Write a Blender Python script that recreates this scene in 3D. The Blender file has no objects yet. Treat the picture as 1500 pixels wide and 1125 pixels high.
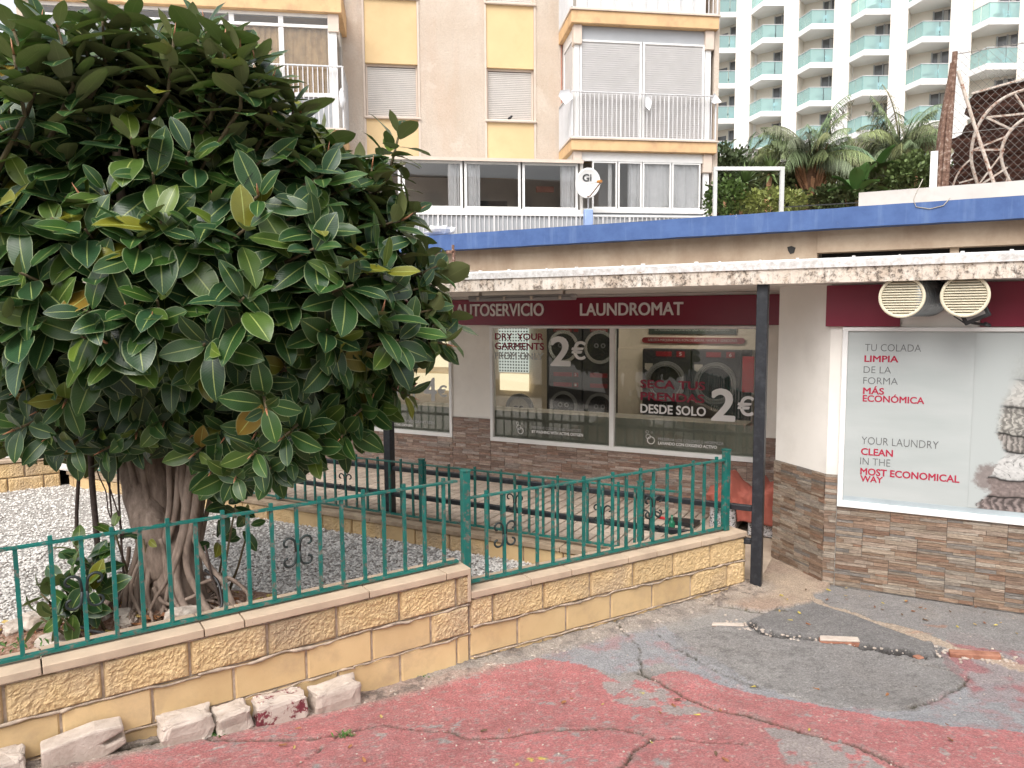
import bpy, math, random
import numpy as np
from mathutils import Vector, Matrix, noise as mnoise

random.seed(7)
rng = np.random.default_rng(7)
SC = bpy.context.scene
COL = SC.collection

# ------------------------------------------------------------------ camera, sky, sun, exposure
F_PX = 1083.0
PITCH = math.radians(5.3); ROLL = math.radians(-0.4); CAM_H = 2.2
_F = np.array([0, math.cos(PITCH), -math.sin(PITCH)]); _U = np.array([0, math.sin(PITCH), math.cos(PITCH)]); _X = np.array([1.0, 0, 0])
_c, _s = math.cos(ROLL), math.sin(ROLL)
RT = _c * _X + _s * _U; UP = -_s * _X + _c * _U
CAM = np.array([0, 0, CAM_H])
cam_data = bpy.data.cameras.new('camera'); cam = bpy.data.objects.new('camera', cam_data); COL.objects.link(cam)
cam_data.sensor_width = 36; cam_data.lens = F_PX / 1500 * 36
cam_data.clip_start = 0.05; cam_data.clip_end = 900
_m = Matrix.Identity(4)
for i in range(3):
    _m[i][0] = RT[i]; _m[i][1] = UP[i]; _m[i][2] = -_F[i]; _m[i][3] = CAM[i]
cam.matrix_world = _m
SC.camera = cam

world = bpy.data.worlds.new('World'); SC.world = world; world.use_nodes = True
_wn = world.node_tree; _bg = _wn.nodes['Background']
_sky = _wn.nodes.new('ShaderNodeTexSky'); _sky.sky_type = 'NISHITA'; _sky.sun_disc = False
SUN_EL = math.radians(52); SUN_AZ = math.radians(-158)      # azimuth measured from +Y towards +X
_sky.sun_elevation = SUN_EL; _sky.sun_rotation = SUN_AZ
_sky.altitude = 0; _sky.air_density = 1.0; _sky.dust_density = 3.5; _sky.ozone_density = 1.0
_hs = _wn.nodes.new('ShaderNodeHueSaturation'); _hs.inputs['Saturation'].default_value = 0.2
_wn.links.new(_sky.outputs[0], _hs.inputs['Color']); _wn.links.new(_hs.outputs[0], _bg.inputs['Color'])
_bg.inputs['Strength'].default_value = 0.15
sun_d = bpy.data.lights.new('sun', 'SUN'); sun_o = bpy.data.objects.new('sun', sun_d); COL.objects.link(sun_o)
sun_d.energy = 0.8; sun_d.angle = math.radians(40); sun_d.color = (1.0, 0.95, 0.88)
_sd = Vector((math.sin(SUN_AZ) * math.cos(SUN_EL), math.cos(SUN_AZ) * math.cos(SUN_EL), math.sin(SUN_EL)))
sun_o.rotation_euler = (-_sd).to_track_quat('-Z', 'Y').to_euler()
sun_o.location = (0, -10, 30)
SC.view_settings.view_transform = 'Standard'; SC.view_settings.look = 'None'
SC.view_settings.exposure = 1.15; SC.view_settings.gamma = 1; SC.view_settings.use_curve_mapping = False

# ------------------------------------------------------------------ survey: rays of the site measured from the standpoint
def ray(x, y): return _F + (x - 750) / F_PX * RT - (y - 562.5) / F_PX * UP
def onz(x, y, z=0.0):
    d = ray(x, y); return CAM + d * (z - CAM_H) / d[2]
def onp(x, y, P, n):
    d = ray(x, y); n = np.array(n, float); return CAM + d * np.dot(np.array(P) - CAM, n) / np.dot(d, n)
def proj(P):
    P = np.asarray(P, float) - CAM; D = P @ _F
    return 750 + F_PX * (P @ RT) / D, 562.5 - F_PX * (P @ UP) / D, D

TH = math.radians(28)
UU = np.array([math.cos(TH), -math.sin(TH), 0]); VV = np.array([math.sin(TH), math.cos(TH), 0]); ZZ = np.array([0, 0, 1.0])
ORG = onz(1205, 853)
def W(u, v, z): return ORG + u * UU + v * VV + z * ZZ
def L(P):
    q = np.asarray(P) - ORG; return np.array([q @ UU, q @ VV, q[2]])
def onv(x, y, v): return L(onp(x, y, ORG + v * VV, VV))

# ------------------------------------------------------------------ mesh builder
class Frame:
    """local axes -> world"""
    def __init__(s, o, a, b, c=(0, 0, 1)):
        s.o = np.array(o, float); s.a = np.array(a, float); s.b = np.array(b, float); s.c = np.array(c, float)
    def __call__(s, x, y, z): return s.o + x * s.a + y * s.b + z * s.c
WORLD = Frame((0, 0, 0), (1, 0, 0), (0, 1, 0))
LF = Frame(ORG, UU, VV)

class MB:
    def __init__(s): s.v = []; s.f = []; s.c = []; s.cur = None; s.uv = None
    def quad(s, a, b, c, d):
        i = len(s.v); s.v += [tuple(a), tuple(b), tuple(c), tuple(d)]; s.f.append((i, i+1, i+2, i+3)); s.c.append(s.cur)
    def poly(s, pts):
        i = len(s.v); s.v += [tuple(p) for p in pts]; s.f.append(tuple(range(i, i+len(pts)))); s.c.append(s.cur)
    def hexa(s, p):   # 8 corner points: bottom 4 then top 4
        i = len(s.v); s.v += [tuple(q) for q in p]
        for f in ((0,3,2,1),(4,5,6,7),(0,1,5,4),(1,2,6,5),(2,3,7,6),(3,0,4,7)):
            s.f.append(tuple(i+k for k in f)); s.c.append(s.cur)
    def box(s, x0, x1, y0, y1, z0, z1, fr=WORLD):
        s.hexa([fr(x0,y0,z0), fr(x1,y0,z0), fr(x1,y1,z0), fr(x0,y1,z0), fr(x0,y0,z1), fr(x1,y0,z1), fr(x1,y1,z1), fr(x0,y1,z1)])
        return s
    def beam(s, p, q, w, h=None, up=(0, 0, 1)):
        p = np.array(p, float); q = np.array(q, float); h = h or w
        d = q - p; d /= np.linalg.norm(d); up = np.array(up, float)
        if abs(d @ up) > .98: up = np.array([1.0, 0, 0])
        a = np.cross(d, up); a /= np.linalg.norm(a); b = np.cross(a, d)
        a *= w/2; b *= h/2
        s.hexa([p-a-b, p+a-b, q+a-b, q-a-b, p-a+b, p+a+b, q+a+b, q-a+b]); return s
    def prism(s, pts, z0, z1, fr=WORLD):
        n = len(pts); i = len(s.v)
        s.v += [tuple(fr(x, y, z0)) for x, y in pts] + [tuple(fr(x, y, z1)) for x, y in pts]
        s.f.append(tuple(range(i, i+n))[::-1]); s.f.append(tuple(range(i+n, i+2*n))); s.c += [s.cur, s.cur]
        for k in range(n):
            m = (k+1) % n; s.f.append((i+k, i+m, i+n+m, i+n+k)); s.c.append(s.cur)
        return s
    def tube(s, pts, rad, n=8, cap=True):
        pts = [np.array(p, float) for p in pts]; i0 = len(s.v)
        if not hasattr(rad, '__len__'): rad = [rad]*len(pts)
        ref = None
        for k, p in enumerate(pts):
            t = pts[min(k+1, len(pts)-1)] - pts[max(k-1, 0)]; t /= (np.linalg.norm(t)+1e-9)
            if ref is None:
                ref = np.array([0, 0, 1.0]) if abs(t[2]) < .9 else np.array([1.0, 0, 0])
            a = np.cross(t, ref); a /= (np.linalg.norm(a)+1e-9); b = np.cross(t, a); ref = -b if False else np.cross(a, t)
            for j in range(n):
                an = 2*math.pi*j/n; s.v.append(tuple(p + rad[k]*(math.cos(an)*a + math.sin(an)*b)))
        for k in range(len(pts)-1):
            for j in range(n):
                m = (j+1) % n; s.f.append((i0+k*n+j, i0+k*n+m, i0+(k+1)*n+m, i0+(k+1)*n+j)); s.c.append(s.cur)
        if cap:
            s.f.append(tuple(i0+j for j in range(n))[::-1]); s.f.append(tuple(i0+(len(pts)-1)*n+j for j in range(n))); s.c += [s.cur]*2
        return s
    def grid(s, fn, nu, nv, close_u=False):
        i0 = len(s.v)
        for j in range(nv+1):
            for i in range(nu+1): s.v.append(tuple(fn(i/nu, j/nv)))
        for j in range(nv):
            for i in range(nu):
                a = i0+j*(nu+1)+i; s.f.append((a, a+1, a+nu+2, a+nu+1)); s.c.append(s.cur)
        return s
    def ring(s, c, ax, r0, r1, depth, n=28, xdir=None):
        """annulus of given depth along ax, centred at c"""
        c = np.array(c, float); ax = np.array(ax, float); ax /= np.linalg.norm(ax)
        a = np.cross(ax, (0, 0, 1.0)); a /= np.linalg.norm(a); b = np.cross(a, ax)
        i0 = len(s.v)
        for j in range(n):
            t = 2*math.pi*j/n; e = math.cos(t)*a + math.sin(t)*b
            for r, d in ((r0, 0), (r1, 0), (r1, depth), (r0, depth)): s.v.append(tuple(c + e*r + ax*d))
        for j in range(n):
            m = (j+1) % n
            for k in range(4):
                l = (k+1) % 4; s.f.append((i0+j*4+k, i0+j*4+l, i0+m*4+l, i0+m*4+k)); s.c.append(s.cur)
        return s
    def mesh(s, name, off=(0, 0, 0), smooth=False):
        me = bpy.data.meshes.new(name)
        v = np.array(s.v, dtype=float).reshape(-1, 3) - np.array(off)
        me.from_pydata(v.tolist(), [], s.f); 
        if any(c is not None for c in s.c):
            at = me.attributes.new('tint', 'FLOAT_COLOR', 'CORNER'); buf = []
            for f, c in zip(s.f, s.c):
                c = c if c is not None else (.5, .5, .5)
                buf += list((c[0], c[1], c[2], 1.0))*len(f)
            at.data.foreach_set('color', buf)
        if smooth: me.polygons.foreach_set('use_smooth', [True]*len(me.polygons))
        me.update(); return me

def bevel(o, w=.005, seg=1, ang=40):
    m = o.modifiers.new('bevel', 'BEVEL'); m.width = w; m.segments = seg; m.limit_method = 'ANGLE'; m.angle_limit = math.radians(ang)
    return o

def wpos(o):
    p = np.zeros(3)
    while o is not None: p += np.array(o.location); o = o.parent
    return p

def thing(name, label, cat, loc=(0, 0, 0), group=None):
    o = bpy.data.objects.new(name, None); COL.objects.link(o); o.location = tuple(loc); o.empty_display_size = .1
    o['label'] = label; o['category'] = cat
    if group: o['group'] = group
    return o

def part(name, mb, m, parent, smooth=False, label=None, stuff=False):
    off = wpos(parent)
    o = bpy.data.objects.new(name, mb.mesh(name, off, smooth)); COL.objects.link(o); o.parent = parent
    if m: o.data.materials.append(m)
    if label: o['label'] = label
    if stuff: o['kind'] = 'stuff'
    return o

def single(name, mb, m, label, cat, group=None, smooth=False):
    v = np.array(mb.v); c = (v.min(0)+v.max(0))/2; c[2] = v.min(0)[2]
    o = bpy.data.objects.new(name, mb.mesh(name, c, smooth)); COL.objects.link(o); o.location = tuple(c)
    o.data.materials.append(m); o['label'] = label; o['category'] = cat
    if group: o['group'] = group
    return o

def struct(name, mb, m, smooth=False):
    o = bpy.data.objects.new(name, mb.mesh(name, (0,0,0), smooth)); COL.objects.link(o); o.data.materials.append(m); o['kind'] = 'structure'
    return o

def inst(name, me, parent, o_w, ax, ay, az, label=None):
    """object with shared mesh at world origin o_w with axes ax, ay, az (parents carry translation only)"""
    o = bpy.data.objects.new(name, me); COL.objects.link(o)
    if parent is not None: o.parent = parent; off = wpos(parent)
    else: off = np.zeros(3)
    m = Matrix.Identity(4)
    for i in range(3):
        m[i][0] = ax[i]; m[i][1] = ay[i]; m[i][2] = az[i]; m[i][3] = o_w[i]-off[i]
    o.matrix_local = m
    if label: o['label'] = label
    return o

def copy_tree(o, parent=None):
    c = o.copy(); COL.objects.link(c)
    if parent is not None: c.parent = parent
    for ch in list(o.children): copy_tree(ch, c)
    return c

# ------------------------------------------------------------------ materials
def lin(c): return tuple(((x/255)/12.92 if x/255 <= .04045 else (((x/255)+.055)/1.055)**2.4) for x in c)

class NT:
    def __init__(s, name):
        s.m = bpy.data.materials.new(name); s.m.use_nodes = True; s.t = s.m.node_tree; s.b = s.t.nodes['Principled BSDF']; s.pos = None
    def n(s, typ, **k):
        x = s.t.nodes.new(typ)
        for a, b in k.items(): setattr(x, a, b)
        return x
    def l(s, a, b): s.t.links.new(a, b)
    def p(s):
        if s.pos is None: s.pos = s.n('ShaderNodeNewGeometry').outputs['Position']
        return s.pos
    def wall(s, sx=1, sy=1, sz=1, th=None):
        """position turned into wall axes and scaled"""
        mp = s.n('ShaderNodeMapping', vector_type='POINT'); mp.inputs['Rotation'].default_value = (0, 0, TH if th is None else th)
        s.l(s.p(), mp.inputs['Vector']); m2 = s.n('ShaderNodeMapping'); m2.inputs['Scale'].default_value = (sx, sy, sz)
        s.l(mp.outputs[0], m2.inputs['Vector']); return m2.outputs[0]
    def noise(s, scale, detail=4, rough=.55, vec=None, dist=0):
        x = s.n('ShaderNodeTexNoise'); x.inputs['Scale'].default_value = scale; x.inputs['Detail'].default_value = detail
        x.inputs['Roughness'].default_value = rough; x.inputs['Distortion'].default_value = dist
        s.l(vec if vec is not None else s.p(), x.inputs['Vector']); return x.outputs[0]
    def ramp(s, v, stops):
        r = s.n('ShaderNodeValToRGB'); e = r.color_ramp.elements
        e[0].position = stops[0][0]; e[0].color = (*stops[0][1], 1); e[1].position = stops[1][0]; e[1].color = (*stops[1][1], 1)
        for p_, c_ in stops[2:]: q = e.new(p_); q.color = (*c_, 1)
        s.l(v, r.inputs[0]); return r.outputs[0]
    def thr(s, v, lo, hi): 
        r = s.n('ShaderNodeMapRange', clamp=True); r.inputs[1].default_value = lo; r.inputs[2].default_value = hi; s.l(v, r.inputs[0]); return r.outputs[0]
    def mix(s, f, a, b, typ='MIX'):
        x = s.n('ShaderNodeMix', data_type='RGBA', blend_type=typ)
        for sock, val in ((x.inputs[0], f), (x.inputs[6], a), (x.inputs[7], b)):
            if hasattr(val, 'links') or hasattr(val, 'is_linked'): s.l(val, sock)
            elif isinstance(val, (int, float)): sock.default_value = val
            else: sock.default_value = (*val[:3], 1)
        return x.outputs[2]
    def math(s, op, a, b=0.0):
        x = s.n('ShaderNodeMath', operation=op)
        for sock, val in ((x.inputs[0], a), (x.inputs[1], b)):
            if isinstance(val, (int, float)): sock.default_value = val
            else: s.l(val, sock)
        return x.outputs[0]
    def attr(s, name='tint'):
        return s.n('ShaderNodeVertexColor', layer_name=name).outputs[0]
    def out(s, col=None, rough=.7, bump=None, bs=.3, bd=.01, metal=0, spec=.5):
        if col is not None:
            if hasattr(col, 'is_linked'): s.l(col, s.b.inputs['Base Color'])
            else: s.b.inputs['Base Color'].default_value = (*col, 1)
        if isinstance(rough, (int, float)): s.b.inputs['Roughness'].default_value = rough
        else: s.l(rough, s.b.inputs['Roughness'])
        s.b.inputs['Metallic'].default_value = metal; s.b.inputs['Specular IOR Level'].default_value = spec
        if bump is not None:
            x = s.n('ShaderNodeBump'); x.inputs['Strength'].default_value = bs; x.inputs['Distance'].default_value = bd
            s.l(bump, x.inputs['Height']); s.l(x.outputs[0], s.b.inputs['Normal'])
        return s.m

def simple(name, c, rough=.6, var=.12, scale=6, metal=0, bs=.15, bscale=60, bd=.004, spec=.5, dirt=None, dirt_amt=.4, dscale=3):
    t = NT(name); c = np.array(c)
    n = t.noise(scale, 5); lo = tuple(np.clip(c*(1-var), 0, 1)); hi = tuple(np.clip(c*(1+var), 0, 1))
    col = t.ramp(n, [(.3, lo), (.7, hi)])
    if dirt is not None:
        d = t.thr(t.noise(dscale, 8, .65), .5, .72); d = t.math('MULTIPLY', d, dirt_amt); col = t.mix(d, col, dirt)
    return t.out(col, rough, t.noise(bscale, 4), bs, bd, metal, spec)

MAT = {}
def build_materials():
    M = MAT
    M['white_wall'] = simple('white_wall', (.77,.73,.67), .8, .05, 2, bs=.25, bscale=90, bd=.003, dirt=(.42,.37,.31), dirt_amt=.25, dscale=1.6)
    M['white_frame'] = simple('white_frame', (.76,.75,.73), .45, .04, 8, bs=.03)
    M['soffit'] = simple('soffit', (.66,.62,.57), .85, .08, 2, dirt=(.3,.26,.22), dirt_amt=.4)
    M['maroon'] = simple('maroon', (.185,.008,.028), .32, .06, 1.5, bs=.02)
    M['sign_letter'] = simple('sign_letter', (.68,.64,.62), .5, .03)
    M['letter_white'] = simple('letter_white', (.75,.74,.72), .5, .02)
    M['letter_red'] = simple('letter_red', (.22,.01,.03), .5, .02)
    M['letter_bright_red'] = simple('letter_bright_red', (.38,.012,.045), .5, .02)
    M['letter_dark'] = simple('letter_dark', (.12,.12,.12), .5, .02)
    M['letter_grey'] = simple('letter_grey', (.42,.42,.41), .5, .02)
    M['black_metal'] = simple('black_metal', (.012,.014,.018), .45, .3, 30, bs=.3, bscale=25, bd=.002, dirt=(.09,.09,.1), dirt_amt=.35, dscale=14)
    # green fence paint, chipped to rusty brown
    t = NT('green_paint'); n = t.noise(26, 6, .7); chip = t.thr(n, .54, .60)
    base = t.ramp(t.noise(9, 3), [(.3, (.003,.095,.078)), (.7, (.005,.145,.12))])
    rust = t.ramp(t.noise(60, 3), [(.3, (.09,.05,.035)), (.7, (.22,.17,.14))])
    M['green_paint'] = t.out(t.mix(t.math('MULTIPLY', chip, .75), base, rust), t.thr(chip, -1, 1.4), n, .25, .003)
    M['black_scroll'] = simple('black_scroll', (.010,.016,.015), .5, .4, 40, dirt=(.01,.06,.05), dirt_amt=.3, dscale=30)
    # coping stone
    t = NT('coping_stone'); n = t.noise(5, 6); sp = t.thr(t.noise(70, 3, .6), .68, .74)
    col = t.ramp(n, [(.3, (.40,.30,.215)), (.72, (.55,.42,.30))]); col = t.mix(t.math('MULTIPLY', sp, .5), col, (.14,.11,.09))
    d = t.thr(t.noise(2.2, 7, .65), .52, .75); col = t.mix(t.math('MULTIPLY', d, .45), col, (.25,.19,.15))
    M['coping'] = t.out(col, .8, t.noise(120, 3), .3, .002)
    t = NT('coping_old'); col = t.ramp(t.noise(6, 7, .65), [(.3, (.20,.14,.09)), (.7, (.42,.32,.22))]); M['coping_old'] = t.out(col, .9, t.noise(90, 4), .4, .003)
    # split-face block and smooth block, mortar
    t = NT('rough_block'); big = t.noise(16, 6, .6); n = t.noise(1.4, 6, .6); fine = t.noise(95, 6, .75)
    rnd = t.n('ShaderNodeObjectInfo').outputs['Random']
    col = t.ramp(big, [(.28, (.52,.36,.18)), (.7, (.66,.48,.26))]); col = t.mix(t.thr(rnd, 0, 1), col, (.52,.36,.2)) if False else col
    dirt = t.math('MULTIPLY', t.thr(n, .5, .66), .55); col = t.mix(dirt, col, (.34,.26,.20))
    hs = t.n('ShaderNodeHueSaturation'); t.l(t.math('ADD', t.math('MULTIPLY', rnd, .22), .88), hs.inputs['Value']); t.l(col, hs.inputs['Color'])
    M['rough_block'] = t.out(hs.outputs[0], .92, t.math('ADD', fine, t.math('MULTIPLY', t.noise(42, 6, .8), .8)), 1.0, .007)
    t = NT('smooth_block'); n = t.noise(3, 6, .6); rnd = t.n('ShaderNodeObjectInfo').outputs['Random']
    col = t.ramp(n, [(.3, (.54,.37,.185)), (.7, (.65,.47,.25))]); col = t.mix(t.math('MULTIPLY', t.thr(t.noise(2.3, 7, .7), .52, .68), .4), col, (.27,.19,.13))
    hs = t.n('ShaderNodeHueSaturation'); t.l(t.math('ADD', t.math('MULTIPLY', rnd, .2), .9), hs.inputs['Value']); t.l(col, hs.inputs['Color'])
    M['smooth_block'] = t.out(hs.outputs[0], .88, t.noise(140, 3), .35, .002)
    M['mortar'] = simple('mortar', (.38,.30,.23), .95, .35, 18, bs=.9, bscale=45, bd=.01)
    M['mortar_dark'] = simple('mortar_dark', (.07,.045,.035), .95, .5, 30, bs=.6, bscale=60)
    # stone-look cladding: strip colour from attribute
    t = NT('stone_cladding'); g = t.noise(1, 6, .65, t.wall(14, 14, 110)); g2 = t.noise(1, 5, .6, t.wall(50, 50, 90))
    col = t.mix(1.0, t.attr(), t.ramp(g, [(.28, (.5,.46,.42)), (.72, (1.25,1.22,1.2))]), 'MULTIPLY')
    col = t.mix(.6, col, t.ramp(g2, [(.3, (.6,.58,.55)), (.7, (1.2,1.2,1.2))]), 'MULTIPLY')
    M['cladding'] = t.out(col, .55, t.math('ADD', g, g2), .7, .006)
    # apartment render
    t = NT('apartment_render'); n = t.noise(.55, 7, .62); n2 = t.noise(28, 5, .7); st = t.noise(1, 5, .6, t.wall(1.2, 1.2, .22))
    col = t.ramp(n, [(.3, (.50,.40,.31)), (.52, (.56,.47,.385)), (.72, (.62,.55,.47))])
    col = t.mix(t.math('MULTIPLY', t.thr(st, .5, .7), .35), col, (.50,.31,.20))
    col = t.mix(t.math('MULTIPLY', t.thr(t.noise(1, 6, .7, t.wall(2.6, 2.6, .12)), .54, .70), .4), col, (.42,.36,.31)); col = t.mix(t.math('MULTIPLY', t.thr(t.noise(.9, 5, .6), .60, .62), .3), col, (.66,.58,.50))
    col = t.mix(.35, col, t.ramp(n2, [(.3, (.75,.73,.72)), (.7, (1.15,1.15,1.15))]), 'MULTIPLY')
    M['apt_render'] = t.out(col, .92, n2, .8, .02)
    M['yellow_panel'] = simple('yellow_panel', (.66,.48,.26), .85, .06, 1.2, bs=.3, bscale=70, dirt=(.5,.33,.17), dirt_amt=.3, dscale=1.5)
    M['slab_yellow'] = simple('slab_yellow', (.64,.42,.22), .85, .1, 2, dirt=(.35,.19,.12), dirt_amt=.5, dscale=3)
    M['cream_trim'] = simple('cream_trim', (.6,.5,.42), .85, .08, 4)
    M['shutter'] = simple('shutter', (.70,.66,.62), .55, .04, 4, bs=.05)
    M['shutter_grey'] = simple('shutter_grey', (.62,.60,.59), .5, .04, 4, bs=.05)
    M['alu'] = simple('alu', (.58,.57,.57), .4, .05, 5, bs=.03)
    M['grey_panel'] = simple('grey_panel', (.36,.37,.385), .5, .06, 3, bs=.05)
    M['curtain_tan'] = simple('curtain_tan', (.55,.38,.20), .9, .2, 5)
    M['curtain_white'] = simple('curtain_white', (.75,.75,.75), .9, .06, 5)
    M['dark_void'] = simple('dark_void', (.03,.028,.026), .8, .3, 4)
    M['room'] = simple('room', (.50,.46,.41), .9, .1, 2)
    M['lamp_panel'] = None; M['laundry_wall'] = simple('laundry_wall', (.66,.58,.49), .85, .04, 2)
    M['laundry_floor'] = simple('laundry_floor', (.4,.37,.33), .35, .08, 3)
    M['machine'] = simple('machine', (.035,.035,.04), .4, .15, 8, bs=.03)
    M['machine_grey'] = simple('machine_grey', (.16,.16,.165), .45, .1, 8, bs=.03)
    M['chrome'] = simple('chrome', (.5,.5,.52), .22, .05, 8, metal=1, bs=.02)
    M['drum'] = simple('drum', (.02,.02,.022), .25, .2, 8)
    M['red_label'] = simple('red_label', (.20,.012,.02), .5, .1, 20)
    M['red_bright'] = simple('red_bright', (.5,.015,.02), .5, .1, 10)
    M['cream_counter'] = simple('cream_counter', (.36,.33,.29), .6, .06, 4)
    # blue roof band
    t = NT('blue_paint'); st = t.noise(1, 6, .65, t.wall(9, 9, .8)); n = t.noise(5, 6, .7)
    col = t.ramp(n, [(.3, (.040,.085,.23)), (.7, (.07,.135,.32))]); col = t.mix(t.math('MULTIPLY', t.thr(st, .52, .72), .45), col, (.17,.25,.42))
    col = t.mix(t.thr(t.noise(14, 5, .75), .70, .74), col, (.35,.33,.30)); M['blue_paint'] = t.out(col, .7, n, .2, .004)
    t = NT('upper_beige'); st = t.noise(1, 6, .65, t.wall(3, 3, .6)); n = t.noise(3, 7, .65)
    col = t.ramp(n, [(.3, (.36,.26,.18)), (.7, (.52,.41,.30))]); col = t.mix(t.math('MULTIPLY', t.thr(st, .5, .7), .4), col, (.25,.16,.10))
    M['upper_beige'] = t.out(col, .9, t.noise(60, 4), .3, .004)
    # canopy fascia concrete with lichen stains and runs
    t = NT('canopy_face'); st = t.noise(1, 8, .72, t.wall(11, 11, 5)); n = t.noise(30, 6, .75); runs = t.noise(1, 4, .6, t.wall(30, 30, 1.5))
    col = t.ramp(t.noise(4, 4), [(.3, (.60,.51,.42)), (.7, (.72,.66,.59))])
    col = t.mix(t.math('MULTIPLY', t.thr(st, .47, .57), .5), col, (.40,.29,.20))
    col = t.mix(t.math('MULTIPLY', t.math('MULTIPLY', t.thr(n, .47, .57), t.thr(st, .42, .56)), .9), col, (.07,.055,.045))
    col = t.mix(t.math('MULTIPLY', t.thr(runs, .58, .7), .35), col, (.2,.13,.09))
    M['canopy_face'] = t.out(col, .92, n, .6, .01)
    t = NT('canopy_lip'); n = t.noise(22, 6, .7); col = t.ramp(n, [(.35, (.52,.49,.46)), (.6, (.78,.77,.76))]); col = t.mix(t.thr(t.noise(1,6,.7,t.wall(12,12,50)), .62, .66), col, (.4,.3,.22))
    M['canopy_lip'] = t.out(col, .7, n, .3, .006)
    # hotel
    M['hotel_white'] = simple('hotel_white', (.80,.78,.76), .8, .015, .1, bs=.02)
    M['hotel_cream'] = simple('hotel_cream', (.72,.66,.58), .85, .03, .3)
    M['hotel_window'] = simple('hotel_window', (.10,.10,.10), .15, .3, .6)
    M['hotel_curtain'] = simple('hotel_curtain', (.38,.36,.34), .8, .1, 2)
    t = NT('teal_glass'); t.b.inputs['Base Color'].default_value = (.50,.66,.65,1); t.b.inputs['Roughness'].default_value = .08
    tr = t.n('ShaderNodeBsdfTransparent'); tr.inputs[0].default_value = (.70,.88,.87,1); mx = t.n('ShaderNodeMixShader'); mx.inputs[0].default_value = .34
    t.l(tr.outputs[0], mx.inputs[1]); t.l(t.b.outputs[0], mx.inputs[2]); t.l(mx.outputs[0], t.t.nodes['Material Output'].inputs[0]); M['teal_glass'] = t.m
    M['chair_plastic'] = simple('chair_plastic', (.42,.58,.66), .5, .05, 3)
    M['chair_dark'] = simple('chair_dark', (.05,.055,.06), .5, .05, 3)
    # window glass: transmits, mirrors by angle
    def glass(name, tint, refl, rough=.02, fk=1.3):
        t = NT(name); g = t.n('ShaderNodeBsdfGlossy'); g.inputs['Color'].default_value = (1, 1, 1, 1); g.inputs['Roughness'].default_value = rough
        tr = t.n('ShaderNodeBsdfTransparent'); tr.inputs[0].default_value = (*tint, 1); mx = t.n('ShaderNodeMixShader')
        fr = t.n('ShaderNodeFresnel'); fr.inputs[0].default_value = 1.5
        t.l(t.math('ADD', t.math('MULTIPLY', fr.outputs[0], fk), refl), mx.inputs[0])
        t.l(tr.outputs[0], mx.inputs[1]); t.l(g.outputs[0], mx.inputs[2]); t.l(mx.outputs[0], t.t.nodes['Material Output'].inputs[0]); return t.m
    M['shop_glass'] = glass('shop_glass', (.80,.80,.76), .015); M['window_glass'] = glass('window_glass', (.92,.92,.92), 0.0, .02, .75)
    t = NT('frosted_film'); n = t.noise(1, 3, .5, t.wall(6, 6, .4)); col = t.ramp(n, [(.35, (.42,.43,.41)), (.65, (.52,.53,.51))]); M['frosted_film'] = t.out(col, .3, None)
    t = NT('poster_film'); n = t.noise(1, 4, .5, t.wall(1.2, 1.2, 6)); col = t.ramp(n, [(.35, (.39,.42,.41)), (.65, (.44,.465,.455))]); M['poster_film'] = t.out(col, .25, None, spec=.6)
    t = NT('printed_picture'); M['print'] = t.out(t.attr(), .3, None, spec=.6)
    t = NT('backlit_film'); t.b.inputs['Base Color'].default_value = (.6,.58,.5,1); t.b.inputs['Emission Color'].default_value = (1,.86,.62,1); t.b.inputs['Emission Strength'].default_value = .75; M['backlit'] = t.m  # the film itself emits, standing in for brightness at the back of the room
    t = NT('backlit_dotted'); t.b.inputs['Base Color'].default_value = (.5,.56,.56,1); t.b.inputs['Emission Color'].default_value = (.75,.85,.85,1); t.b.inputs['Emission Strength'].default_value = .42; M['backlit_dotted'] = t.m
    t = NT('lamp_panel'); t.b.inputs['Emission Color'].default_value = (1,.93,.84,1); t.b.inputs['Emission Strength'].default_value = 10.0; M['lamp_panel'] = t.m
    M['film_dot'] = simple('film_dot', (.02,.025,.03), .6, .1)
    # ground paint from attribute, broken up by fine noise
    t = NT('road_surface'); a = t.attr(); f1 = t.noise(85, 4, .8); f2 = t.noise(24, 6, .75); f3 = t.noise(7, 5, .6)
    col = t.mix(.75, a, t.ramp(f1, [(.34, (.52,.51,.50)), (.50, (1.08,1.08,1.08)), (.66, (1.6,1.6,1.6))]), 'MULTIPLY')
    col = t.mix(.5, col, t.ramp(f2, [(.3, (.72,.72,.72)), (.7, (1.35,1.35,1.35))]), 'MULTIPLY')
    col = t.mix(.6, col, t.ramp(f3, [(.3, (.8,.8,.8)), (.7, (1.15,1.15,1.15))]), 'MULTIPLY')
    spk = t.thr(t.noise(70, 2, .5), .66, .69); col = t.mix(t.math('MULTIPLY', spk, .6), col, (.50,.46,.41)); spd = t.thr(t.noise(58, 3, .6), .66, .70); col = t.mix(t.math('MULTIPLY', spd, .55), col, (.07,.06,.055))
    M['road'] = t.out(col, .9, t.math('ADD', f1, f2), 1.0, .016)
    t = NT('far_ground'); M['far_ground'] = t.out(t.ramp(t.noise(3, 6), [(.3, (.18,.165,.15)), (.7, (.27,.25,.23))]), .95, t.noise(50, 4), .3, .01)
    t = NT('paver'); n = t.noise(30, 5, .7); M['paver'] = t.out(t.mix(.6, t.attr(), t.ramp(n, [(.3, (.7,.7,.7)), (.7, (1.25,1.25,1.25))]), 'MULTIPLY'), .85, n, .4, .004)
    M['bright_paving'] = simple('bright_paving', (.68,.62,.56), .85, .08, 3)
    M['paver_joint'] = simple('paver_joint', (.10,.075,.06), .95, .2, 9)
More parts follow.
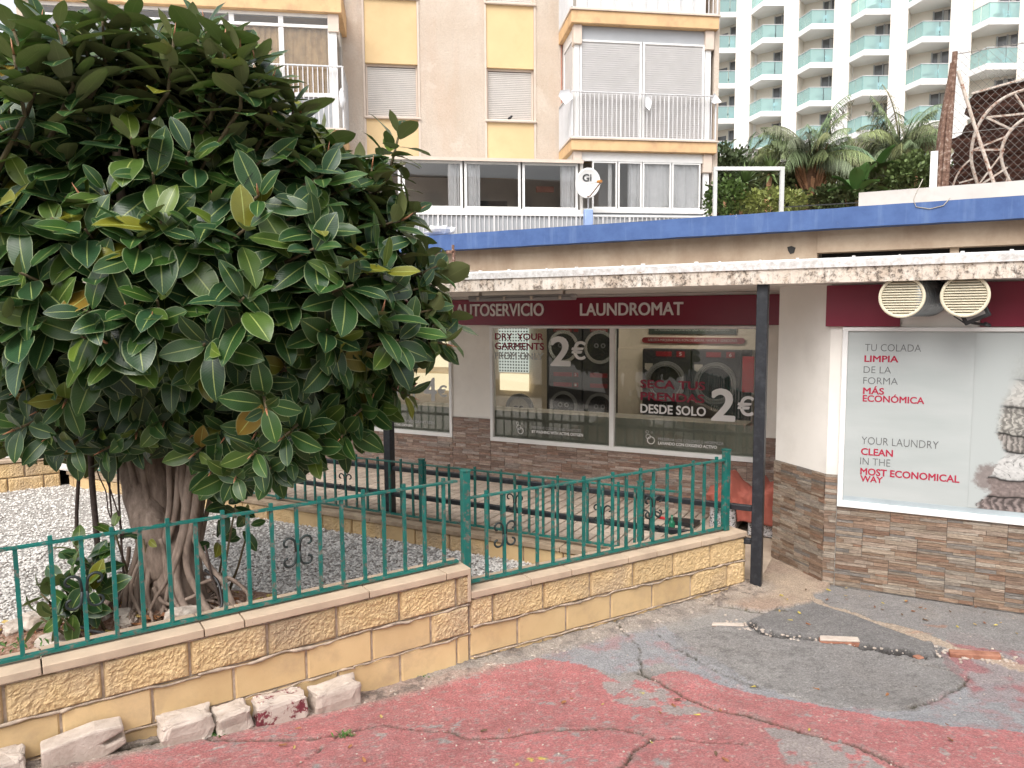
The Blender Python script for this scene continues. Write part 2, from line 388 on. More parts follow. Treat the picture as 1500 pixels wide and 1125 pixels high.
    t = NT('gravel_bed'); n = t.noise(75, 4, .7); M['gravel_bed'] = t.out(t.ramp(n, [(.30, (.14,.12,.10)), (.5, (.36,.33,.30)), (.7, (.60,.57,.53))]), .95, n, 1, .02)
    t = NT('pebble'); M['pebble'] = t.out(t.attr(), .85, None)
    t = NT('soil'); n = t.noise(35, 7, .7); M['soil'] = t.out(t.ramp(n, [(.36, (.08,.04,.025)), (.5, (.25,.13,.08)), (.66, (.40,.31,.24))]), .95, n, 1, .02)
    t = NT('rock'); n = t.noise(14, 7, .65); M['rock'] = t.out(t.ramp(n, [(.3, (.34,.27,.22)), (.7, (.60,.53,.46))]), .95, t.noise(50, 6, .7), .7, .01)
    t = NT('white_rock'); n = t.noise(9, 6, .6); n3 = t.noise(60, 6, .7); M['white_rock'] = t.out(t.ramp(n, [(.3, (.36,.29,.24)), (.7, (.58,.50,.43))]), .95, n3, .8, .008)
    t = NT('white_rock_paint'); n = t.thr(t.noise(11, 5, .7), .55, .6); M['white_rock_paint'] = t.out(t.mix(n, (.50,.42,.36), (.17,.03,.04)), .9, t.noise(60, 6, .7), .8, .008)
    t = NT('clay_brick'); n = t.noise(20, 5); M['clay_brick'] = t.out(t.ramp(n, [(.35, (.22,.09,.055)), (.65, (.36,.17,.11))]), .9, t.noise(80, 4), .4, .004)
    # bark
    t = NT('bark'); n = t.noise(1, 7, .65, t.wall(22, 22, 7)); n2 = t.noise(3, 5)
    col = t.ramp(n, [(.3, (.12,.085,.066)), (.55, (.25,.185,.145)), (.75, (.37,.29,.24))]); col = t.mix(t.math('MULTIPLY', t.thr(n2, .5, .7), .4), col, (.36,.28,.23)); M['bark'] = t.out(col, .85, n, .7, .012)
    M['dark_root'] = simple('dark_root', (.06,.04,.032), .85, .4, 30)
    # leaf
    t = NT('rubber_leaf'); uv = t.n('ShaderNodeUVMap').outputs[0]; sp = t.n('ShaderNodeSeparateXYZ'); t.l(uv, sp.inputs[0])
    ac = t.math('ABSOLUTE', sp.outputs[0])
    mid = t.math('SUBTRACT', 1.0, t.thr(ac, .02, .065)); edge = t.thr(ac, .90, .97)
    vn = t.n('ShaderNodeTexWave', wave_type='BANDS', bands_direction='Y'); vn.inputs['Scale'].default_value = 5.5; vn.inputs['Distortion'].default_value = .3
    cv = t.n('ShaderNodeCombineXYZ'); t.l(sp.outputs[0], cv.inputs[0]); t.l(t.math('SUBTRACT', sp.outputs[1], t.math('MULTIPLY', ac, .16)), cv.inputs[1]); t.l(cv.outputs[0], vn.inputs['Vector'])
    a = t.attr(); top = t.mix(.35, a, t.ramp(t.noise(11, 3), [(.3, (.6,.6,.6)), (.7, (1.3,1.3,1.3))]), 'MULTIPLY')
    top = t.mix(t.math('MULTIPLY', vn.outputs[1], .10), top, (.10,.20,.06))
    top = t.mix(t.math('MULTIPLY', mid, .62), top, (.42,.48,.15)); top = t.mix(t.math('MULTIPLY', edge, .7), top, (.30,.36,.18))
    under = t.mix(.72, a, (.27,.28,.125)); under = t.mix(t.math('MULTIPLY', mid, .5), under, (.30,.32,.14)); under = t.mix(t.math('MULTIPLY', vn.outputs[1], .15), under, (.2,.22,.1))
    bf = t.n('ShaderNodeNewGeometry').outputs['Backfacing']
    t.out(t.mix(bf, top, under), t.math('ADD', t.math('MULTIPLY', bf, .2), .33), vn.outputs[1], .12, .002, spec=.42)
    tl = t.n('ShaderNodeBsdfTranslucent'); tl.inputs[0].default_value = (.06,.13,.015,1); mx = t.n('ShaderNodeMixShader'); mx.inputs[0].default_value = .13
    t.l(t.b.outputs[0], mx.inputs[1]); t.l(tl.outputs[0], mx.inputs[2]); t.l(mx.outputs[0], t.t.nodes['Material Output'].inputs[0]); M['leaf'] = t.m
    M['bud'] = simple('bud', (.50,.22,.12), .5, .2, 20)
    M['twig'] = simple('twig', (.10,.075,.035), .8, .3, 30)
    t = NT('foliage'); M['foliage'] = t.out(t.attr(), .6, None, spec=.4)
    M['palm_trunk'] = simple('palm_trunk', (.22,.12,.07), .9, .4, 8)
    M['palm_dry'] = simple('palm_dry', (.36,.19,.10), .9, .35, 6)
    # cloth etc.
    M['coral_cloth'] = simple('coral_cloth', (.36,.105,.075), .95, .12, 8, bs=.5, bscale=220, bd=.002)
    t = NT('patterned_fabric'); n = t.noise(26, 5, .8, dist=1.8); n2 = t.noise(60, 3, .6)
    col = t.ramp(n, [(.44, (.02,.016,.015)), (.48, (.5,.48,.47)), (.56, (.52,.5,.5)), (.60, (.10,.03,.025))]); M['patterned'] = t.out(col, .9, n2, .2, .003)
    M['vent_plastic'] = simple('vent_plastic', (.62,.56,.42), .5, .06, 12)
    M['duct'] = simple('duct', (.34,.36,.37), .35, .15, 8, metal=.7)
    M['dish'] = simple('dish', (.52,.51,.50), .5, .04, 10, dirt=(.4,.36,.3), dirt_amt=.3, dscale=20)
    M['orange'] = simple('orange', (.5,.2,.04), .6, .1)
    M['bag'] = simple('bag', (.72,.72,.73), .35, .06, 8)
    M['pale_blue'] = simple('pale_blue', (.27,.37,.62), .6, .1, 5)
    t = NT('rusty_post'); n = t.noise(30, 6, .7); M['rusty'] = t.out(t.ramp(n, [(.35, (.09,.045,.03)), (.55, (.20,.115,.08)), (.68, (.42,.36,.31))]), .9, n, .4, .005)
    t = NT('rust_white'); n = t.noise(20, 6, .7); M['rust_white'] = t.out(t.ramp(n, [(.38, (.24,.10,.06)), (.47, (.50,.41,.34)), (.7, (.62,.56,.50))]), .8, n, .3, .005)
    t = NT('reed_mat'); n = t.noise(1, 6, .7, t.wall(5, 5, 45)); M['reed'] = t.out(t.ramp(n, [(.3, (.025,.011,.008)), (.55, (.10,.04,.025)), (.75, (.24,.10,.06))]), .95, n, 1, .03)
    M['wire'] = simple('wire', (.22,.20,.18), .5, .2, 8, metal=.4)
    M['terracotta'] = simple('terracotta', (.42,.17,.12), .85, .15, 8)
    M['parapet'] = simple('parapet', (.56,.53,.50), .9, .08, 2, dirt=(.35,.3,.26), dirt_amt=.4)
    M['lamp_diffuser'] = simple('lamp_diffuser', (.30,.285,.28), .4, .06, 6)
    M['lamp_black'] = simple('lamp_black', (.015,.015,.016), .4, .2, 10)
    M['green_bottle'] = simple('green_bottle', (.01,.12,.06), .2, .1)
    M['white_pipe'] = simple('white_pipe', (.55,.56,.54), .5, .06, 8)
    M['rope'] = simple('rope', (.4,.36,.3), .9, .1)
    M['roofing'] = simple('roofing', (.25,.23,.21), .95, .2, 2)
    M['cement'] = simple('cement', (.40,.315,.24), .95, .2, 5, bs=.6, bscale=40)
    t = NT('opposite_render'); M['opp'] = t.out(t.ramp(t.noise(.4, 4), [(.3, (.45,.34,.26)), (.7, (.55,.43,.34))]), .9)
build_materials()

# ------------------------------------------------------------------ value noise for numpy
def vnoise(x, y, seed=0):
    x = np.asarray(x, float); y = np.asarray(y, float)
    xi = np.floor(x).astype(np.int64); yi = np.floor(y).astype(np.int64); xf = x-xi; yf = y-yi
    def h(a, b):
        n = (a*374761393 + b*668265263 + seed*1442695041) & 0xffffffff
        n = ((n ^ (n >> 13))*1274126177) & 0xffffffff
        return ((n ^ (n >> 16)) & 0xffff)/65535.0
    sx = xf*xf*(3-2*xf); sy = yf*yf*(3-2*yf)
    a = h(xi, yi)*(1-sx)+h(xi+1, yi)*sx; b = h(xi, yi+1)*(1-sx)+h(xi+1, yi+1)*sx
    return a*(1-sy)+b*sy
def fbm(x, y, sc, oc=4, seed=0, gain=.5):
    s = 0; am = 1; t = 0
    for k in range(oc):
        s = s+am*vnoise(x*sc+17.3*k, y*sc-9.1*k, seed+k); t += am; am *= gain; sc *= 2.03
    return s/t
# ================================================================== GROUND
def softplus(t, k=.25): return k*np.log1p(np.exp(np.clip(t/k, -40, 40)))
def ground_z(x, y):
    t = 4.10-np.asarray(y, float); base = .20*(softplus(t, .10)-softplus(t-3.2, .3)) - .012
    return base + .012*(fbm(x, y, 1.3, 3, 5)-.5)
def on_ground(px, py):
    z = 0.0
    for _ in range(12):
        P = onz(px, py, z); z = float(ground_z(P[0], P[1]))
    return P
def inpoly(x, y, poly):
    c = np.zeros(x.shape, bool); n = len(poly); j = n-1
    for i in range(n):
        xi, yi = poly[i]; xj, yj = poly[j]
        c ^= ((yi > y) != (yj > y)) & (x < (xj-xi)*(y-yi)/((yj-yi)+1e-12)+xi); j = i
    return c
def gpoly(pts): return [tuple(on_ground(px, py)[:2]) for px, py in pts]
def dist_line(x, y, pl):
    d = np.full(x.shape, 9.0)
    for (x0, y0), (x1, y1) in zip(pl[:-1], pl[1:]):
        dx, dy = x1-x0, y1-y0; t = np.clip(((x-x0)*dx+(y-y0)*dy)/(dx*dx+dy*dy+1e-12), 0, 1)
        d = np.minimum(d, np.hypot(x-x0-t*dx, y-y0-t*dy))
    return d

fg = MB(); fg.quad((-300, -300, -.14), (300, -300, -.14), (300, 300, -.14), (-300, 300, -.14)); struct('ground', fg, MAT['far_ground'])

def build_road():
    x0, x1, y0, y1, st = -3.3, 5.2, 2.2, 6.9, .0135
    nx, ny = int((x1-x0)/st), int((y1-y0)/st)
    X, Y = np.meshgrid(np.linspace(x0, x1, nx+1), np.linspace(y0, y1, ny+1))
    # jittered lookups so that borders are ragged
    wx = X + .15*(fbm(X, Y, 5, 4, 11)-.5) + .03*(fbm(X, Y, 25, 3, 12)-.5); wy = Y + .15*(fbm(X, Y, 5, 4, 13)-.5) + .03*(fbm(X, Y, 25, 3, 14)-.5)
    Z = ground_z(X, Y)
    gray = np.array((.30, .28, .262)); asph = np.array((.225, .212, .205)); red = np.array((.46, .165, .16)); bluegray = np.array((.30, .30, .315)); conc = np.array((.43, .33, .245))
    C = np.ones(X.shape+(3,))*gray
    def blend(mask, col):
        nonlocal C
        C = C*(1-mask[..., None]) + np.array(col)*mask[..., None]
    n1 = fbm(X, Y, 3.2, 6, 21, .6); n2 = fbm(X, Y, 16, 5, 22, .65); n3 = fbm(X, Y, 45, 3, 23)
    blend(np.clip((n1-.45)*4, 0, 1)*.6, (.33, .29, .26))
    # painted surface
    redp = gpoly([(-60,1180),(60,1125),(240,1092),(400,1060),(520,1018),(620,992),(700,978),(790,962),(850,972),(905,1000),(960,990),(1010,985),(1130,1022),(1300,1052),(1420,1066),(1560,1078),(1560,1180)])
    m = inpoly(wx, wy, redp).astype(float)
    wear = fbm(X, Y, 9, 6, 31, .65); wear2 = fbm(X, Y, 2.2, 4, 32)
    lowright = inpoly(X+.10*(n1-.5), Y+.1*(n2-.5), gpoly([(1120,1062),(1230,1085),(1310,1135),(1330,1200),(1130,1200),(1160,1120)]))
    midgray = inpoly(X+.10*(n1-.5), Y+.1*(n2-.5), gpoly([(880,1000),(935,985),(990,1020),(1050,1045),(1000,1050),(905,1030)]))
    thrw = .70 - .10*(wear2-.5) - .24*lowright - .26*midgray
    worn = np.clip((wear-thrw)/.02, 0, 1)
    blend(m, red*1.0)
    shade = (fbm(X, Y, 4, 5, 41)-.5)
    C = np.where((m > 0)[..., None], C*(1+.45*shade[..., None]), C)
    blend(m*np.clip((n2-.5)*6, 0, 1)*.45, (.46, .22, .21)); blend(m*np.clip((fbm(X, Y, 30, 4, 44, .7)-.60)*12, 0, 1)*.55, (.33, .27, .25)); blend(m*np.clip((fbm(X, Y, 1.5, 4, 45)-.5)*4, 0, 1)*.3, (.33, .16, .15))
    blend(m*worn*.9, (.34, .31, .29))
    blend(m*np.clip((fbm(X, Y, 60, 2, 43)-.80)*30, 0, 1)*.6, (.6, .5, .42))
    # bluish washed strip with ghost of red, and right side red tints
    bg = inpoly(wx, wy, gpoly([(860,935),(900,922),(960,915),(1030,955),(1100,1000),(1180,1030),(1300,1042),(1360,1030),(1400,1000),(1560,1010),(1560,1078),(1420,1066),(1300,1052),(1130,1022),(960,972),(900,990),(800,960)])).astype(float)
    blend(bg*.8, bluegray); blend(bg*np.clip((wear-.52)*7, 0, 1)*.75, (.36, .22, .22))
    rt = inpoly(wx, wy, gpoly([(1375,960),(1430,935),(1560,955),(1560,1030),(1420,1020)])).astype(float)
    blend(rt*.8, (.30, .25, .25)); blend(rt*np.clip((fbm(X, Y, 7, 5, 51)-.47)*8, 0, 1)*.8, (.33, .13, .135))
    rt2 = inpoly(wx, wy, gpoly([(1390,925),(1440,930),(1465,955),(1400,955)])).astype(float); blend(rt2*.6, (.34, .14, .13))
    # asphalt patches
    ua = inpoly(wx, wy, gpoly([(1190,850),(1560,895),(1560,960),(1410,945),(1300,915),(1195,884)])).astype(float); blend(ua*.9, asph*1.1)
    blend(ua*np.clip((n1-.5)*5, 0, 1)*.5, (.28, .25, .225))
    pa = inpoly(wx, wy, gpoly([(985,928),(1050,916),(1090,918),(1200,942),(1300,958),(1385,962),(1412,985),(1402,1008),(1340,1040),(1250,1038),(1120,1012),(1050,988),(1000,960)])).astype(float); blend(pa*np.interp(X, [.7, 1.9], [.15, .9])*(.55+.45*np.clip((n1-.3)*4, 0, 1)), asph); blend(pa*np.clip((n1-.42)*4, 0, 1)*.55, (.245, .225, .21)); blend(pa*np.clip((n2-.56)*9, 0, 1)*.5, (.14, .13, .125))
    pb_poly = gpoly([(1088,913),(1130,896),(1188,884),(1255,905),(1370,948),(1376,964),(1330,964),(1255,948),(1195,938),(1130,930)])
    pb = inpoly(wx, wy, pb_poly).astype(float); blend(pb, asph*.85); blend(pb*np.clip((n1-.45)*4, 0, 1)*.5, (.22, .205, .19))
    db = dist_line(X, Y, pb_poly+pb_poly[:1]); Z += np.where(pb > 0, .030*np.clip(db/.035, 0, 1), 0)
    Z += np.where(pa > 0, .010*np.clip(dist_line(X, Y, gpoly([(985,928),(1000,960),(1120,1012),(1250,1038),(1340,1040),(1402,1008),(1412,985)]))/.03, 0, 1), 0)
    gap = gpoly([(1095,916),(1120,928),(1160,934),(1195,940),(1230,946),(1300,958),(1370,965)])
    dg = dist_line(wx, wy, gap); g = np.clip(1-dg/.045, 0, 1)*(np.clip((n2-.3)*5, 0, 1)); blend(np.clip(g*1.6, 0, 1), (.035, .03, .027)); Z -= .065*g
    # pale concrete strips
    cs = inpoly(wx, wy, gpoly([(1185,880),(1200,878),(1260,900),(1330,922),(1410,950),(1480,966),(1540,985),(1500,985),(1400,958),(1330,935),(1250,905)])).astype(float); blend(cs*.85, conc*1.05); Z += cs*.006
    slab_poly = gpoly([(1040,884),(1075,868),(1100,850),(1130,790),(1180,800),(1215,845),(1215,862),(1188,886),(1150,900),(1118,896)])
    sl = inpoly(wx, wy, slab_poly).astype(float); blend(sl, conc); blend(sl*np.clip((n1-.5)*5, 0, 1)*.55, (.33, .22, .17)); Z += sl*.028
    ds = dist_line(wx, wy, gpoly([(1040,886),(1118,898),(1150,902)])); blend(np.clip(1-ds/.016, 0, 1), (.06, .05, .018))
    # dirt and rubble along the wall foot
    wl = [(-2.9, 2.72), (-.266, 4.515), (1.9, 5.80)]
    dw = dist_line(X, Y, wl); f = np.clip(1-dw/(.10+.10*n1+.05*np.clip(X, 0, 2)), 0, 1); blend(np.clip(f*2.4, 0, 1)*.85, (.40, .33, .27)); blend(np.clip(f*2, 0, 1)*np.clip((n2-.5)*7, 0, 1)*.8, (.13, .10, .085)); Z += f*(.035*n2+.02*(n3-.4))
    lb = inpoly(wx, wy, gpoly([(560,1000),(680,972),(800,945),(900,905),(1000,880),(1045,890),(1000,915),(900,930),(800,960),(700,980),(600,1000)])).astype(float); blend(lb*.45, (.32, .285, .255))
    # cracks: real grooves
    for pts, w in (([(935,985),(970,1000),(1005,1022),(1050,1040),(1095,1048),(1130,1058),(1180,1075),(1240,1087),(1290,1108),(1330,1130)], .010),
                   ([(0,1125),(150,1108),(260,1082),(420,1085),(480,1078),(560,1062),(610,1070),(650,1070),(690,1082),(740,1080),(790,1070),(850,1068),(900,1066),(935,1074)], .010),
                   ([(935,1074),(960,1082),(985,1082),(1050,1088),(1100,1090)], .004), ([(955,1082),(930,1100),(905,1130)], .007),
                   ([(1205,884),(1240,880)], .002), ([(1335,1038),(1380,1020),(1412,1005),(1418,990)], .006), ([(960,928),(990,950),(1050,984),(1110,1008)], .003),
                   ([(1300,960),(1350,975),(1400,985)], .003), ([(900,912),(935,945),(940,985)], .004), ([(500,1070),(470,1100),(420,1130)], .003)):
        q = gpoly(pts); cx = X+.035*(fbm(X, Y, 12, 4, 61)-.5)+.02*(fbm(X, Y, 50, 2, 62)-.5); cy = Y+.035*(fbm(X, Y, 12, 4, 63)-.5)+.02*(fbm(X, Y, 50, 2, 64)-.5)
        d = dist_line(cx, cy, q); ww = w*1.35*(.25+1.5*n1); k = np.clip(1.25-d/ww, 0, 1); k2 = np.clip(1-d/(ww*5), 0, 1)
        blend(k2*np.clip((n2-.42)*5, 0, 1)*.65, (.25, .215, .19)); blend(k, (.04, .033, .014)); Z -= .018*k
    # yellow paint blobs near the front
    for cx_, cy_, r in ((762, 1118, .014), (780, 1112, .025), (795, 1108, .02), (935, 1015, .016)):
        P = on_ground(cx_, cy_); d = np.hypot(wx-P[0], wy-P[1]); blend(np.clip((1-d/r)*4, 0, 1)*np.clip((n3-.35)*6, 0, 1), (.62, .52, .08))
    P = on_ground(1365, 915); d = np.hypot((wx-P[0])*.5+(wy-P[1])*.4, (wy-P[1])*1.6); blend(np.clip((1-d/.05)*2, 0, 1)*.55, (.42, .2, .12))
    P = on_ground(1345, 928); d = np.hypot((wx-P[0])*.5, (wy-P[1])*2); blend(np.clip((1-d/.06)*2, 0, 1)*.4, (.42, .2, .12))
    Z += .0035*(n2-.5)+.003*(n3-.5)
    V = np.stack([X, Y, Z], -1).reshape(-1, 3)
    idx = np.arange((nx+1)*(ny+1)).reshape(ny+1, nx+1)
    q = np.stack([idx[:-1, :-1], idx[:-1, 1:], idx[1:, 1:], idx[1:, :-1]], -1).reshape(-1, 4)
    # leave out what lies behind the garden wall
    cxm = V[q].mean(1); keep = ~inpoly(cxm[:, 0], cxm[:, 1], [(-9, -1.3), (-.27, 4.66), (1.75, 5.9), (1.2, 9), (-9, 9)]); q = q[keep]
    me = bpy.data.meshes.new('road'); me.vertices.add(len(V)); me.vertices.foreach_set('co', V.ravel())
    me.loops.add(q.size); me.loops.foreach_set('vertex_index', q.ravel()); me.polygons.add(len(q)); me.polygons.foreach_set('loop_start', np.arange(len(q))*4)
    me.polygons.foreach_set('use_smooth', np.ones(len(q), bool)); me.update(calc_edges=True)
    at = me.attributes.new('tint', 'FLOAT_COLOR', 'POINT'); at.data.foreach_set('color', np.concatenate([C.reshape(-1, 3), np.ones((len(V), 1))], 1).ravel())
    o = bpy.data.objects.new('road', me); COL.objects.link(o); me.materials.append(MAT['road']); o['kind'] = 'structure'
build_road()

# road behind and beside the standpoint, and towards the right, rising with the slope
rb = MB()
def _rb(u, v): 
    x = -40+80*u; y = -60+62.22*v; return (x, y, float(ground_z(x, y))-.03)
rb.grid(_rb, 20, 40); struct('road_behind', rb, MAT['far_ground'], True)
rs = MB(); rs.grid(lambda u, v: (5.2+20*u, 2.2+3*v, float(ground_z(5.2, 2.2+3*v))-.02), 4, 12); struct('road_side', rs, MAT['far_ground'], True)

# ================================================================== GARDEN WALL (front, along the road)
LA, LB, LB2 = np.array([-2.277, 3.155, 0]), np.array([-.266, 4.524, 0]), np.array([1.885, 5.808, 0])
def dirn(a, b):
    d = (b-a)/np.linalg.norm(b-a); return d, np.array([-d[1], d[0], 0])
DL, NL = dirn(LA, LB); DR, NR = dirn(LB, LB2)
FL = Frame(LA, DL, NL); FR = Frame(LB, DR, NR)
LEN_L = np.linalg.norm(LB-LA); LEN_R = np.linalg.norm(LB2-LB)

def block_mesh(name, w, h, rough, seed, d=.17):
    """masonry block, face at y=0 looking to -y, from x=0..w, z=0..h"""
    b = MB(); nu, nv = (48, 24) if rough else (6, 5)
    def mp2(t):
        k = t*nv
        return .006/h*k if k <= 1 else 1-.006/h*(nv-k) if k >= nv-1 else .04+(k-1)/(nv-2)*.92
    def fn(u, v):
        x = u*w; z = v*h; e = min(u, 1-u)*w; ez = min(v, 1-v)*h; k = min(1, min(e, ez)/(.012 if rough else .005))
        if rough: y = -k*(.014+.012*(fbm(np.array(x), np.array(z), 10, 3, seed)-.35)+.011*(abs(fbm(np.array(x), np.array(z), 38, 3, seed+3, .6)-.5)*2-.3)+.008*(vnoise(np.array(x*115), np.array(z*115), seed+5)-.5))
        else: y = -k*.004
        return (x, float(y)+(.006 if k < .3 else 0), z)
    def mp(t, n):
        k = t*n
        return .008/w*k if k <= 1 else 1-.008/w*(n-k) if k >= n-1 else .03+(k-1)/(n-2)*.94
    b.grid(lambda u, v: fn(mp(u, nu), min(max(v, 0), 1) if False else mp2(v)), nu, nv)
    b.quad((0, .006, 0), (0, d, 0), (w, d, 0), (w, .006, 0)); b.quad((0, .006, h), (w, .006, h), (w, d, h), (0, d, h))
    b.quad((0, .006, 0), (0, .006, h), (0, d, h), (0, d, 0)); b.quad((w, .006, 0), (w, d, 0), (w, d, h), (w, .006, h))
    me = b.mesh(name)
    return me
BLK = {}
def get_block(w, rough, k):
    key = (round(w, 3), rough, k)
    if key not in BLK:
        me = block_mesh('block', w, .184, rough, 100+k*7+(0 if rough else 50)); me.materials.append(MAT['rough_block' if rough else 'smooth_block']); BLK[key] = me
    return BLK[key]
def courses(parent, fr, length, ztop, first, rough_rule, s0=0.0, rows=4, ax=None, face=.03, full=.39):
    for r in range(rows):
        z = ztop-.195*(r+1); js = []; s = first[r % 2]
        while s > s0: s -= full
        e = [s0]; s += full
        while s < length-.04: e.append(s); s += full
        e.append(length)
        for a, b in zip(e[:-1], e[1:]):
            if b-a < .03: continue
            w = b-a-.012; ro = rough_rule(r, (a+b)/2)
            me = get_block(w, ro, random.randrange(4)); o_w = fr(a+.006, face+random.uniform(-.003, .003), z+random.uniform(-.002, .002))
            inst('block', me, parent, o_w, fr.a, fr.b, (0, 0, 1))
def coping_pieces(parent, fr, length, z0, z1, joints, mat, s0=0.0, w0=-.0, w1=.25, name='coping_stone'):
    e = [s0]+[j for j in joints if s0 < j < length]+[length]
    for a, b in zip(e[:-1], e[1:]):
        m = MB(); m.box(a+.003, b-.003, w0, w1, z0, z1+random.uniform(-.002, .002), fr); o = part(name, m, mat, parent); bevel(o, .004, 2)

gw = thing('garden_wall', 'stepped low wall of yellow split-face blocks with pale coping along the red road', 'wall', (-1.2, 3.9, 0))
S0L = -.75
m = MB(); m.box(S0L, LEN_L-.002, .037, .21, -.15, .575, FL); part('mortar_core', m, MAT['mortar'], gw)
m = MB(); m.box(.0, LEN_R-.01, .037, .21, -.15, .415, FR); part('mortar_core', m, MAT['mortar'], gw)
courses(gw, FL, LEN_L, .578, (.0, .21), lambda r, s: r == 0 or (r == 1 and s > 2.2), S0L, 4)
courses(gw, FR, LEN_R-.0, .418, (.17, .36), lambda r, s: r == 0 or (r == 1 and s > 1.85) or (r == 2 and s > 2.2), 0.0, 3)
coping_pieces(gw, FL, LEN_L, .578, .62, [-.55, .15, .85, 1.05, 1.75, 2.26], MAT['coping'], S0L)
coping_pieces(gw, FR, LEN_R, .418, .46, [.45, .78, 1.28, 1.55, 2.0, 2.2], MAT['coping'], .0)
m = MB(); m.box(-.022, .0, .0, .25, .40, .619, FR); o = part('coping_stone', m, MAT['coping'], gw); bevel(o, .003)
# squeezed-out mortar beads: crooked ribbons under the coping and along the bed joints
def bead(fr, s0, s1, z, face, seed, amp=.008, rad=.006):
    pts = []; rr = []; n = max(4, int((s1-s0)/.018))
    for i in range(n+1):
        s = s0+(s1-s0)*i/n; k = vnoise(np.array(s*22), np.array(seed*1.7), seed)
        pts.append(fr(s, face-.008-.006*k, z+amp*(vnoise(np.array(s*12), np.array(.3), seed+9)-.5)*2)); rr.append(rad*(.25+1.3*k))
    return pts, rr
m = MB()
for fr, ln, s0, zt in ((FL, LEN_L, S0L, .578), (FR, LEN_R, .02, .418)):
    for r, (amp, rad) in enumerate(((.006, .0055), (.011, .008), (.010, .006), (.008, .005))):
        s = s0; k = 0
        while s < ln-.03:
            e = min(ln, s+random.uniform(.3, 1.0)); p, q = bead(fr, s, e, zt-.005-.195*r, .03, 3+k+r*11, amp, rad); m.tube(p, q, 5); s = e-.01; k += 1
part('mortar_bead', m, MAT['mortar'], gw, True, stuff=True)

# end return of the wall next to the black post
mm = MB(); mm.box(LEN_R-.0, LEN_R+.012, .03, .22, -.1, .40, FR); part('wall_end', mm, MAT['rough_block'], gw)

# ================================================================== GARDEN: gravel, soil mound, curb
gb = MB(); 
def _gb(u, v):
    x = -12+14*u; y = .5+10*v; return (x, y, .0+.02*(float(fbm(np.array(x), np.array(y), 1.5, 3, 77))-.5))
gpoly_w = [W(-9.2, -.5, 0)[:2], W(-.9, -.5, 0)[:2], LB2[:2]-np.array([.15, -.02]), (LB+NL*.12)[:2], (LA+NL*.12-DL*2.5)[:2], (-6.6, 1.2), (-13, 5.0)]
m = MB(); m.poly([(p[0], p[1], .0) for p in gpoly_w]); struct('gravel_bed', m, MAT['gravel_bed'])
def pebbles():
    n = 90000; pts = []
    X = rng.uniform(-7.5, 1.6, n*2); Y = rng.uniform(3.0, 9.6, n*2)
    dens = np.clip((11-np.hypot(X, Y))/6, .25, 1); keep = rng.uniform(0, 1, n*2) < dens
    ok = inpoly(X, Y, gpoly_w) & keep & (np.hypot((X+2.45)/1.25, (Y-4.9)/.9) > .85)
    X, Y = X[ok][:n], Y[ok][:n]; n = len(X)
    s = rng.uniform(.008, .019, n); ang = rng.uniform(0, 6.28, n)
    base = np.array([(1, 0, 0), (0, 1, 0), (-1, 0, 0), (0, -1, 0), (.1, .1, .75)])
    faces = np.array([(0, 1, 4), (1, 2, 4), (2, 3, 4), (3, 0, 4)])
    jit = rng.uniform(.6, 1.25, (n, 5, 1)); P = base[None]*jit
    c, sn = np.cos(ang)[:, None], np.sin(ang)[:, None]
    x = (P[..., 0]*c-P[..., 1]*sn)*s[:, None]+X[:, None]; y = (P[..., 0]*sn+P[..., 1]*c)*s[:, None]+Y[:, None]; z = P[..., 2]*s[:, None]+.001+rng.uniform(0, .008, n)[:, None]
    V = np.stack([x, y, z], -1).reshape(-1, 3); Fc = (faces[None]+(np.arange(n)*5)[:, None, None]).reshape(-1, 3)
    me = bpy.data.meshes.new('gravel'); me.vertices.add(len(V)); me.vertices.foreach_set('co', V.ravel()); me.loops.add(Fc.size); me.loops.foreach_set('vertex_index', Fc.ravel().astype(np.int32))
    me.polygons.add(len(Fc)); me.polygons.foreach_set('loop_start', np.arange(len(Fc))*3); me.update(calc_edges=True)
    k = rng.uniform(.42, 1.10, n)**.7; col = np.stack([.74*k, .70*k, .65*k, np.ones(n)], -1); dk = rng.uniform(0, 1, n) < .06; col[dk, :3] = (.16, .13, .11)
    at = me.attributes.new('tint', 'FLOAT_COLOR', 'POINT'); at.data.foreach_set('color', np.repeat(col, 5, 0).ravel())
    o = bpy.data.objects.new('gravel', me); COL.objects.link(o); me.materials.append(MAT['pebble']); o['kind'] = 'stuff'; o['label'] = 'white stone gravel spread over the fenced garden bed'; o['category'] = 'gravel'
pebbles()

# soil mound round the tree foot
MC = np.array([-2.45, 4.88])
def mound_z(x, y):
    d = math.hypot((x-MC[0])/1.35, (y-MC[1])/.95); return .25*max(0, 1-d*d)+.05*(float(fbm(np.array(x), np.array(y), 6, 4, 88))-.5)*max(0, 1.15-d)-.012
m = MB(); m.grid(lambda u, v: (-4.0+3.1*u, 3.85+2.2*v, mound_z(-4.0+3.1*u, 3.85+2.2*v)), 90, 70); struct('soil_mound', m, MAT['soil'], True)

cw = thing('curb_wall', 'knee-low yellow block curb with worn coping between gravel bed and ramp', 'wall', W(-4, -.6, 0))
FC = Frame(W(-9.15, -.70, 0), UU, VV); LC = 8.25
m = MB(); m.box(0, LC, .045, .18, -.1, .155, FC); part('mortar_core', m, MAT['mortar'], cw)
courses(cw, FC, LC, .158, (.1, .1), lambda r, s: int(s*2.3) % 3 != 0, 0, 1)
coping_pieces(cw, FC, LC, .158, .20, [k*.69+.2 for k in range(13)], MAT['coping_old'], 0, 0, .24)
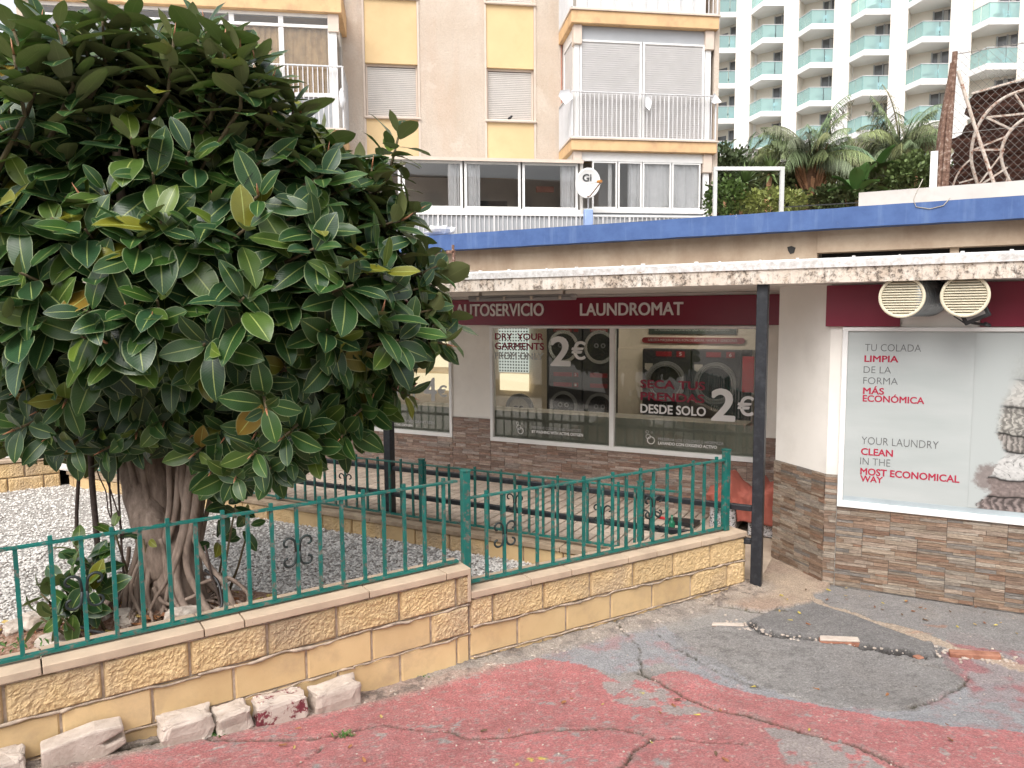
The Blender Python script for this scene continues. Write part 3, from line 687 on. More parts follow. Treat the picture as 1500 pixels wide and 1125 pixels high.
# far side wall of the bed, on the left
bl = thing('back_garden_wall', 'yellow block wall with coping closing the gravel bed at the far left', 'wall', (-7, 8.9, 0))
pB = np.array([-5.96, 9.60, 0]); dB = DL; FB = Frame(pB-dB*4.29, dB, NL)
m = MB(); m.box(0, 4.28, .045, .2, -.1, .365, FB); part('mortar_core', m, MAT['mortar'], bl)
courses(bl, FB, 4.29, .37, (.39, .2), lambda r, s: True, 0, 2)
coping_pieces(bl, FB, 4.31, .37, .41, [.7*k for k in range(7)], MAT['coping'], 0, 0, .24)

# ramp: cement bed with pavers
def zramp(u): return .025+.14*min(1, max(0, (-1.0-u)/2.2))
m = MB(); m.grid(lambda a, b: W(-9.2+8.2*a, -.47+1.97*b, zramp(-9.2+8.2*a)-.010), 41, 2); struct('ramp_bed', m, simple('joint_sand', (.24,.19,.15), .95, .2, 9))
m = MB()
for i in range(82):
    for j in range(17):
        u = -9.15+i*.108; v = -.46+j*.117
        if u > -1.1: continue
        z = zramp(u)+random.uniform(-.0015, .0015); k_ = random.uniform(.82, 1.12); m.cur = (.50*k_, .41*k_, .33*k_); m.box(u+.005, u+.103, v+.005, v+.112, z-.02, z, LF)
pv = part('paver', m, MAT['paver'], thing('paved_ramp', 'ramp of small beige pavers between the curb railing and the laundromat front', 'ramp', W(-4, .4, .15)), stuff=True)
m = MB(); m.poly([tuple(W(u, v, .14)) for u, v in ((-22, -.5), (-9.2, -.5), (-9.2, 8), (-22, 8))]); m.poly([(-30, 2, .13), (-6.9, 9.1, .13), (-6.2, 9.75, .13), (-9, 14, .13), (-30, 22, .13)]); struct('pavement', m, MAT['bright_paving'])

# sloped cement apron between road, ramp and bench
def apron(a, b):
    u = -1.05+.595*a; v = -.52+2.02*b; return W(u, v, .020-.03*max(0, -v-.3)*3+.004*(float(fbm(np.array(u*3), np.array(v*3), 4, 3, 7))-.5))
m = MB(); m.grid(apron, 24, 30); struct('cement_apron', m, MAT['cement'], True)

# ================================================================== LAUNDROMAT
lm = thing('laundromat_building', 'single storey white laundromat with stone-look cladding, maroon sign band and blue roof edge', 'building', W(-2, 1.5, 0))
WV = 1.5; ZF = .165; ZC = 2.43
win_z0, win_z1 = .657, 2.075
gwin = onv(664, 640, WV)[0]   # right edge of the left window
wins = [(-6.6, float(gwin)), (-3.97, -.76)]
# front wall pieces around the openings (thickness behind the face)
m = MB()
def wall_box(u0, u1, z0, z1):
    z0 = -.05 if z0 < .3 else z0; m.box(u0, u1, WV, WV+.12, z0, z1, LF)
wall_box(-9.2, wins[0][0], ZF-.1, ZC); wall_box(wins[0][0], wins[0][1], ZF-.1, win_z0); wall_box(wins[0][0], wins[0][1], win_z1, ZC)
wall_box(wins[0][1], wins[1][0], ZF-.1, ZC); wall_box(wins[1][0], wins[1][1], ZF-.1, win_z0); wall_box(wins[1][0], wins[1][1], win_z1, ZC); wall_box(wins[1][1], -.457, ZF-.1, ZC)
part('front_wall', m, MAT['white_wall'], lm)
m = MB(); m.prism([(0, 0), (3.4, 0), (3.4, .12), (.06, .12), (-.40, .50), (-.40, 1.5), (-.457, 1.5), (-.457, .441)], -.1, ZC, LF); part('corner_wall', m, MAT['white_wall'], lm)
# canopy slab
cp = thing('canopy', 'long flat concrete canopy with lichen-stained edge over the laundromat front', 'canopy', W(-2, .3, 2.4))
m = MB(); m.box(-8.9, 3.4, -.42, 1.62, ZC, ZC+.13, LF); part('slab', m, MAT['soffit'], cp)
m = MB(); m.grid(lambda a, b: W(-8.9+12.3*a, -.45+.004*(float(vnoise(np.array(a*260), np.array(b*4), 5))-.5), ZC-.005+.11*b+.004*(float(vnoise(np.array(a*300), np.array(.5), 8))-.5)*(1 if b < .1 else 0)), 400, 3)
m.quad(W(-8.9, -.45, ZC-.005), W(3.4, -.45, ZC-.005), W(3.4, -.42, ZC-.005), W(-8.9, -.42, ZC-.005)); part('fascia', m, MAT['canopy_face'], cp, True)
m = MB(); m.prism([(-.462, ZC+.105), (-.47, ZC+.16), (-.30, ZC+.185), (-.30, ZC+.105)], -8.9, 3.4, Frame(ORG, VV, ZZ, UU)); part('lip', m, MAT['canopy_lip'], cp)
m = MB()
for k in range(40):
    u = -8.5+k*.31+random.uniform(-.1, .1); r = random.uniform(.006, .014); m.box(u, u+r*2, -.44, -.41, ZC+.16, ZC+.175+r, LF)
part('nail_head', m, MAT['canopy_lip'], cp, stuff=True)
m = MB(); m.box(-8.9, 3.4, -.29, 1.49, ZC+.131, ZC+.15, LF); part('top_screed', m, MAT['roofing'], cp)
# upper wall, roof edge
ub = thing('upper_storey_wall', 'beige band of rendered wall between canopy and blue roof edge', 'wall', W(-2, 1.5, 2.6))
pier = float(onv(1197, 375, WV)[0])
m = MB(); m.box(-9.2, pier, WV, WV+.15, ZC+.151, 3.02, LF); part('wall', m, MAT['upper_beige'], ub)
m = MB(); m.box(pier+.001, 3.6, WV-.02, WV+.15, 2.79, 3.02, LF); part('lintel_beam', m, MAT['upper_beige'], ub)
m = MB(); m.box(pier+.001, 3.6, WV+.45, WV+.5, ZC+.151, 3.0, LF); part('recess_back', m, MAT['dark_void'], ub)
m = MB(); 
for px in (1392,): u = float(onv(px, 365, WV)[0]); m.box(u, u+.07, WV+.02, WV+.09, ZC+.151, 2.79, LF)
part('mullion', m, MAT['upper_beige'], ub)
m = MB(); m.prism([(pier-.28, 2.86), (pier-.24, 2.87), (pier-.20, 2.85), (pier-.215, 2.80), (pier-.25, 2.79), (pier-.27, 2.82)], 0, .004, Frame(ORG+(WV-.006)*VV, UU, ZZ, VV)); part('broken_hole', m, MAT['dark_void'], ub)
rf = thing('roof_edge', 'blue painted roof edge running above the beige wall', 'roof', W(-2, 1.4, 3))
m = MB(); m.grid(lambda a, b: W(-9.4+13*a, 1.33-.0*b, 3.0+.19*b+.006*(float(vnoise(np.array(a*70), np.array(b*2), 6))-.5)), 200, 1)
m.quad(W(-9.4, 1.33, 3.0), W(3.6, 1.33, 3.0), W(3.6, 1.49, 3.0), W(-9.4, 1.49, 3.0)); m.quad(W(-9.4, 1.33, 3.19), W(-9.4, 1.55, 3.2), W(3.6, 1.55, 3.2), W(3.6, 1.33, 3.19)); part('blue_fascia', m, MAT['blue_paint'], rf)
m = MB(); m.box(-9.4, 3.6, 1.5, 12, 3.03, 3.12, LF); part('roof_deck', m, MAT['roofing'], rf)

# window frames and panes
def win_unit(u0, u1, mulls, v=WV, z0=win_z0, z1=win_z1, fw=.05, label=None, panes=True):
    f = MB(); 
    f.box(u0, u1, v-.03, v+.05, z0, z0+fw, LF); f.box(u0, u1, v-.03, v+.05, z1-fw*.6, z1, LF)
    f.box(u0, u0+fw*.8, v-.028, v+.05, z0+fw, z1-fw*.6, LF); f.box(u1-fw*.8, u1, v-.028, v+.05, z0+fw, z1-fw*.6, LF)
    for q in mulls: f.box(q-.028, q+.028, v-.026, v+.05, z0+fw, z1-fw*.6, LF)
    fo = part('window_frame', f, MAT['white_frame'], lm, label=label); bevel(fo, .003)
    e = [u0+fw*.8]+[x for q in mulls for x in (q-.028, q+.028)]+[u1-fw*.8]
    for a, b in zip(e[::2], e[1::2]):
        if panes:
            g = MB(); g.box(a, b, v+.01, v+.016, z0+fw, z1-fw*.6, LF); part('pane', g, MAT['shop_glass'], fo)
    return fo
mid = float(onv(897, 560, WV)[0])
fA = win_unit(wins[0][0], wins[0][1], [-5.6], label='white frame of the window that reads 4 euro')
fB = win_unit(wins[1][0], wins[1][1], [mid], label='white frame of the two-pane window with dryer prices')
RW = 3.2
fC = win_unit(float(onv(1231, 600, 0)[0]), RW, [], v=-.004, z0=.655, z1=2.09, panes=False, label='white frame round the printed poster window')
u0C = float(onv(1231, 600, 0)[0])+.04
m = MB(); m.box(u0C, RW-.04, -.012, -.008, .705, 2.06, LF); part('poster', m, MAT['poster_film'], fC, label='pale grey-green printed film with slogans and knitwear picture')
m = MB(); m.box(u0C, RW-.04, -.0145, -.0125, .705, .745, LF); part('poster_border', m, simple('poster_border', (.36,.41,.43), .4), fC)
# frosted lower film
filmz = float(onv(760, 603, WV)[2])
for a, b, pr in ((wins[0][0]+.04, -5.63, fA), (-5.57, wins[0][1]-.04, fA), (wins[1][0]+.04, mid-.028, fB), (mid+.028, wins[1][1]-.04, fB)):
    m = MB(); n = max(2, int((b-a)/.13))
    for k in range(n): m.box(a+(b-a)*k/n+.0015, a+(b-a)*(k+1)/n-.0015, WV+.018+.002*(k % 2), WV+.021+.002*(k % 2), win_z0+.05, filmz, LF)
    part('frosted_film', m, MAT['frosted_film'], pr)

# sign bands
sg = thing('shop_sign', 'long maroon sign band reading AUTOSERVICIO and LAUNDROMAT above the windows', 'sign', W(-3, 1.45, 2.2))
sz0, sz1 = 2.085, 2.395
m = MB(); m.box(-8.8, -.50, WV-.05, WV-.004, sz0, sz1, LF); bevel(part('sign_panel', m, MAT['maroon'], sg), .003)
m = MB(); m.box(-8.8, -.50, WV-.02, WV-.003, sz1+.003, ZC-.005, LF); part('top_trim', m, MAT['white_wall'], sg)
ua, ub_ = float(onv(1211, 440, 0)[0]), float(onv(1320, 440, 0)[0]); uc = float(onv(1437, 440, 0)[0])
for a, b, lb in ((ua, ub_, 'plain maroon sign panel beside the left round vent'), (uc, 3.4, 'plain maroon sign panel at the right edge beside the floodlight')):
    m = MB(); m.box(a, b, -.035, -.003, 2.095, ZC-.012, LF); o = single('sign_panel', m, MAT['maroon'], lb, 'sign'); bevel(o, .003)

# ------------------------------------------------------------------ lettering
_fonts = {}
def text_mesh(s, bold=0.0, extrude=.004, space=1.0):
    if bold > 0:     # heavier strokes: copies of the outline shifted by a stroke's width, each a hair behind the last
        me = text_mesh(s, 0.0, extrude, space); n = len(me.vertices); co = np.zeros(n*3); me.vertices.foreach_get('co', co); co = co.reshape(-1, 3); fc = [tuple(p.vertices) for p in me.polygons]; bpy.data.meshes.remove(me)
        V, Fc = [], []; b = bold*1.5
        for k, (dx, dy) in enumerate(((0, 0), (-b, 0), (b, 0), (0, -b*.8), (0, b*.8), (-b*.7, -b*.6), (b*.7, b*.6), (b*.7, -b*.6), (-b*.7, b*.6))): V.append(co+np.array([dx, dy, -extrude*.04*k])); Fc += [tuple(i+k*n for i in f) for f in fc]
        me = bpy.data.meshes.new('letters'); me.from_pydata(np.concatenate(V).tolist(), [], Fc); me.update(); return me
    cu = bpy.data.curves.new('letters', 'FONT'); cu.body = s; cu.offset = bold; cu.extrude = extrude; cu.space_character = space; cu.resolution_u = 4
    o = bpy.data.objects.new('letters', cu); COL.objects.link(o); dg = bpy.context.evaluated_depsgraph_get(); me = bpy.data.meshes.new_from_object(o.evaluated_get(dg))
    bpy.data.objects.remove(o); bpy.data.curves.remove(cu); return me
def letters(s, m, parent, u0, u1, z, h, v, bold=0.02, depth=.003, space=1.0, name='lettering', cap=None, slant=0.0):
    """text in the wall plane: left edge u0, right edge u1, baseline z, capital height h"""
    me = text_mesh(s, bold, .02, space); co = np.zeros(len(me.vertices)*3); me.vertices.foreach_get('co', co); co = co.reshape(-1, 3)
    x0, x1 = co[:, 0].min(), co[:, 0].max(); capm = text_mesh('H', bold, .02); cc = np.array([q.co[:] for q in capm.vertices]); y0, y1 = cc[:, 1].min(), cc[:, 1].max(); bpy.data.meshes.remove(capm)
    x = u0+(co[:, 0]-x0)/(x1-x0)*(u1-u0); zz = z+(co[:, 1]-y0)/(y1-y0)*h; d = v-depth*(co[:, 2]/.02*.5+.5)
    P = ORG[None]+x[:, None]*UU+d[:, None]*VV+zz[:, None]*ZZ-wpos(parent)[None]
    me.vertices.foreach_set('co', P.ravel()); me.materials.clear(); me.materials.append(m); me.update()
    o = bpy.data.objects.new(name, me); COL.objects.link(o); o.parent = parent; return o
def tpx(s, m, parent, pxl, pyl, pxr, h_px, v, **k):
    """lettering surveyed by its ends on the wall (baseline at left end pixel)"""
    a = onv(pxl, pyl, v); b = onv(pxr, pyl, v); c = onv(pxl, pyl-h_px, v)
    return letters(s, m, parent, a[0], b[0], a[2], c[2]-a[2], v, **k)
sv = WV-.052
tpx('LAVANDERÍAS', MAT['sign_letter'], sg, 520, 463, 656, 18, sv, bold=.014, depth=.012)
tpx('AUTOSERVICIO', MAT['sign_letter'], sg, 668, 463.5, 797, 17.5, sv, bold=.014, depth=.012)
tpx('LAUNDROMAT', MAT['sign_letter'], sg, 850, 462.5, 1001, 18, sv, bold=.014, depth=.012)
gv = WV-.006+.012
m_ = MAT
# left window
for s, mt, a, y, b, h, bd in (('YOUR LAUNDRY', 'letter_red', 500, 565, 612, 9, .014), ('FROM ONLY', 'letter_grey', 520, 577.5, 612, 10, .02), ('4', 'letter_grey', 621, 587, 640, 34, .014), ('€', 'letter_grey', 641, 581, 655, 16, .02),
                               ('BY WASHING WITH ACTIVE OXYGEN', 'letter_white', 540, 620, 604, 3, .01), ('PRESERVE COLORS AND SANITIZES', 'letter_grey', 540, 614, 637, 3.5, .0)):
    tpx(s, m_[mt], fA, a, y, b, h, gv, bold=bd, depth=.001)
for s, mt, a, y, b, h, bd in (('DRY  YOUR', 'letter_red', 725, 497.5, 796, 9.5, .018), ('GARMENTS', 'letter_red', 725, 511.5, 797, 10, .018), ('FROM ONLY', 'letter_grey', 725, 525.5, 796, 9.5, .014),
                               ('2', 'letter_white', 806, 536, 836, 43, .018), ('€', 'letter_white', 837, 526.5, 858, 25, .014), ('PRESERVE COLORS AND SANITIZES', 'letter_grey', 779, 628, 851, 4, .0), ('BY WASHING WITH ACTIVE OXYGEN', 'letter_white', 779, 634, 854, 4.2, .02),
                               ('SECA TUS', 'letter_red', 938, 568, 1033, 12, .018), ('PRENDAS', 'letter_red', 938, 586, 1032, 12, .018), ('DESDE SOLO', 'letter_white', 938, 604.5, 1034, 13, .018),
                               ('2', 'letter_white', 1041, 616, 1077, 47, .018), ('€', 'letter_white', 1080, 608.5, 1104, 27, .014), ('PRESERVA LOS COLORES E HIGIENIZA', 'letter_grey', 964, 645, 1060, 4.2, .0), ('LAVANDO CON OXIGENO ACTIVO', 'letter_white', 964, 651, 1050, 4.4, .02)):
    tpx(s, m_[mt], fB, a, y, b, h, gv, bold=bd, depth=.001)
for cx, cy, r in ((758, 620, 2), (764.5, 620.5, 1.1), (760, 626, 3.6), (762.5, 631, 4.6), (948, 632.5, 2), (955, 633.5, 1.2), (949.5, 639.5, 3.2), (953.5, 645, 5)):
    c = onv(cx, cy, gv); k = .0088*r; m = MB(); m.ring(W(c[0], gv-.001, c[2]), VV, k*.82, k, .001, 20); part('bubble_logo', m, MAT['letter_white'], fB)
pvv = -.0135
for s, mt, a, y, b, h, bd in (('TU COLADA', 'letter_dark', 1267, 514, 1349, 10, -.012), ('LIMPIA', 'letter_bright_red', 1266, 530, 1316, 9.5, .017), ('DE LA', 'letter_dark', 1265, 546, 1305, 9.5, -.012), ('FORMA', 'letter_dark', 1264.5, 562, 1315, 9.5, -.012),
                               ('MÁS', 'letter_bright_red', 1264, 577, 1295, 9.5, .017), ('ECONÓMICA', 'letter_bright_red', 1263.5, 588, 1354, 9.5, .017), ('YOUR LAUNDRY', 'letter_dark', 1262, 650, 1375, 10.5, -.012), ('CLEAN', 'letter_bright_red', 1261, 666, 1308, 10, .017),
                               ('IN THE', 'letter_dark', 1260, 680, 1304, 10, -.012), ('MOST ECONOMICAL', 'letter_bright_red', 1260, 695, 1406, 10, .017), ('WAY', 'letter_bright_red', 1260, 705, 1293, 9, .017)):
    tpx(s, m_[mt], fC, a, y, b, h, pvv, bold=bd, depth=.0008)

# knitwear picture printed on the poster film (flat print: fine coloured mesh)
def knit_print():
    """flat print of folded knitwear: cream rib, dotted white wool, open dark cable, brown fur"""
    ul = float(onv(1425, 600, pvv)[0]); ur = 2.35; zb = .748; zt_ = 2.05; nx, nz = 190, 270
    us = np.linspace(ul, ur, nx+1); zs = np.linspace(zb, zt_, nz+1); U_, Z_ = np.meshgrid((us[:-1]+us[1:])/2, (zs[:-1]+zs[1:])/2)
    C = np.ones(U_.shape+(3,))*np.array((.413, .441, .431)); x = U_-ul; o1 = fbm(x, Z_, 5, 4, 3)-.5; o2 = fbm(x, Z_, 16, 4, 4)-.5; fuzz = fbm(x, Z_, 70, 3, 6)-.5
    zw = Z_+.10*o1+.10*np.sin(x*5.5)*.5
    def pz(py): return float(onv(1470, py, pvv)[2])
    edges = [(2.1, .24), (pz(540), .20), (pz(580), .17), (pz(622), .135), (pz(648), .16), (pz(668), .20), (pz(682), .15), (pz(705), .08), (pz(722), .13), (pz(738), .05), (pz(748), .03), (.5, .03)]
    ez = np.array([e[0] for e in edges])[::-1]; ex = np.array([e[1] for e in edges])[::-1]
    left = np.interp(Z_, ez, ex)+.05*o2+.03*fuzz; soft = np.interp(Z_, [.7, pz(640), pz(560), 2.05], [.03, .035, .10, .20]); al = np.clip((x-left)/soft, 0, 1); al = al*al*(3-2*al)
    al *= np.interp(Z_, [.7, pz(600), pz(520), 2.02], [1, 1, .55, .10])
    rib = lambda f, k: .5+.5*np.sin(x*f*1.6+.5*k*np.sin(Z_*f*.9)+9*o2+4*fuzz)
    holes = vnoise(x*75+3*np.sin(Z_*30), Z_*55, 8)
    col = np.zeros_like(C)
    def band(z0, z1, c, pat):
        m_ = np.clip((zw-z0)/.012, 0, 1)*np.clip((z1-zw)/.012, 0, 1); q = (zw-z0)/(z1-z0); sh = .60+.45*np.sin(np.clip(q, 0, 1)*3.14)**.5
        cc = np.array(c)[None, None]*(pat*sh)[..., None]; col[:] = np.where((m_ > 0)[..., None], col*(1-m_[..., None])+cc*m_[..., None], col)
    band(pz(545), 2.4, (.50, .51, .48), .86+.14*rib(150, 2)); band(pz(590), pz(545), (.52, .50, .46), .75+.35*(holes > .38)); band(pz(628), pz(590), (.42, .40, .36), .45+.8*rib(95, 3)*(holes > .3)); band(pz(652), pz(628), (.36, .33, .30), .35+.8*rib(120, 1.5))
    band(pz(692), pz(652), (.56, .55, .53), .82+.28*(holes > .33)-.35*(holes < .12)); band(pz(720), pz(692), (.23, .185, .17), .7+.7*(fuzz+.5)); band(.5, pz(720), (.27, .22, .205), .35+.95*rib(80, 2.5)*(.6+.8*(fuzz+.5)))
    fd = ((x-.125)/.10)**2+((Z_-pz(702))/.11)**2+1.2*o2+.8*fuzz; fa = np.clip((1.15-fd)/.7, 0, 1); fm = (fa > 0) & (al < .9); col[fm] = np.array((.25, .205, .19)); al = np.maximum(al, .9*fa)
    col *= (.66+.5*(fuzz+.5)*.7)[..., None]; C = C*(1-al[..., None])+col*al[..., None]
    m2 = MB(); m2.v = [tuple(W(u, pvv-.0012, z)) for z in zs for u in us]
    for j in range(nz):
        for i in range(nx): a = j*(nx+1)+i; m2.f.append((a, a+1, a+nx+2, a+nx+1)); m2.c.append(tuple(C[j, i]))
    part('knitwear_picture', m2, MAT['print'], fC)
knit_print()

# ------------------------------------------------------------------ cladding tiles
def tile_variant(k, pal):
    r = random.Random(500+k); m = MB(); Wt, Ht = .385, .195; z = 0; row = 0
    m.cur = (.10, .08, .065); m.box(.0, Wt, .004, .012, 0, Ht)
    while z < Ht-.005:
        h = min(r.choice((.024, .030, .034, .018)), Ht-z)
        if Ht-z-h < .012: h = Ht-z
        x = 0
        while x < Wt-.01:
            w = r.uniform(.09, .26)
            if Wt-x-w < .06: w = Wt-x
            d = r.uniform(-.002, .006); c = np.array(r.choice(pal))*r.uniform(.8, 1.2); m.cur = tuple(c)
            a, b, zz0, zz1 = x+.0012, x+w-.0012, z+.001, z+h-.001
            if x == 0: a = .002
            if x+w >= Wt-.001: b = Wt-.002
            m.hexa([(a, -d, zz0), (b, -d*r.uniform(.6, 1), zz0), (b, .004, zz0), (a, .004, zz0), (a, -d, zz1), (b, -d, zz1), (b, .004, zz1), (a, .004, zz1)])
            x += w
        z += h
    me = m.mesh('tile'); me.materials.append(MAT['cladding']); return me
PAL_R = [(.26,.18,.125), (.22,.155,.115), (.31,.25,.20), (.26,.225,.19), (.33,.27,.21), (.20,.185,.17), (.28,.195,.14), (.23,.14,.095), (.34,.30,.25), (.28,.23,.18)]
PAL_M = [(.34,.25,.205), (.27,.18,.14), (.38,.30,.25), (.31,.235,.20), (.24,.165,.135), (.42,.35,.31), (.30,.19,.145), (.35,.30,.27)]
TR = [tile_variant(k, PAL_R) for k in range(9)]; TM = [tile_variant(20+k, PAL_M) for k in range(9)]
_cut = {}
def tiles(fr, s0, s1, z0, z1, var, parent, off=.0):
    """running-bond tiles on a frame whose a is along the wall, b pointing into it; end tiles are cut"""
    r = 0; z = z1
    while z > z0+.01:
        h = min(.195, z-z0); zb = z-h; s = s0-(r % 2)*.1925+off-(.385 if off else 0)
        while s < s1-.004:
            a = max(s, s0); b = min(s+.385, s1)
            if b-a > .015:
                base = random.choice(var)
                if b-a > .384 and h > .19: me = base
                else:
                    key = (base.name, round(a-s, 3), round(b-s, 3), round(h, 3))
                    if key not in _cut:
                        bm_ = base.copy(); co = np.zeros(len(bm_.vertices)*3); bm_.vertices.foreach_get('co', co); co = co.reshape(-1, 3)
                        co[:, 0] = np.clip(co[:, 0], a-s+.001, b-s-.001); co[:, 2] = np.clip(co[:, 2]-(.195-h), 0, h); bm_.vertices.foreach_set('co', co.ravel()); bm_.update(); _cut[key] = bm_
                    me = _cut[key]
                inst('tile', me, parent, fr(s, -.014, zb), fr.a, fr.b, (0, 0, 1))
            s += .385
        z = zb; r += 1
def tfr(u, v): return Frame(W(u, v, 0), UU, VV)
# main front: under the windows and up to sill height on the piers
F0 = tfr(0, WV); ptop = .925
tiles(F0, -9.0, wins[0][1]+.0, .02, win_z0-.003, TM, lm)
tiles(F0, wins[0][1]+.003, wins[1][0]-.003, .02, ptop, TM, lm)
tiles(F0, wins[1][0], wins[1][1], .02, win_z0-.003, TM, lm)
tiles(F0, wins[1][1]+.003, -.46, .02, ptop, TM, lm)
uCl = float(onv(1231, 600, 0)[0]); tt = float(onv(1210, 694, 0)[2])
tiles(tfr(0, 0), -.005, uCl-.003, .03-.03, tt, TR, lm); tiles(tfr(0, 0), uCl, RW+.2, 0, .652, TR, lm)
dd = np.array([.457, -.441]); ddl = np.linalg.norm(dd); aD = (dd[0]*UU+dd[1]*VV)/ddl; bD = np.array([-aD[1], aD[0], 0]); FD = Frame(W(-.457, .441, 0), aD, bD)
tiles(FD, .0, ddl+.008, 0, tt, TR, lm, off=.1)

# ------------------------------------------------------------------ inside the laundry
rm = thing('laundry_room', 'cream interior of the laundry seen through its front windows', 'room', W(-3, 3, ZF))
m = MB(); m.box(-9.1, -.2, 4.55, 4.6, ZF, 2.42, LF); m.box(-9.15, -9.1, 1.62, 4.6, ZF, 2.42, LF); m.box(-.25, -.2, 1.62, 4.6, ZF, 2.42, LF); part('wall', m, MAT['laundry_wall'], rm)
m = MB(); m.box(-9.1, -.2, 1.62, 4.6, ZF-.05, ZF, LF); part('floor', m, MAT['laundry_floor'], rm)
m = MB(); m.box(-9.1, -.2, 1.63, 4.6, 2.36, 2.42, LF); part('ceiling', m, MAT['white_wall'], rm)
for k, (u_, v_) in enumerate(((-5.6, 2.5), (-3.3, 2.4), (-1.7, 2.0), (-3.4, 3.6))):
    t = thing('ceiling_lamp', ('flat lit ceiling panel deep in the laundry behind the 4 euro window', 'flat lit ceiling panel above the folding counter', 'flat lit ceiling panel over the washing machines', 'flat lit ceiling panel near the backlit rear window')[k], 'lamp', W(u_, v_, 2.35)); m = MB(); m.box(u_-.3, u_+.3, v_-.15, v_+.15, 2.335, 2.358, LF); part('housing', m, MAT['white_frame'], t); m = MB(); m.box(u_-.28, u_+.28, v_-.13, v_+.13, 2.330, 2.334, LF); part('diffuser', m, MAT['lamp_panel'], t)
def plane_px(x0, y0, x1, y1, v): a = onv(x0, y0, v); b = onv(x1, y1, v); return a[0], b[0], b[2], a[2]
vb = 4.5
u0, u1, z0, z1 = plane_px(731, 470, 775, 546, vb); bw = thing('back_window', 'backlit rear window with dotted upper film and cream lower pane', 'window', W(u0, vb, z0))
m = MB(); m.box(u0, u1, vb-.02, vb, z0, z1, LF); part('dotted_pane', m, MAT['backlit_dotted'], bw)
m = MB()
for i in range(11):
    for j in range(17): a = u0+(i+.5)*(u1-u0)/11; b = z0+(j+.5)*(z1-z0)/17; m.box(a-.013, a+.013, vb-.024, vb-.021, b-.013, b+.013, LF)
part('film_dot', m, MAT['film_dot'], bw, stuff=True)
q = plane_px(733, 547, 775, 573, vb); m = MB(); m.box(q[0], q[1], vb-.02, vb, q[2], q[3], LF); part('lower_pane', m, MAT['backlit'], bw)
q = plane_px(500, 480, 662, 538, 4.45); b2 = thing('back_window', 'wide backlit cream rear window behind the 4 euro lettering', 'window', W(q[0], 4.45, q[2]))  # added glowing panel standing in for a bright interior, not a known window
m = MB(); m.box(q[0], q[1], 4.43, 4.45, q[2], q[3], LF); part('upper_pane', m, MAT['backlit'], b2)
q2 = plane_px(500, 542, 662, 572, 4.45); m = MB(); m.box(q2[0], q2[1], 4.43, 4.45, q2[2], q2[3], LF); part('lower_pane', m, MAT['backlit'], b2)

def porthole(parent, c, r, ax, door_mat, open_=False):
    m = MB(); m.ring(c-ax*.02, ax, r*.80, r, .03, 30); part('door_ring', m, door_mat, parent)
    m = MB(); m.ring(c-ax*.01, ax, .001, r*.80, .01, 30); part('door_glass', m, MAT['drum'], parent)
def machine(label, u0, u1, v, z0, z1, doors, labels, group):
    t = thing('tumble_dryer', label, 'dryer', W((u0+u1)/2, v, z0), group)
    m = MB(); m.box(u0+.006, u1-.006, v, v+.6, z0, z1, LF); bevel(part('body', m, MAT['machine'], t), .01)
    for (zc, r, chrome) in doors:
        c = W((u0+u1)/2, v-.005, zc); porthole(t, c, r, VV, MAT['chrome'] if chrome else MAT['machine_grey'])
        for k in (-1, 1):
            m = MB(); m.ring(W((u0+u1)/2+k*.05, v-.03, zc+.02), VV, .018, .034, .01, 14); part('door_button', m, MAT['machine_grey'], t)
    for zc in labels:
        m = MB(); m.box(u0+.12, u1-.16, v-.008, v-.001, zc-.03, zc+.03, LF); m.box(u1-.13, u1-.06, v-.008, v-.001, zc-.03, zc+.03, LF); part('red_label', m, MAT['red_label'], t)
    return t
vm = 3.3
ux = [float(onv(x, 540, vm)[0]) for x in (800, 853, 906)]
zdr = [float(onv(850, y, vm)[2]) for y in (508, 596, 549, 564, 483)]
for k in range(2):
    t = machine(('left' if k == 0 else 'right')+' stacked dark tumble dryer behind the 2 euro window', ux[k], ux[k+1], vm, ZF, 2.2, [(zdr[0], .235, True), (zdr[1], .215, False)], [zdr[2], zdr[3], zdr[4]], 'stacked tumble dryers')
    letters('capacidad 12kg', MAT['letter_grey'], t, ux[k]+.14, ux[k+1]-.18, zdr[4]-.025, .035, vm-.010, bold=.0, depth=.001)
    for n_, zc in ((str(3-k*2 if False else (2 if k == 0 else 4)), zdr[2]), (('1' if k == 0 else '3'), zdr[3])): letters(n_, MAT['letter_grey'], t, ux[k+1]-.115, ux[k+1]-.085, zc-.018, .036, vm-.010, bold=.01, depth=.001)
# open washer door leaning left
od = thing('washer_door', 'open round washer door with two button eyes left of the dryers', 'washer door', W(ux[0]-.22, vm-.4, 1.0))
c = onv(760, 599, vm-.5); m = MB(); m.ring(W(*c), VV, .16, .215, .05, 30); part('outer_ring', m, MAT['machine_grey'], od)
m = MB(); m.ring(W(c[0], c[1]+.01, c[2]), VV, .001, .16, .03, 30); part('inner_dish', m, MAT['cream_counter'], od)
for k in (-1, 1): m = MB(); m.ring(W(c[0]+k*.045, c[1]-.015, c[2]+.01), VV, .002, .036, .02, 16); part('button', m, MAT['machine'], od)
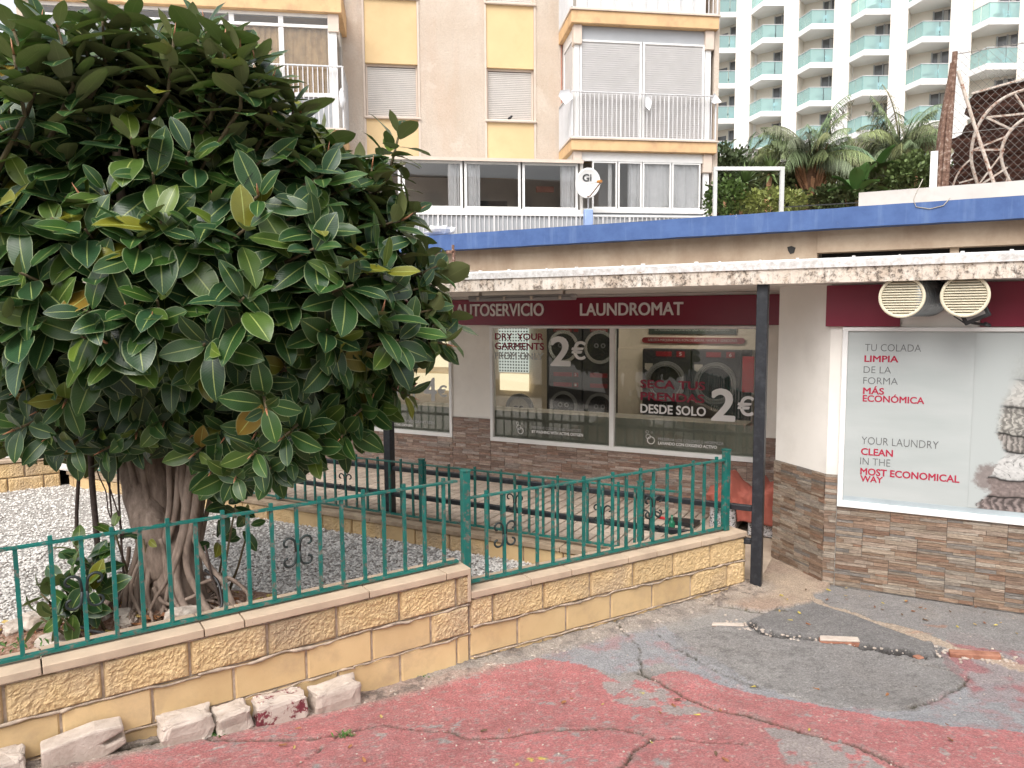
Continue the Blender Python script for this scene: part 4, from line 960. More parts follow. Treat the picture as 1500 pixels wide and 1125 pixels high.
# washers on the right
vw = 2.5; wx_ = [float(onv(x, 560, vw)[0]) for x in (940, 1012, 1086)]; zt = float(onv(1010, 512, vw)[2]); zl = float(onv(1010, 519, vw)[2]); zd = float(onv(1010, 560, vw)[2]); zbm = float(onv(1010, 610, vw)[2])
for k in range(2):
    t = thing('washing_machine', ('left' if k == 0 else 'right')+' wide dark washing machine behind the SECA TUS PRENDAS pane', 'washing machine', W((wx_[k]+wx_[k+1])/2, vw, ZF), 'washing machines')
    m = MB(); m.box(wx_[k]+.006, wx_[k+1]-.006, vw, vw+.7, zbm, zt, LF); bevel(part('body', m, MAT['machine'], t), .01)
    m = MB(); m.box(wx_[k]+.01, wx_[k+1]-.01, vw+.02, vw+.7, ZF, zbm-.002, LF); part('plinth', m, MAT['machine_grey'], t)
    cc = W((wx_[k]+wx_[k+1])/2, vw-.01, zd); m = MB(); m.ring(cc-VV*.03, VV, .19, .25, .05, 34); part('door_ring', m, MAT['machine_grey'], t); m = MB(); m.ring(cc-VV*.015, VV, .001, .19, .02, 30); part('door_glass', m, MAT['drum'], t); m = MB(); m.ring(cc-VV*.034, VV, .205, .215, .006, 34); part('door_trim', m, MAT['chrome'], t)
    m = MB(); m.box(wx_[k]+.18, wx_[k+1]-.24, vw-.008, vw-.001, zl-.03, zl+.03, LF); m.box(wx_[k+1]-.18, wx_[k+1]-.08, vw-.008, vw-.001, zl-.035, zl+.035, LF); part('red_label', m, MAT['red_label'], t)
    letters(('5', '6')[k], MAT['letter_grey'], t, wx_[k+1]-.145, wx_[k+1]-.115, zl-.02, .04, vw-.010, bold=.01, depth=.001)
    letters('16kg', MAT['letter_grey'], t, wx_[k]+.25, wx_[k]+.38, float(onv(985, 598, vw)[2]), .06, vw-.010, bold=.0, depth=.001)
    m = MB(); a = wx_[k]+.04; zz = zl-.12; m.prism([(a, zz), (a+.10, zz), (a+.10, zz-.07), (a+.05, zz-.10), (a, zz-.07)], 0, .003, Frame(ORG+(vw-.006)*VV, UU, ZZ, VV)); part('shield_sticker', m, MAT['cream_counter'], t)
pw = MB(); pw.box(wx_[0]-.35, wx_[2]+.45, vw+.12, vw+.2, zt+.003, 2.36, LF); pw.box(wx_[0]-.35, wx_[0]-.02, vw+.1, vw+.2, ZF, zt, LF); part('partition_wall', pw, MAT['laundry_wall'], rm)
q = plane_px(944, 494, 1086, 504, vw+.08); t = thing('notice_banner', 'rounded red notice strip above the washing machines', 'banner', W(q[0], vw+.1, q[2]))
m = MB(); rr = (q[3]-q[2])/2; pts = [(q[0]+rr*math.cos(a), (q[2]+q[3])/2+rr*math.sin(a)) for a in np.linspace(math.pi/2, 1.5*math.pi, 8)]+[(q[1]+rr*math.cos(a), (q[2]+q[3])/2+rr*math.sin(a)) for a in np.linspace(-math.pi/2, math.pi/2, 8)]
m.prism(pts, 0, .01, Frame(ORG+(vw+.09)*VV, UU, ZZ, VV)); part('strip', m, MAT['red_label'], t); letters('USE ESTA MÁQUINA PARA ROPA DE HOGAR, MANTAS Y EDREDONES', MAT['letter_grey'], t, q[0]+.05, q[1]-.05, (q[2]+q[3])/2-.012, .03, vw+.086, bold=.0, depth=.001)
q = plane_px(950, 474, 1078, 490, vw+.08); t = thing('notice_board', 'dark notice panel at the top of the right pane above the red strip', 'sign', W(q[0], vw+.1, q[2]))
m = MB(); m.box(q[0], q[1], vw+.09, vw+.105, q[2], q[3]+.15, LF); part('board', m, simple('notice_green', (.03,.04,.035), .5), t)
letters('EL PROGRAMA COMIENZA UNA VEZ SELECCIONADO', MAT['letter_grey'], t, q[0]+.08, q[1]-.08, q[2]+.04, .022, vw+.086, bold=.0, depth=.001)
# red extinguisher-like poster at the right edge, dotted by the post
q = plane_px(1088, 522, 1104, 575, vw-.2); t = thing('red_poster', 'tall red rounded notice at the right end behind the glass', 'sign', W(q[0], vw-.2, q[2])); m = MB(); m.box(q[0], q[1], vw-.21, vw-.2, q[2], q[3], LF); part('panel', m, MAT['red_bright'], t)
# long seat / counter along the window
m = MB(); m.box(-5.5, -1.0, 1.75, 2.35, .93, .97, LF); m.box(-5.45, -1.05, 1.8, 2.3, ZF, .93, LF); single('folding_counter', m, MAT['cream_counter'], 'long low cream folding counter behind the lower frosted glass', 'counter')
# ================================================================== RAILINGS
def scroll_mb(fr, s, w, z, sc=.088):
    """pair of C-scrolls either side of a baluster"""
    m = MB()
    for sx in (-1, 1):
        for sz in (-1, 1):
            pts = []
            for k in range(15):
                t = k/14; a = t*4.6; r = sc*(.46-.30*t)
                cx = sx*sc*.62; cz = sz*sc*.55
                pts.append((cx - sx*r*math.cos(a)*1.0, cz + sz*r*math.sin(a)))
            pts = [(sx*.010, 0.0)]+pts
            m.tube([fr(s+x, w-.006, z+zz) for x, zz in pts], .0072, 6)
    return m
def railing(name, label, fr, s_list, z0, z1, w, post_s, scrolls, base, group, s0, s1, tall_first=0, post_z=None, post_w=.05, bw=.019, mat='green_paint'):
    t = thing(name, label, 'railing', base, group)
    G = MAT[mat]
    m = MB(); m.box(s0, s1, w-.016, w+.016, z1-.012, z1, fr); part('top_rail', m, G, t)
    m = MB(); m.box(s0, s1, w-.016, w+.016, z0, z0+.014, fr); part('bottom_rail', m, G, t)
    me = {}
    for i, s in enumerate(s_list):
        tall = (i+tall_first) % 2; h0 = .0145; h1 = z1-z0+(.026 if tall else -.0125)
        if tall not in me:
            b = MB(); b.box(-bw/2, bw/2, -bw/2, bw/2, h0, h1, Frame((0, 0, 0), fr.a, fr.b)); me[tall] = b.mesh('baluster'); me[tall].materials.append(G)
        inst('baluster', me[tall], t, fr(s, w, z0), (1, 0, 0), (0, 1, 0), (random.uniform(-.012, .012), random.uniform(-.006, .006), 1))
        if tall:
            pass
    for s in scrolls:
        o = part('scroll_ornament', scroll_mb(fr, s, w, (z0+z1)/2-.0), MAT['black_scroll'] if mat == 'green_paint' else MAT['black_scroll'], t, True)
    for k, s in enumerate(post_s):
        pz = post_z[k] if post_z else (z0-.02, z1+.045)
        m = MB(); m.box(s-post_w/2, s+post_w/2, w-post_w/2, w+post_w/2, pz[0], pz[1], fr); o = part('post', m, G, t); bevel(o, .004)
        m = MB(); m.box(s-post_w/2-.003, s+post_w/2+.003, w-post_w/2-.003, w+post_w/2+.003, pz[1]+.0005, pz[1]+.008, fr); part('post_cap', m, G, t)
    return t
# surveyed baluster positions
def s_on(fr, pxs, y, w):
    out = []
    for x in pxs: P = onp(x, y, fr(0, w, 0), fr.b); out.append(float((P-fr(0, w, 0)) @ fr.a))
    return out
WF = .115
sl = s_on(FL, [25, 76, 122, 167, 207, 249, 289, 329, 365, 401, 437, 470, 503, 535, 564, 594, 623, 651], 840, WF)
sl = [sl[0]-.15*k for k in (4, 3, 2, 1)]+sl
railing('green_railing', 'chipped green railing with nubbed bars on the higher left garden wall', FL, sl, .634, 1.165, WF, [], [sl[6], sl[14]], FL(1, WF, .62), 'green garden railings', -.72, LEN_L-.03, 0)
sr = s_on(FR, [713, 739, 762, 787, 810, 833, 855, 877, 897, 917, 937, 956, 976, 995, 1013, 1030, 1048], 800, WF)
sp0 = s_on(FR, [682], 760, WF)[0]; sp1 = s_on(FR, [1063], 720, WF)[0]
railing('green_railing', 'chipped green railing between two square posts on the lower right garden wall', FR, sr, .478, 1.045, WF, [sp0, sp1], [sr[1], sr[11]], FR(1.2, WF, .46), 'green garden railings', sp0+.026, sp1-.026, 1, post_z=[(.465, 1.215), (.462, 1.115)], post_w=.052)
n2 = int(7.9/.141); s2 = [.12+.141*k for k in range(n2)]
p2s = [float((onp(618, 700, FC(0, .12, 0), FC.b)-FC(0, .12, 0)) @ FC.a)]; p2s += [p2s[0]-1.9, p2s[0]-3.8, p2s[0]+2.2]
sc2 = [float((onp(x, 720, FC(0, .12, 0), FC.b)-FC(0, .12, 0)) @ FC.a) for x in (507, 748, 885, 955)]
sc2 = [min(s2, key=lambda q: abs(q-c)) for c in sc2]
railing('green_railing', 'dark green railing on the knee-low curb between gravel bed and ramp', FC, s2, .235, .775, .12, p2s, sc2, FC(4, .12, .2), 'green garden railings', 0, 8.1)
s3 = [.1+.13*k for k in range(31)]
railing('dark_railing', 'dark railing on the back garden wall at the far left under the tree', FB, s3, .44, 1.0, .12, [4.2, 2.2], [], FB(2, .12, .41), 'green garden railings', 0, 4.2)

# black posts and handrails of the ramp
m = MB(); m.box(-.042, .042, -.042, .042, -.02, ZC-.002-0.0, Frame(W(-.465, -.36, 0), UU, VV)); o = single('canopy_post', m, MAT['black_metal'], 'black square steel post standing at the end of the garden wall', 'post', 'black posts holding the canopy'); bevel(o, .004)
m = MB(); m.box(-.042, .042, -.042, .042, .15, ZC-.002, Frame(W(-4.12, -.36, 0), UU, VV)); o = single('canopy_post', m, MAT['black_metal'], 'black square steel post farther back on the ramp beside the rubber tree', 'post', 'black posts holding the canopy'); bevel(o, .004)
hr = thing('ramp_handrail', 'two black horizontal handrails running between the black canopy posts', 'handrail', W(-2.3, -.36, .3))
for z in (.645, .375):
    for a, b in ((-7.75, -4.165), (-4.075, -.51)):
        m = MB(); m.box(a, b, -.385, -.335, z-.022, z+.022, LF); bevel(part('rail', m, MAT['black_metal'], hr), .004)

# ================================================================== THINGS ON THE LAUNDROMAT
# round vents with ducts
def vent(cx, cy, label, back, r=.150):
    c = onv(cx, cy, -.40); c = W(*c); to = CAM-c; to[2] = 0; to /= np.linalg.norm(to)
    ax = -VV*1.0+to*.35; ax /= np.linalg.norm(ax)
    t = thing('round_vent', label, 'vent', c, 'round vents under the canopy')
    m = MB(); m.ring(c-ax*.03, ax, r*.86, r, .045, 40); bevel(part('rim', m, MAT['vent_plastic'], t, True), .004)
    m = MB(); m.ring(c-ax*.035, ax, .001, r*.865, .004, 40); part('back_disc', m, MAT['dark_void'], t)
    sx = np.cross((0, 0, 1.0), ax); sx /= np.linalg.norm(sx); n = 14
    for k in range(n):
        z = -r*.80+2*r*.80*k/(n-1); hw = math.sqrt(max(0, (r*.87)**2-z*z))
        m = MB(); p = c+ZZ*z; i = .012
        m.hexa([p-sx*hw-ax*.012-ZZ*.000, p+sx*hw-ax*.012, p+sx*hw+ax*.008-ZZ*.010, p-sx*hw+ax*.008-ZZ*.010, p-sx*hw-ax*.012+ZZ*.006, p+sx*hw-ax*.012+ZZ*.006, p+sx*hw+ax*.008-ZZ*.004, p-sx*hw+ax*.008-ZZ*.004]); part('louvre', m, MAT['vent_plastic'], t)
    # corrugated duct bending back to the wall
    m = MB(); pts = []; rr = []
    e = c+np.array(back)
    for k in range(46):
        q = k/45; p = (c-ax*.055)*(1-q)+e*q; pts.append(p); rr.append(r*(.90+.045*math.sin(k*1.57)))
    m.tube(pts, rr, 24); part('duct', m, MAT['duct'], t, True)
    return t
vent(1321, 435, 'left round louvred vent with corrugated grey duct under the canopy', UU*.18+VV*.39-ZZ*0)
vent(1413.5, 433, 'right round louvred vent above the black floodlight under the canopy', UU*.02+VV*.39)
fl = thing('floodlight', 'small black floodlight tilted down below the right round vent', 'floodlight', W(*onv(1430, 462, -.3)))
c = W(*onv(1429, 461, -.30)); a = UU*.86+ZZ*.42-VV*.1; a /= np.linalg.norm(a); b = np.cross(a, (0, 0, 1.)); b /= np.linalg.norm(b); d_ = np.cross(b, a)
FLM = Frame(c, a, b, d_)
m = MB(); m.box(-.085, .085, -.025, .03, -.045, .045, FLM); bevel(part('housing', m, MAT['lamp_black'], fl), .008, 2)
m = MB(); m.box(-.058, .058, .0301, .033, -.018, .020, FLM); part('glass', m, MAT['lamp_diffuser'], fl)
m = MB(); m.box(-.058, .058, -.028, -.0251, -.018, .020, FLM); part('glass', m, MAT['lamp_diffuser'], fl)
m = MB(); m.tube([c-ZZ*.06+UU*.06, c-ZZ*.075+UU*.09+VV*.05, W(*L(c)[:2], 0)*np.array([1,1,0])+ZZ*(c[2]-.06)+VV*.27], .012, 6); part('bracket', m, MAT['lamp_black'], fl)
m = MB(); m.tube([c-a*.08-d_*.03, c-a*.14+ZZ*.05+VV*.03, c-a*.10+ZZ*.12+VV*.2], .005, 5); part('cable', m, MAT['lamp_black'], fl)
# fluorescent batten over the sign
q0 = W(*onv(692, 434, -.05+1.2)); 
uL, uR = float(onv(690, 434, .0)[0]), float(onv(842, 433, .0)[0]); zf = float(onv(760, 437.5, .0)[2])
fb = thing('fluorescent_fixture', 'long unlit fluorescent batten light hanging over AUTOSERVICIO', 'light', W((uL+uR)/2, 0, zf))
m = MB(); m.box(uL, uR, -.06, .06, zf+.008, zf+.035, LF); bevel(part('base', m, MAT['lamp_diffuser'], fb), .006)
m = MB(); m.prism([(-.055, zf-.02), (.055, zf-.02), (.07, zf+.007), (-.07, zf+.007)], uL+.01, uR-.01, Frame(ORG, VV, ZZ, UU)); part('diffuser', m, MAT['lamp_diffuser'], fb)
for k in range(4): u = uL+.12+k*(uR-uL-.24)/3; m = MB(); m.box(u-.012, u+.012, -.076, 0, zf-.012, zf+.02, LF); part('clip', m, MAT['cream_trim'], fb)
m = MB(); m.box(uL+.1, uL+.12, -.01, .01, zf+.0355, ZC-.001, LF); m.box(uR-.12, uR-.1, -.01, .01, zf+.0355, ZC-.001, LF); part('hanger', m, MAT['cream_trim'], fb)
# rusty bracket and planter on the canopy
c = onv(662, 400, .5); zt_ = ZC+.15
pl_ = thing('planter_box', 'terracotta planter trough sitting on the canopy roof near the tree', 'planter', W(c[0]-.2, .5, zt_))
m = MB(); m.prism([(c[0]-.7, zt_), (c[0]+.02, zt_), (c[0]+.05, zt_+.125), (c[0]-.73, zt_+.125)], 0, .2, Frame(ORG+.4*VV, UU, ZZ, VV)); part('trough', m, MAT['terracotta'], pl_)
m = MB(); m.box(c[0]-.75, c[0]+.07, .38, .62, zt_+.1255, zt_+.145, LF); part('rim', m, MAT['terracotta'], pl_)
m = MB(); m.box(c[0]+.10, c[0]+.28, .45, .6, zt_, zt_+.09, LF); m.box(c[0]+.09, c[0]+.29, .44, .61, zt_+.0905, zt_+.10, LF); single('plastic_tub', m, MAT['cream_trim'], 'small cream tub with a lid next to the planter on the canopy', 'tub')
m = MB(); k0 = onv(664, 352, .7)[2]; m.box(c[0]-.12, c[0]-.095, .7, .725, zt_, float(k0)-.12, LF); m.box(c[0]-.20, c[0]-.08, .7, .704, float(k0)-.14, float(k0)-.11, LF); m.box(c[0]-.12, c[0]-.09, .69, .70, float(k0)-.12, float(k0)-.05, LF); single('rusty_bracket', m, MAT['rusty'], 'thin rusty iron bracket standing on the canopy before the blue edge', 'bracket')
cc_ = W(float(onv(713, 396, .5)[0]), .5, zt_); m = MB(); m.grid(lambda a, b: cc_+.032*np.array([math.cos(6.283*a)*math.sin(3.14*b), math.sin(6.283*a)*math.sin(3.14*b), .9-math.cos(3.14*b)]), 12, 8); single('small_ball', m, MAT['dark_void'], 'small dark ball lying on the canopy roof beyond the planter', 'ball', smooth=True)

# bench with coral blanket by the entrance
ben = thing('patterned_bench', 'tall box bench wrapped in black and white patterned fabric behind the black post', 'bench', W(-.9, 1.2, .02))
b0, b1 = float(onv(1040, 700, 1.0)[0]), -.475
zb = float(onv(1090, 735, .95)[2])
m = MB(); m.box(b0, b1, .98, 1.42, zb-.09, zb, LF); bevel(part('seat', m, MAT['patterned'], ben), .012, 2)
m = MB(); m.box(b1-.30, b1-.005, .97, 1.40, .027, zb-.092, LF); bevel(part('side_panel', m, MAT['patterned'], ben), .01)
m = MB(); m.box(b0+.005, b0+.26, .99, 1.40, .03, zb-.092, LF); bevel(part('side_panel', m, MAT['patterned'], ben), .01)
m = MB(); m.box(b0+.26, b1-.30, 1.36, 1.39, .03, zb-.1, LF); part('back_panel', m, MAT['dark_void'], ben)
m = MB(); m.box(b0+.01, b1-.01, 1.0, 1.40, zb+.001, zb+.05, LF); bevel(part('cushion', m, MAT['lamp_black'], ben), .02, 2)
def cloth():
    m = MB(); ua, ub2 = b0-.02, b1-.004
    def fn(a, b):
        u = ua+(ub2-ua)*a; hump = .13*math.exp(-((a-.30)/.13)**2)+.12*math.exp(-((a-.72)/.10)**2)+.08*math.exp(-((a-.92)/.1)**2)
        fold = .022*math.sin(26*a+5*b)+.035*(float(fbm(np.array(a*3), np.array(b*2), 4, 3, 91))-.5)
        front = .93-.05*math.sin(a*9)*.4+fold; top = zb+.09+hump*1.3+.05*(float(fbm(np.array(a), np.array(b), 7, 3, 93))-.5)
        if b < .45: q = b/.45; v = front-.02*q; z = zb-.16+.13*abs(a-.38)*.0-.0+(top-.05-(zb-.16))*q + (.10*(1-q) if a < .45 else -.04*(1-q))
        else: q = (b-.45)/.55; v = front+q*.40; z = top-.05+.05*math.sin(q*3.14)+.02*math.sin(a*30)*q
        return W(u, v, z)
    m.grid(fn, 60, 30); return m
o = single('coral_blanket', cloth(), MAT['coral_cloth'], 'rumpled coral blanket thrown over the patterned bench behind the black post', 'blanket', smooth=True); sm = o.modifiers.new('thickness', 'SOLIDIFY'); sm.thickness = .012
gc = onv(984, 775, -.1); m = MB(); zq = .055; cB = W(float(L(onz(984, 782, zq))[0]), float(L(onz(984, 782, zq))[1]), zq); cB[2] = zramp(L(cB)[0])+.001
m.tube([cB, cB+ZZ*.11, cB+ZZ*.13, cB+ZZ*.15, cB+ZZ*.19], [.032, .032, .024, .012, .012], 12); single('green_bottle', m, MAT['green_bottle'], 'small green bottle standing on the ramp pavers behind the railing', 'bottle', smooth=True)
cR = onz(965, 756, .10); cR[2] = zramp(L(cR)[0]+.2)+.030; m = MB(); m.tube([cR, cR+UU*.05, cR+UU*.10-VV*.01], [.014, .016, .012], 8); dp = thing('dustpan', 'dark dustpan with a red grip lying on the ramp pavers', 'dustpan', cR); part('grip', m, MAT['red_bright'], dp, True)
m = MB(); m.prism([(.11, -.03), (.13, -.10), (.40, -.12), (.42, .06), (.13, .05)], -.028, .012, Frame(cR, UU, VV)); part('pan', m, MAT['lamp_black'], dp)

# ================================================================== APARTMENT BLOCK
ta = math.radians(-8); AA = np.array([math.cos(ta), -math.sin(ta), 0]); AB = np.array([math.sin(ta), math.cos(ta), 0]); AB = np.array([-AA[1], AA[0], 0])  # away from viewer
AP0 = CAM+ray(720, 300)*17.7; AP0[2] = 0
FA = Frame(AP0, AA, AB)                 # b<0 comes towards the street
def apx(x, y, off): X = onp(x, y, AP0-AB*off, AB); return float((X-AP0) @ AA), float(X[2])
ab = thing('apartment_block', 'cream and yellow rendered apartment block with glazed balconies behind the laundromat', 'building', AP0)
M_ = MAT
# wall with recessed shutter openings
colL = (-2.90, -1.70); colR = (-.09, 1.04)
m = MB(); D = .35
sh = [(.10, 1.45), (2.69, 4.12), (5.36, 6.80)]   # unused low ones are plain
floors = [(6.81, 8.02), (9.50, 10.75)]
def wb(a0, a1, z0, z1): m.box(a0, a1, 0, D, z0, z1, FA)
wb(-9.65, colL[0], 0, 13); wb(colL[1], colR[0], 0, 13); wb(colR[1], 1.78, 0, 13)
part('wall', m, M_['apt_render'], ab)
for (a0, a1), kind in ((colL, 0), (colR, 1)):
    m = MB(); m.box(a0+.002, a1-.002, .012, D, 0, 6.79, FA); part('panel', m, M_['yellow_panel'], ab, label='yellow wall panel between shuttered windows')
    m = MB(); m.box(a0+.002, a1-.002, .012, D, 8.02, 9.46, FA); part('panel', m, M_['yellow_panel'], ab)
    m = MB(); m.box(a0+.002, a1-.002, .012, D, 10.75, 13, FA); part('panel', m, M_['yellow_panel'], ab)
    for z0, z1 in floors:
        w = MB(); w.box(a0+.005, a0+.045, .09, .3, z0+.002, z1-.002, FA); w.box(a1-.045, a1-.005, .09, .3, z0+.002, z1-.002, FA); w.box(a0+.046, a1-.046, .09, .3, z1-.05, z1-.003, FA)
        wo = part('window', w, M_['cream_trim'], ab)
        s = MB(); n = 27
        for k in range(n): zz = z0+(z1-z0-.06)*k/n; h = (z1-z0-.06)/n; s.hexa([FA(a0+.046, .12, zz+.003), FA(a1-.046, .12, zz+.003), FA(a1-.046, .14, zz), FA(a0+.046, .14, zz), FA(a0+.046, .112, zz+h*.72), FA(a1-.046, .112, zz+h*.72), FA(a1-.046, .14, zz+h*.9), FA(a0+.046, .14, zz+h*.9)])
        part('shutter', s, M_['shutter'], wo, label='closed pale roller shutter', stuff=True)
        s = MB(); s.box(a0+.046, a1-.046, .15, .2, z0, z1-.05, FA); part('shutter_back', s, M_['dark_void'], wo)
    for z in (6.795, 9.47):
        s = MB(); s.box(a0-.04, a1+.06, -.06, .28, z-.03, z+.02, FA); bevel(part('sill', s, M_['cream_trim'], ab), .008)
    # raised moulding round the column of panels
    for a in (a0-.05, a1+.0): s = MB(); s.box(a+.002, a+.048, -.022, .02, 0, 13, FA); part('moulding', s, M_['cream_trim'], ab)
bird = apx(747, 178, .04); cB_ = FA(bird[0], -.03, 6.815)
m = MB(); m.tube([cB_+AA*-.05+ZZ*.03, cB_+ZZ*.05, cB_+AA*.04+ZZ*.09, cB_+AA*.07+ZZ*.10], [.012, .035, .028, .006], 8); single('pigeon', m, M_['lamp_black'], 'small dark bird perched on the right shutter sill', 'bird', smooth=True)

# side wall returning where the left balconies are
def slab(parent, a0, a1, z0, z1, off, side=None):
    """balcony slab with splayed left end"""
    pts = [(a0-.32 if side == 'L' else a0, 0), (a0, -off), (a1, -off), (a1+(.42 if side == 'R' else 0), 0)]
    s = MB(); s.prism([(p[0], p[1]) for p in pts], z0, z1, FA); o = part('balcony_slab', s, M_['slab_yellow'], parent); bevel(o, .01)
    s = MB(); s.prism([(pts[0][0]+.0, 0), (pts[1][0]-.03, -off-.035), (pts[2][0]+.03, -off-.035), (pts[3][0], 0)], z1+.0005, z1+.035, FA); part('slab_edging', s, M_['cream_trim'], parent)
def bars(parent, p, q, z0, z1, n, w=.018, mat='alu', top=True):
    s = MB()
    for k in range(n+1):
        c = p*(k/n)+q*(1-k/n); ww = w*(1.8 if k % 11 == 0 else 1); s.box(c[0]-ww/2, c[0]+ww/2, c[1]-ww/2, c[1]+ww/2, z0+.002, z1-.002)
    part('railing_bars', s, M_[mat], parent, stuff=True)
    if top:
        for z in (z1, z0-.03): s = MB(); s.beam(np.array([p[0], p[1], z+.012]), np.array([q[0], q[1], z+.012]), .045, .028); part('handrail', s, M_[mat], parent)
# --- right bay
OB = 1.4; BA0, BA1 = 1.64, 5.04; BI0, BI1 = BA0+.10, BA1-.12
bz = [(3.15, 3.38), (5.86, 6.10), (8.59, 8.86), (11.3, 11.6)]
for z0, z1 in bz: slab(ab, BA0, BA1, z0, z1, OB, 'Lx')
m = MB(); m.box(1.80, 5.0, 0, .3, 0, 13, FA); part('bay_back_wall', m, M_['room'], ab)
m = MB(); m.box(5.0, 5.12, -1.25, 6, 0, 13, FA); m.box(5.0, 5.12, 0, 6, 0, 13, FA); part('end_wall', m, M_['apt_render'], ab)
def curtain(parent, a0, a1, b, z0, z1, mat, amp=.025, waves=26, fr=FA, n=70):
    s = MB(); ph = random.uniform(0, 6)
    s.grid(lambda x, y: fr(a0+(a1-a0)*x, b+amp*math.sin(ph+x*waves+1.2*math.sin(x*9))+.006*math.sin(x*waves*2.7+y*2), z0+(z1-z0)*y), n, 3); return part('curtain', s, M_[mat], parent, True)
def bay_floor(z0, z1, kind):
    off = OB-.14
    def P(x, y): return apx(x, y, off)
    # corner posts with capitals
    for a, w in ((BI0, .11), (BI1-.13, .13)):
        s = MB(); s.box(a, a+w, -off+.0, -off+.10, z0+.036, z1-.002, FA); bevel(part('corner_post', s, M_['white_frame'], ab), .004)
        s = MB(); s.box(a-.03, a+w+.05, -off-.06, -off+.16, z1-.42, z1-.003, FA); bevel(part('capital', s, M_['cream_trim'], ab), .01)
    a0, a1 = BI0+.12, BI1-.14
    if kind == 'shutter':
        mid_ = apx(941, 100, off)[0]; zr = z1-.30
        s = MB(); s.box(a0, a1, -off+.02, -off+.12, zr, z1-.005, FA); part('shutter_box', s, M_['grey_panel'], ab, label='grey shutter box with a dented face')
        for c0, c1 in ((a0+.05, mid_-.06), (mid_+.06, a1-.06)):
            fr_ = MB(); fr_.box(c0-.05, c0-.001, -off, -off+.08, z0+.036, zr-.001, FA); fr_.box(c1+.001, c1+.05, -off, -off+.08, z0+.036, zr-.001, FA); fr_.box(c0-.05, c1+.05, -off+.001, -off+.079, zr-.04, zr-.0015, FA); fr_.box(c0-.05, c1+.05, -off+.001, -off+.079, z0+.0365, z0+.07, FA); fo = part('window', fr_, M_['white_frame'], ab)
            s = MB(); n = 46; hh = (zr-z0-.05)/n
            for k in range(n): zz = z0+.04+hh*k; s.hexa([FA(c0, -off+.03, zz), FA(c1, -off+.03, zz), FA(c1, -off+.05, zz), FA(c0, -off+.05, zz), FA(c0, -off+.018, zz+hh*.75), FA(c1, -off+.018, zz+hh*.75), FA(c1, -off+.05, zz+hh*.9), FA(c0, -off+.05, zz+hh*.9)])
            part('shutter', s, M_['shutter_grey'], fo, label='closed grey roller shutter', stuff=True)
            s = MB(); s.box(c0, c1, -off+.055, -off+.06, z0+.04, zr, FA); part('shutter_back', s, M_['grey_panel'], fo)
        # side face
        s = MB(); s.box(BI0-.002, BI0+.05, -off+.12, -.05, zr+.05, z1-.005, FA); s.box(BI0, BI0+.05, -off+.12, -off+.2, z0+.036, zr+.049, FA); s.box(BI0, BI0+.05, -.15, -.02, z0+.036, zr+.049, FA); part('side_frame', s, M_['white_frame'], ab)
        s = MB(); n = 46; hh = (zr-z0)/n
        for k in range(n): zz = z0+.04+hh*k; s.box(BI0+.02, BI0+.05, -off+.2, -.15, zz, zz+hh*.8, FA)
        part('side_shutter', s, M_['shutter_grey'], ab, stuff=True)
    else:
        cols_ = [apx(x, 270, off)[0] for x in (867, 905, 941, 984, 1027)]; zt2 = z1-.20; zb2 = apx(950, 306, off)[1]
        s = MB(); s.box(a0, a1, -off, -off+.1, zt2, z1-.004, FA); s.box(a0, a1, -off-.01, -off+.1, zb2-.10, zb2, FA); part('window_head', s, M_['white_frame'], ab)
        s = MB(); s.box(a0, a1, -off+.02, -off+.08, z0+.036, zb2-.101, FA); part('apron_panel', s, M_['grey_panel'], ab)
        for k in range(4):
            c0, c1 = cols_[k]+.012, cols_[k+1]-.012; f_ = MB(); w = .035
            f_.box(c0, c0+w, -off+.01, -off+.06, zb2+.002, zt2-.002, FA); f_.box(c1-w, c1, -off+.01, -off+.06, zb2+.002, zt2-.002, FA); f_.box(c0+w, c1-w, -off+.012, -off+.058, zt2-w, zt2-.003, FA); f_.box(c0+w, c1-w, -off+.012, -off+.058, zb2+.003, zb2+w, FA)
            fo = part('window', f_, M_['white_frame'], ab); g = MB(); g.box(c0+w, c1-w, -off+.03, -off+.035, zb2+w, zt2-w, FA); part('pane', g, M_['window_glass'], fo)
        curtain(ab, cols_[2]+.0, cols_[4], -off+.12, zb2, zt2, 'curtain_white', .02, 30); curtain(ab, cols_[2]-.30, cols_[2]-.02, -off+.13, zb2, zt2, 'curtain_white', .03, 16)
        s = MB(); s.box(cols_[0]+.42, cols_[0]+.50, -off+.14, -off+.19, zb2, zt2, FA); part('inner_post', s, M_['white_frame'], ab)
        s = MB(); s.box(BI0, BI0+.05, -off+.1, -.02, z0+.036, z1-.003, FA); part('side_frame', s, M_['white_wall'], ab)
        s = MB(); s.box(BI0+.05, BI0+.12, -off+.0, -off+.1, z0+.4, z1-.2, FA); part('dark_gap', s, M_['dark_void'], ab)
bay_floor(3.38, 5.86, 'window'); bay_floor(6.10, 8.59, 'shutter')
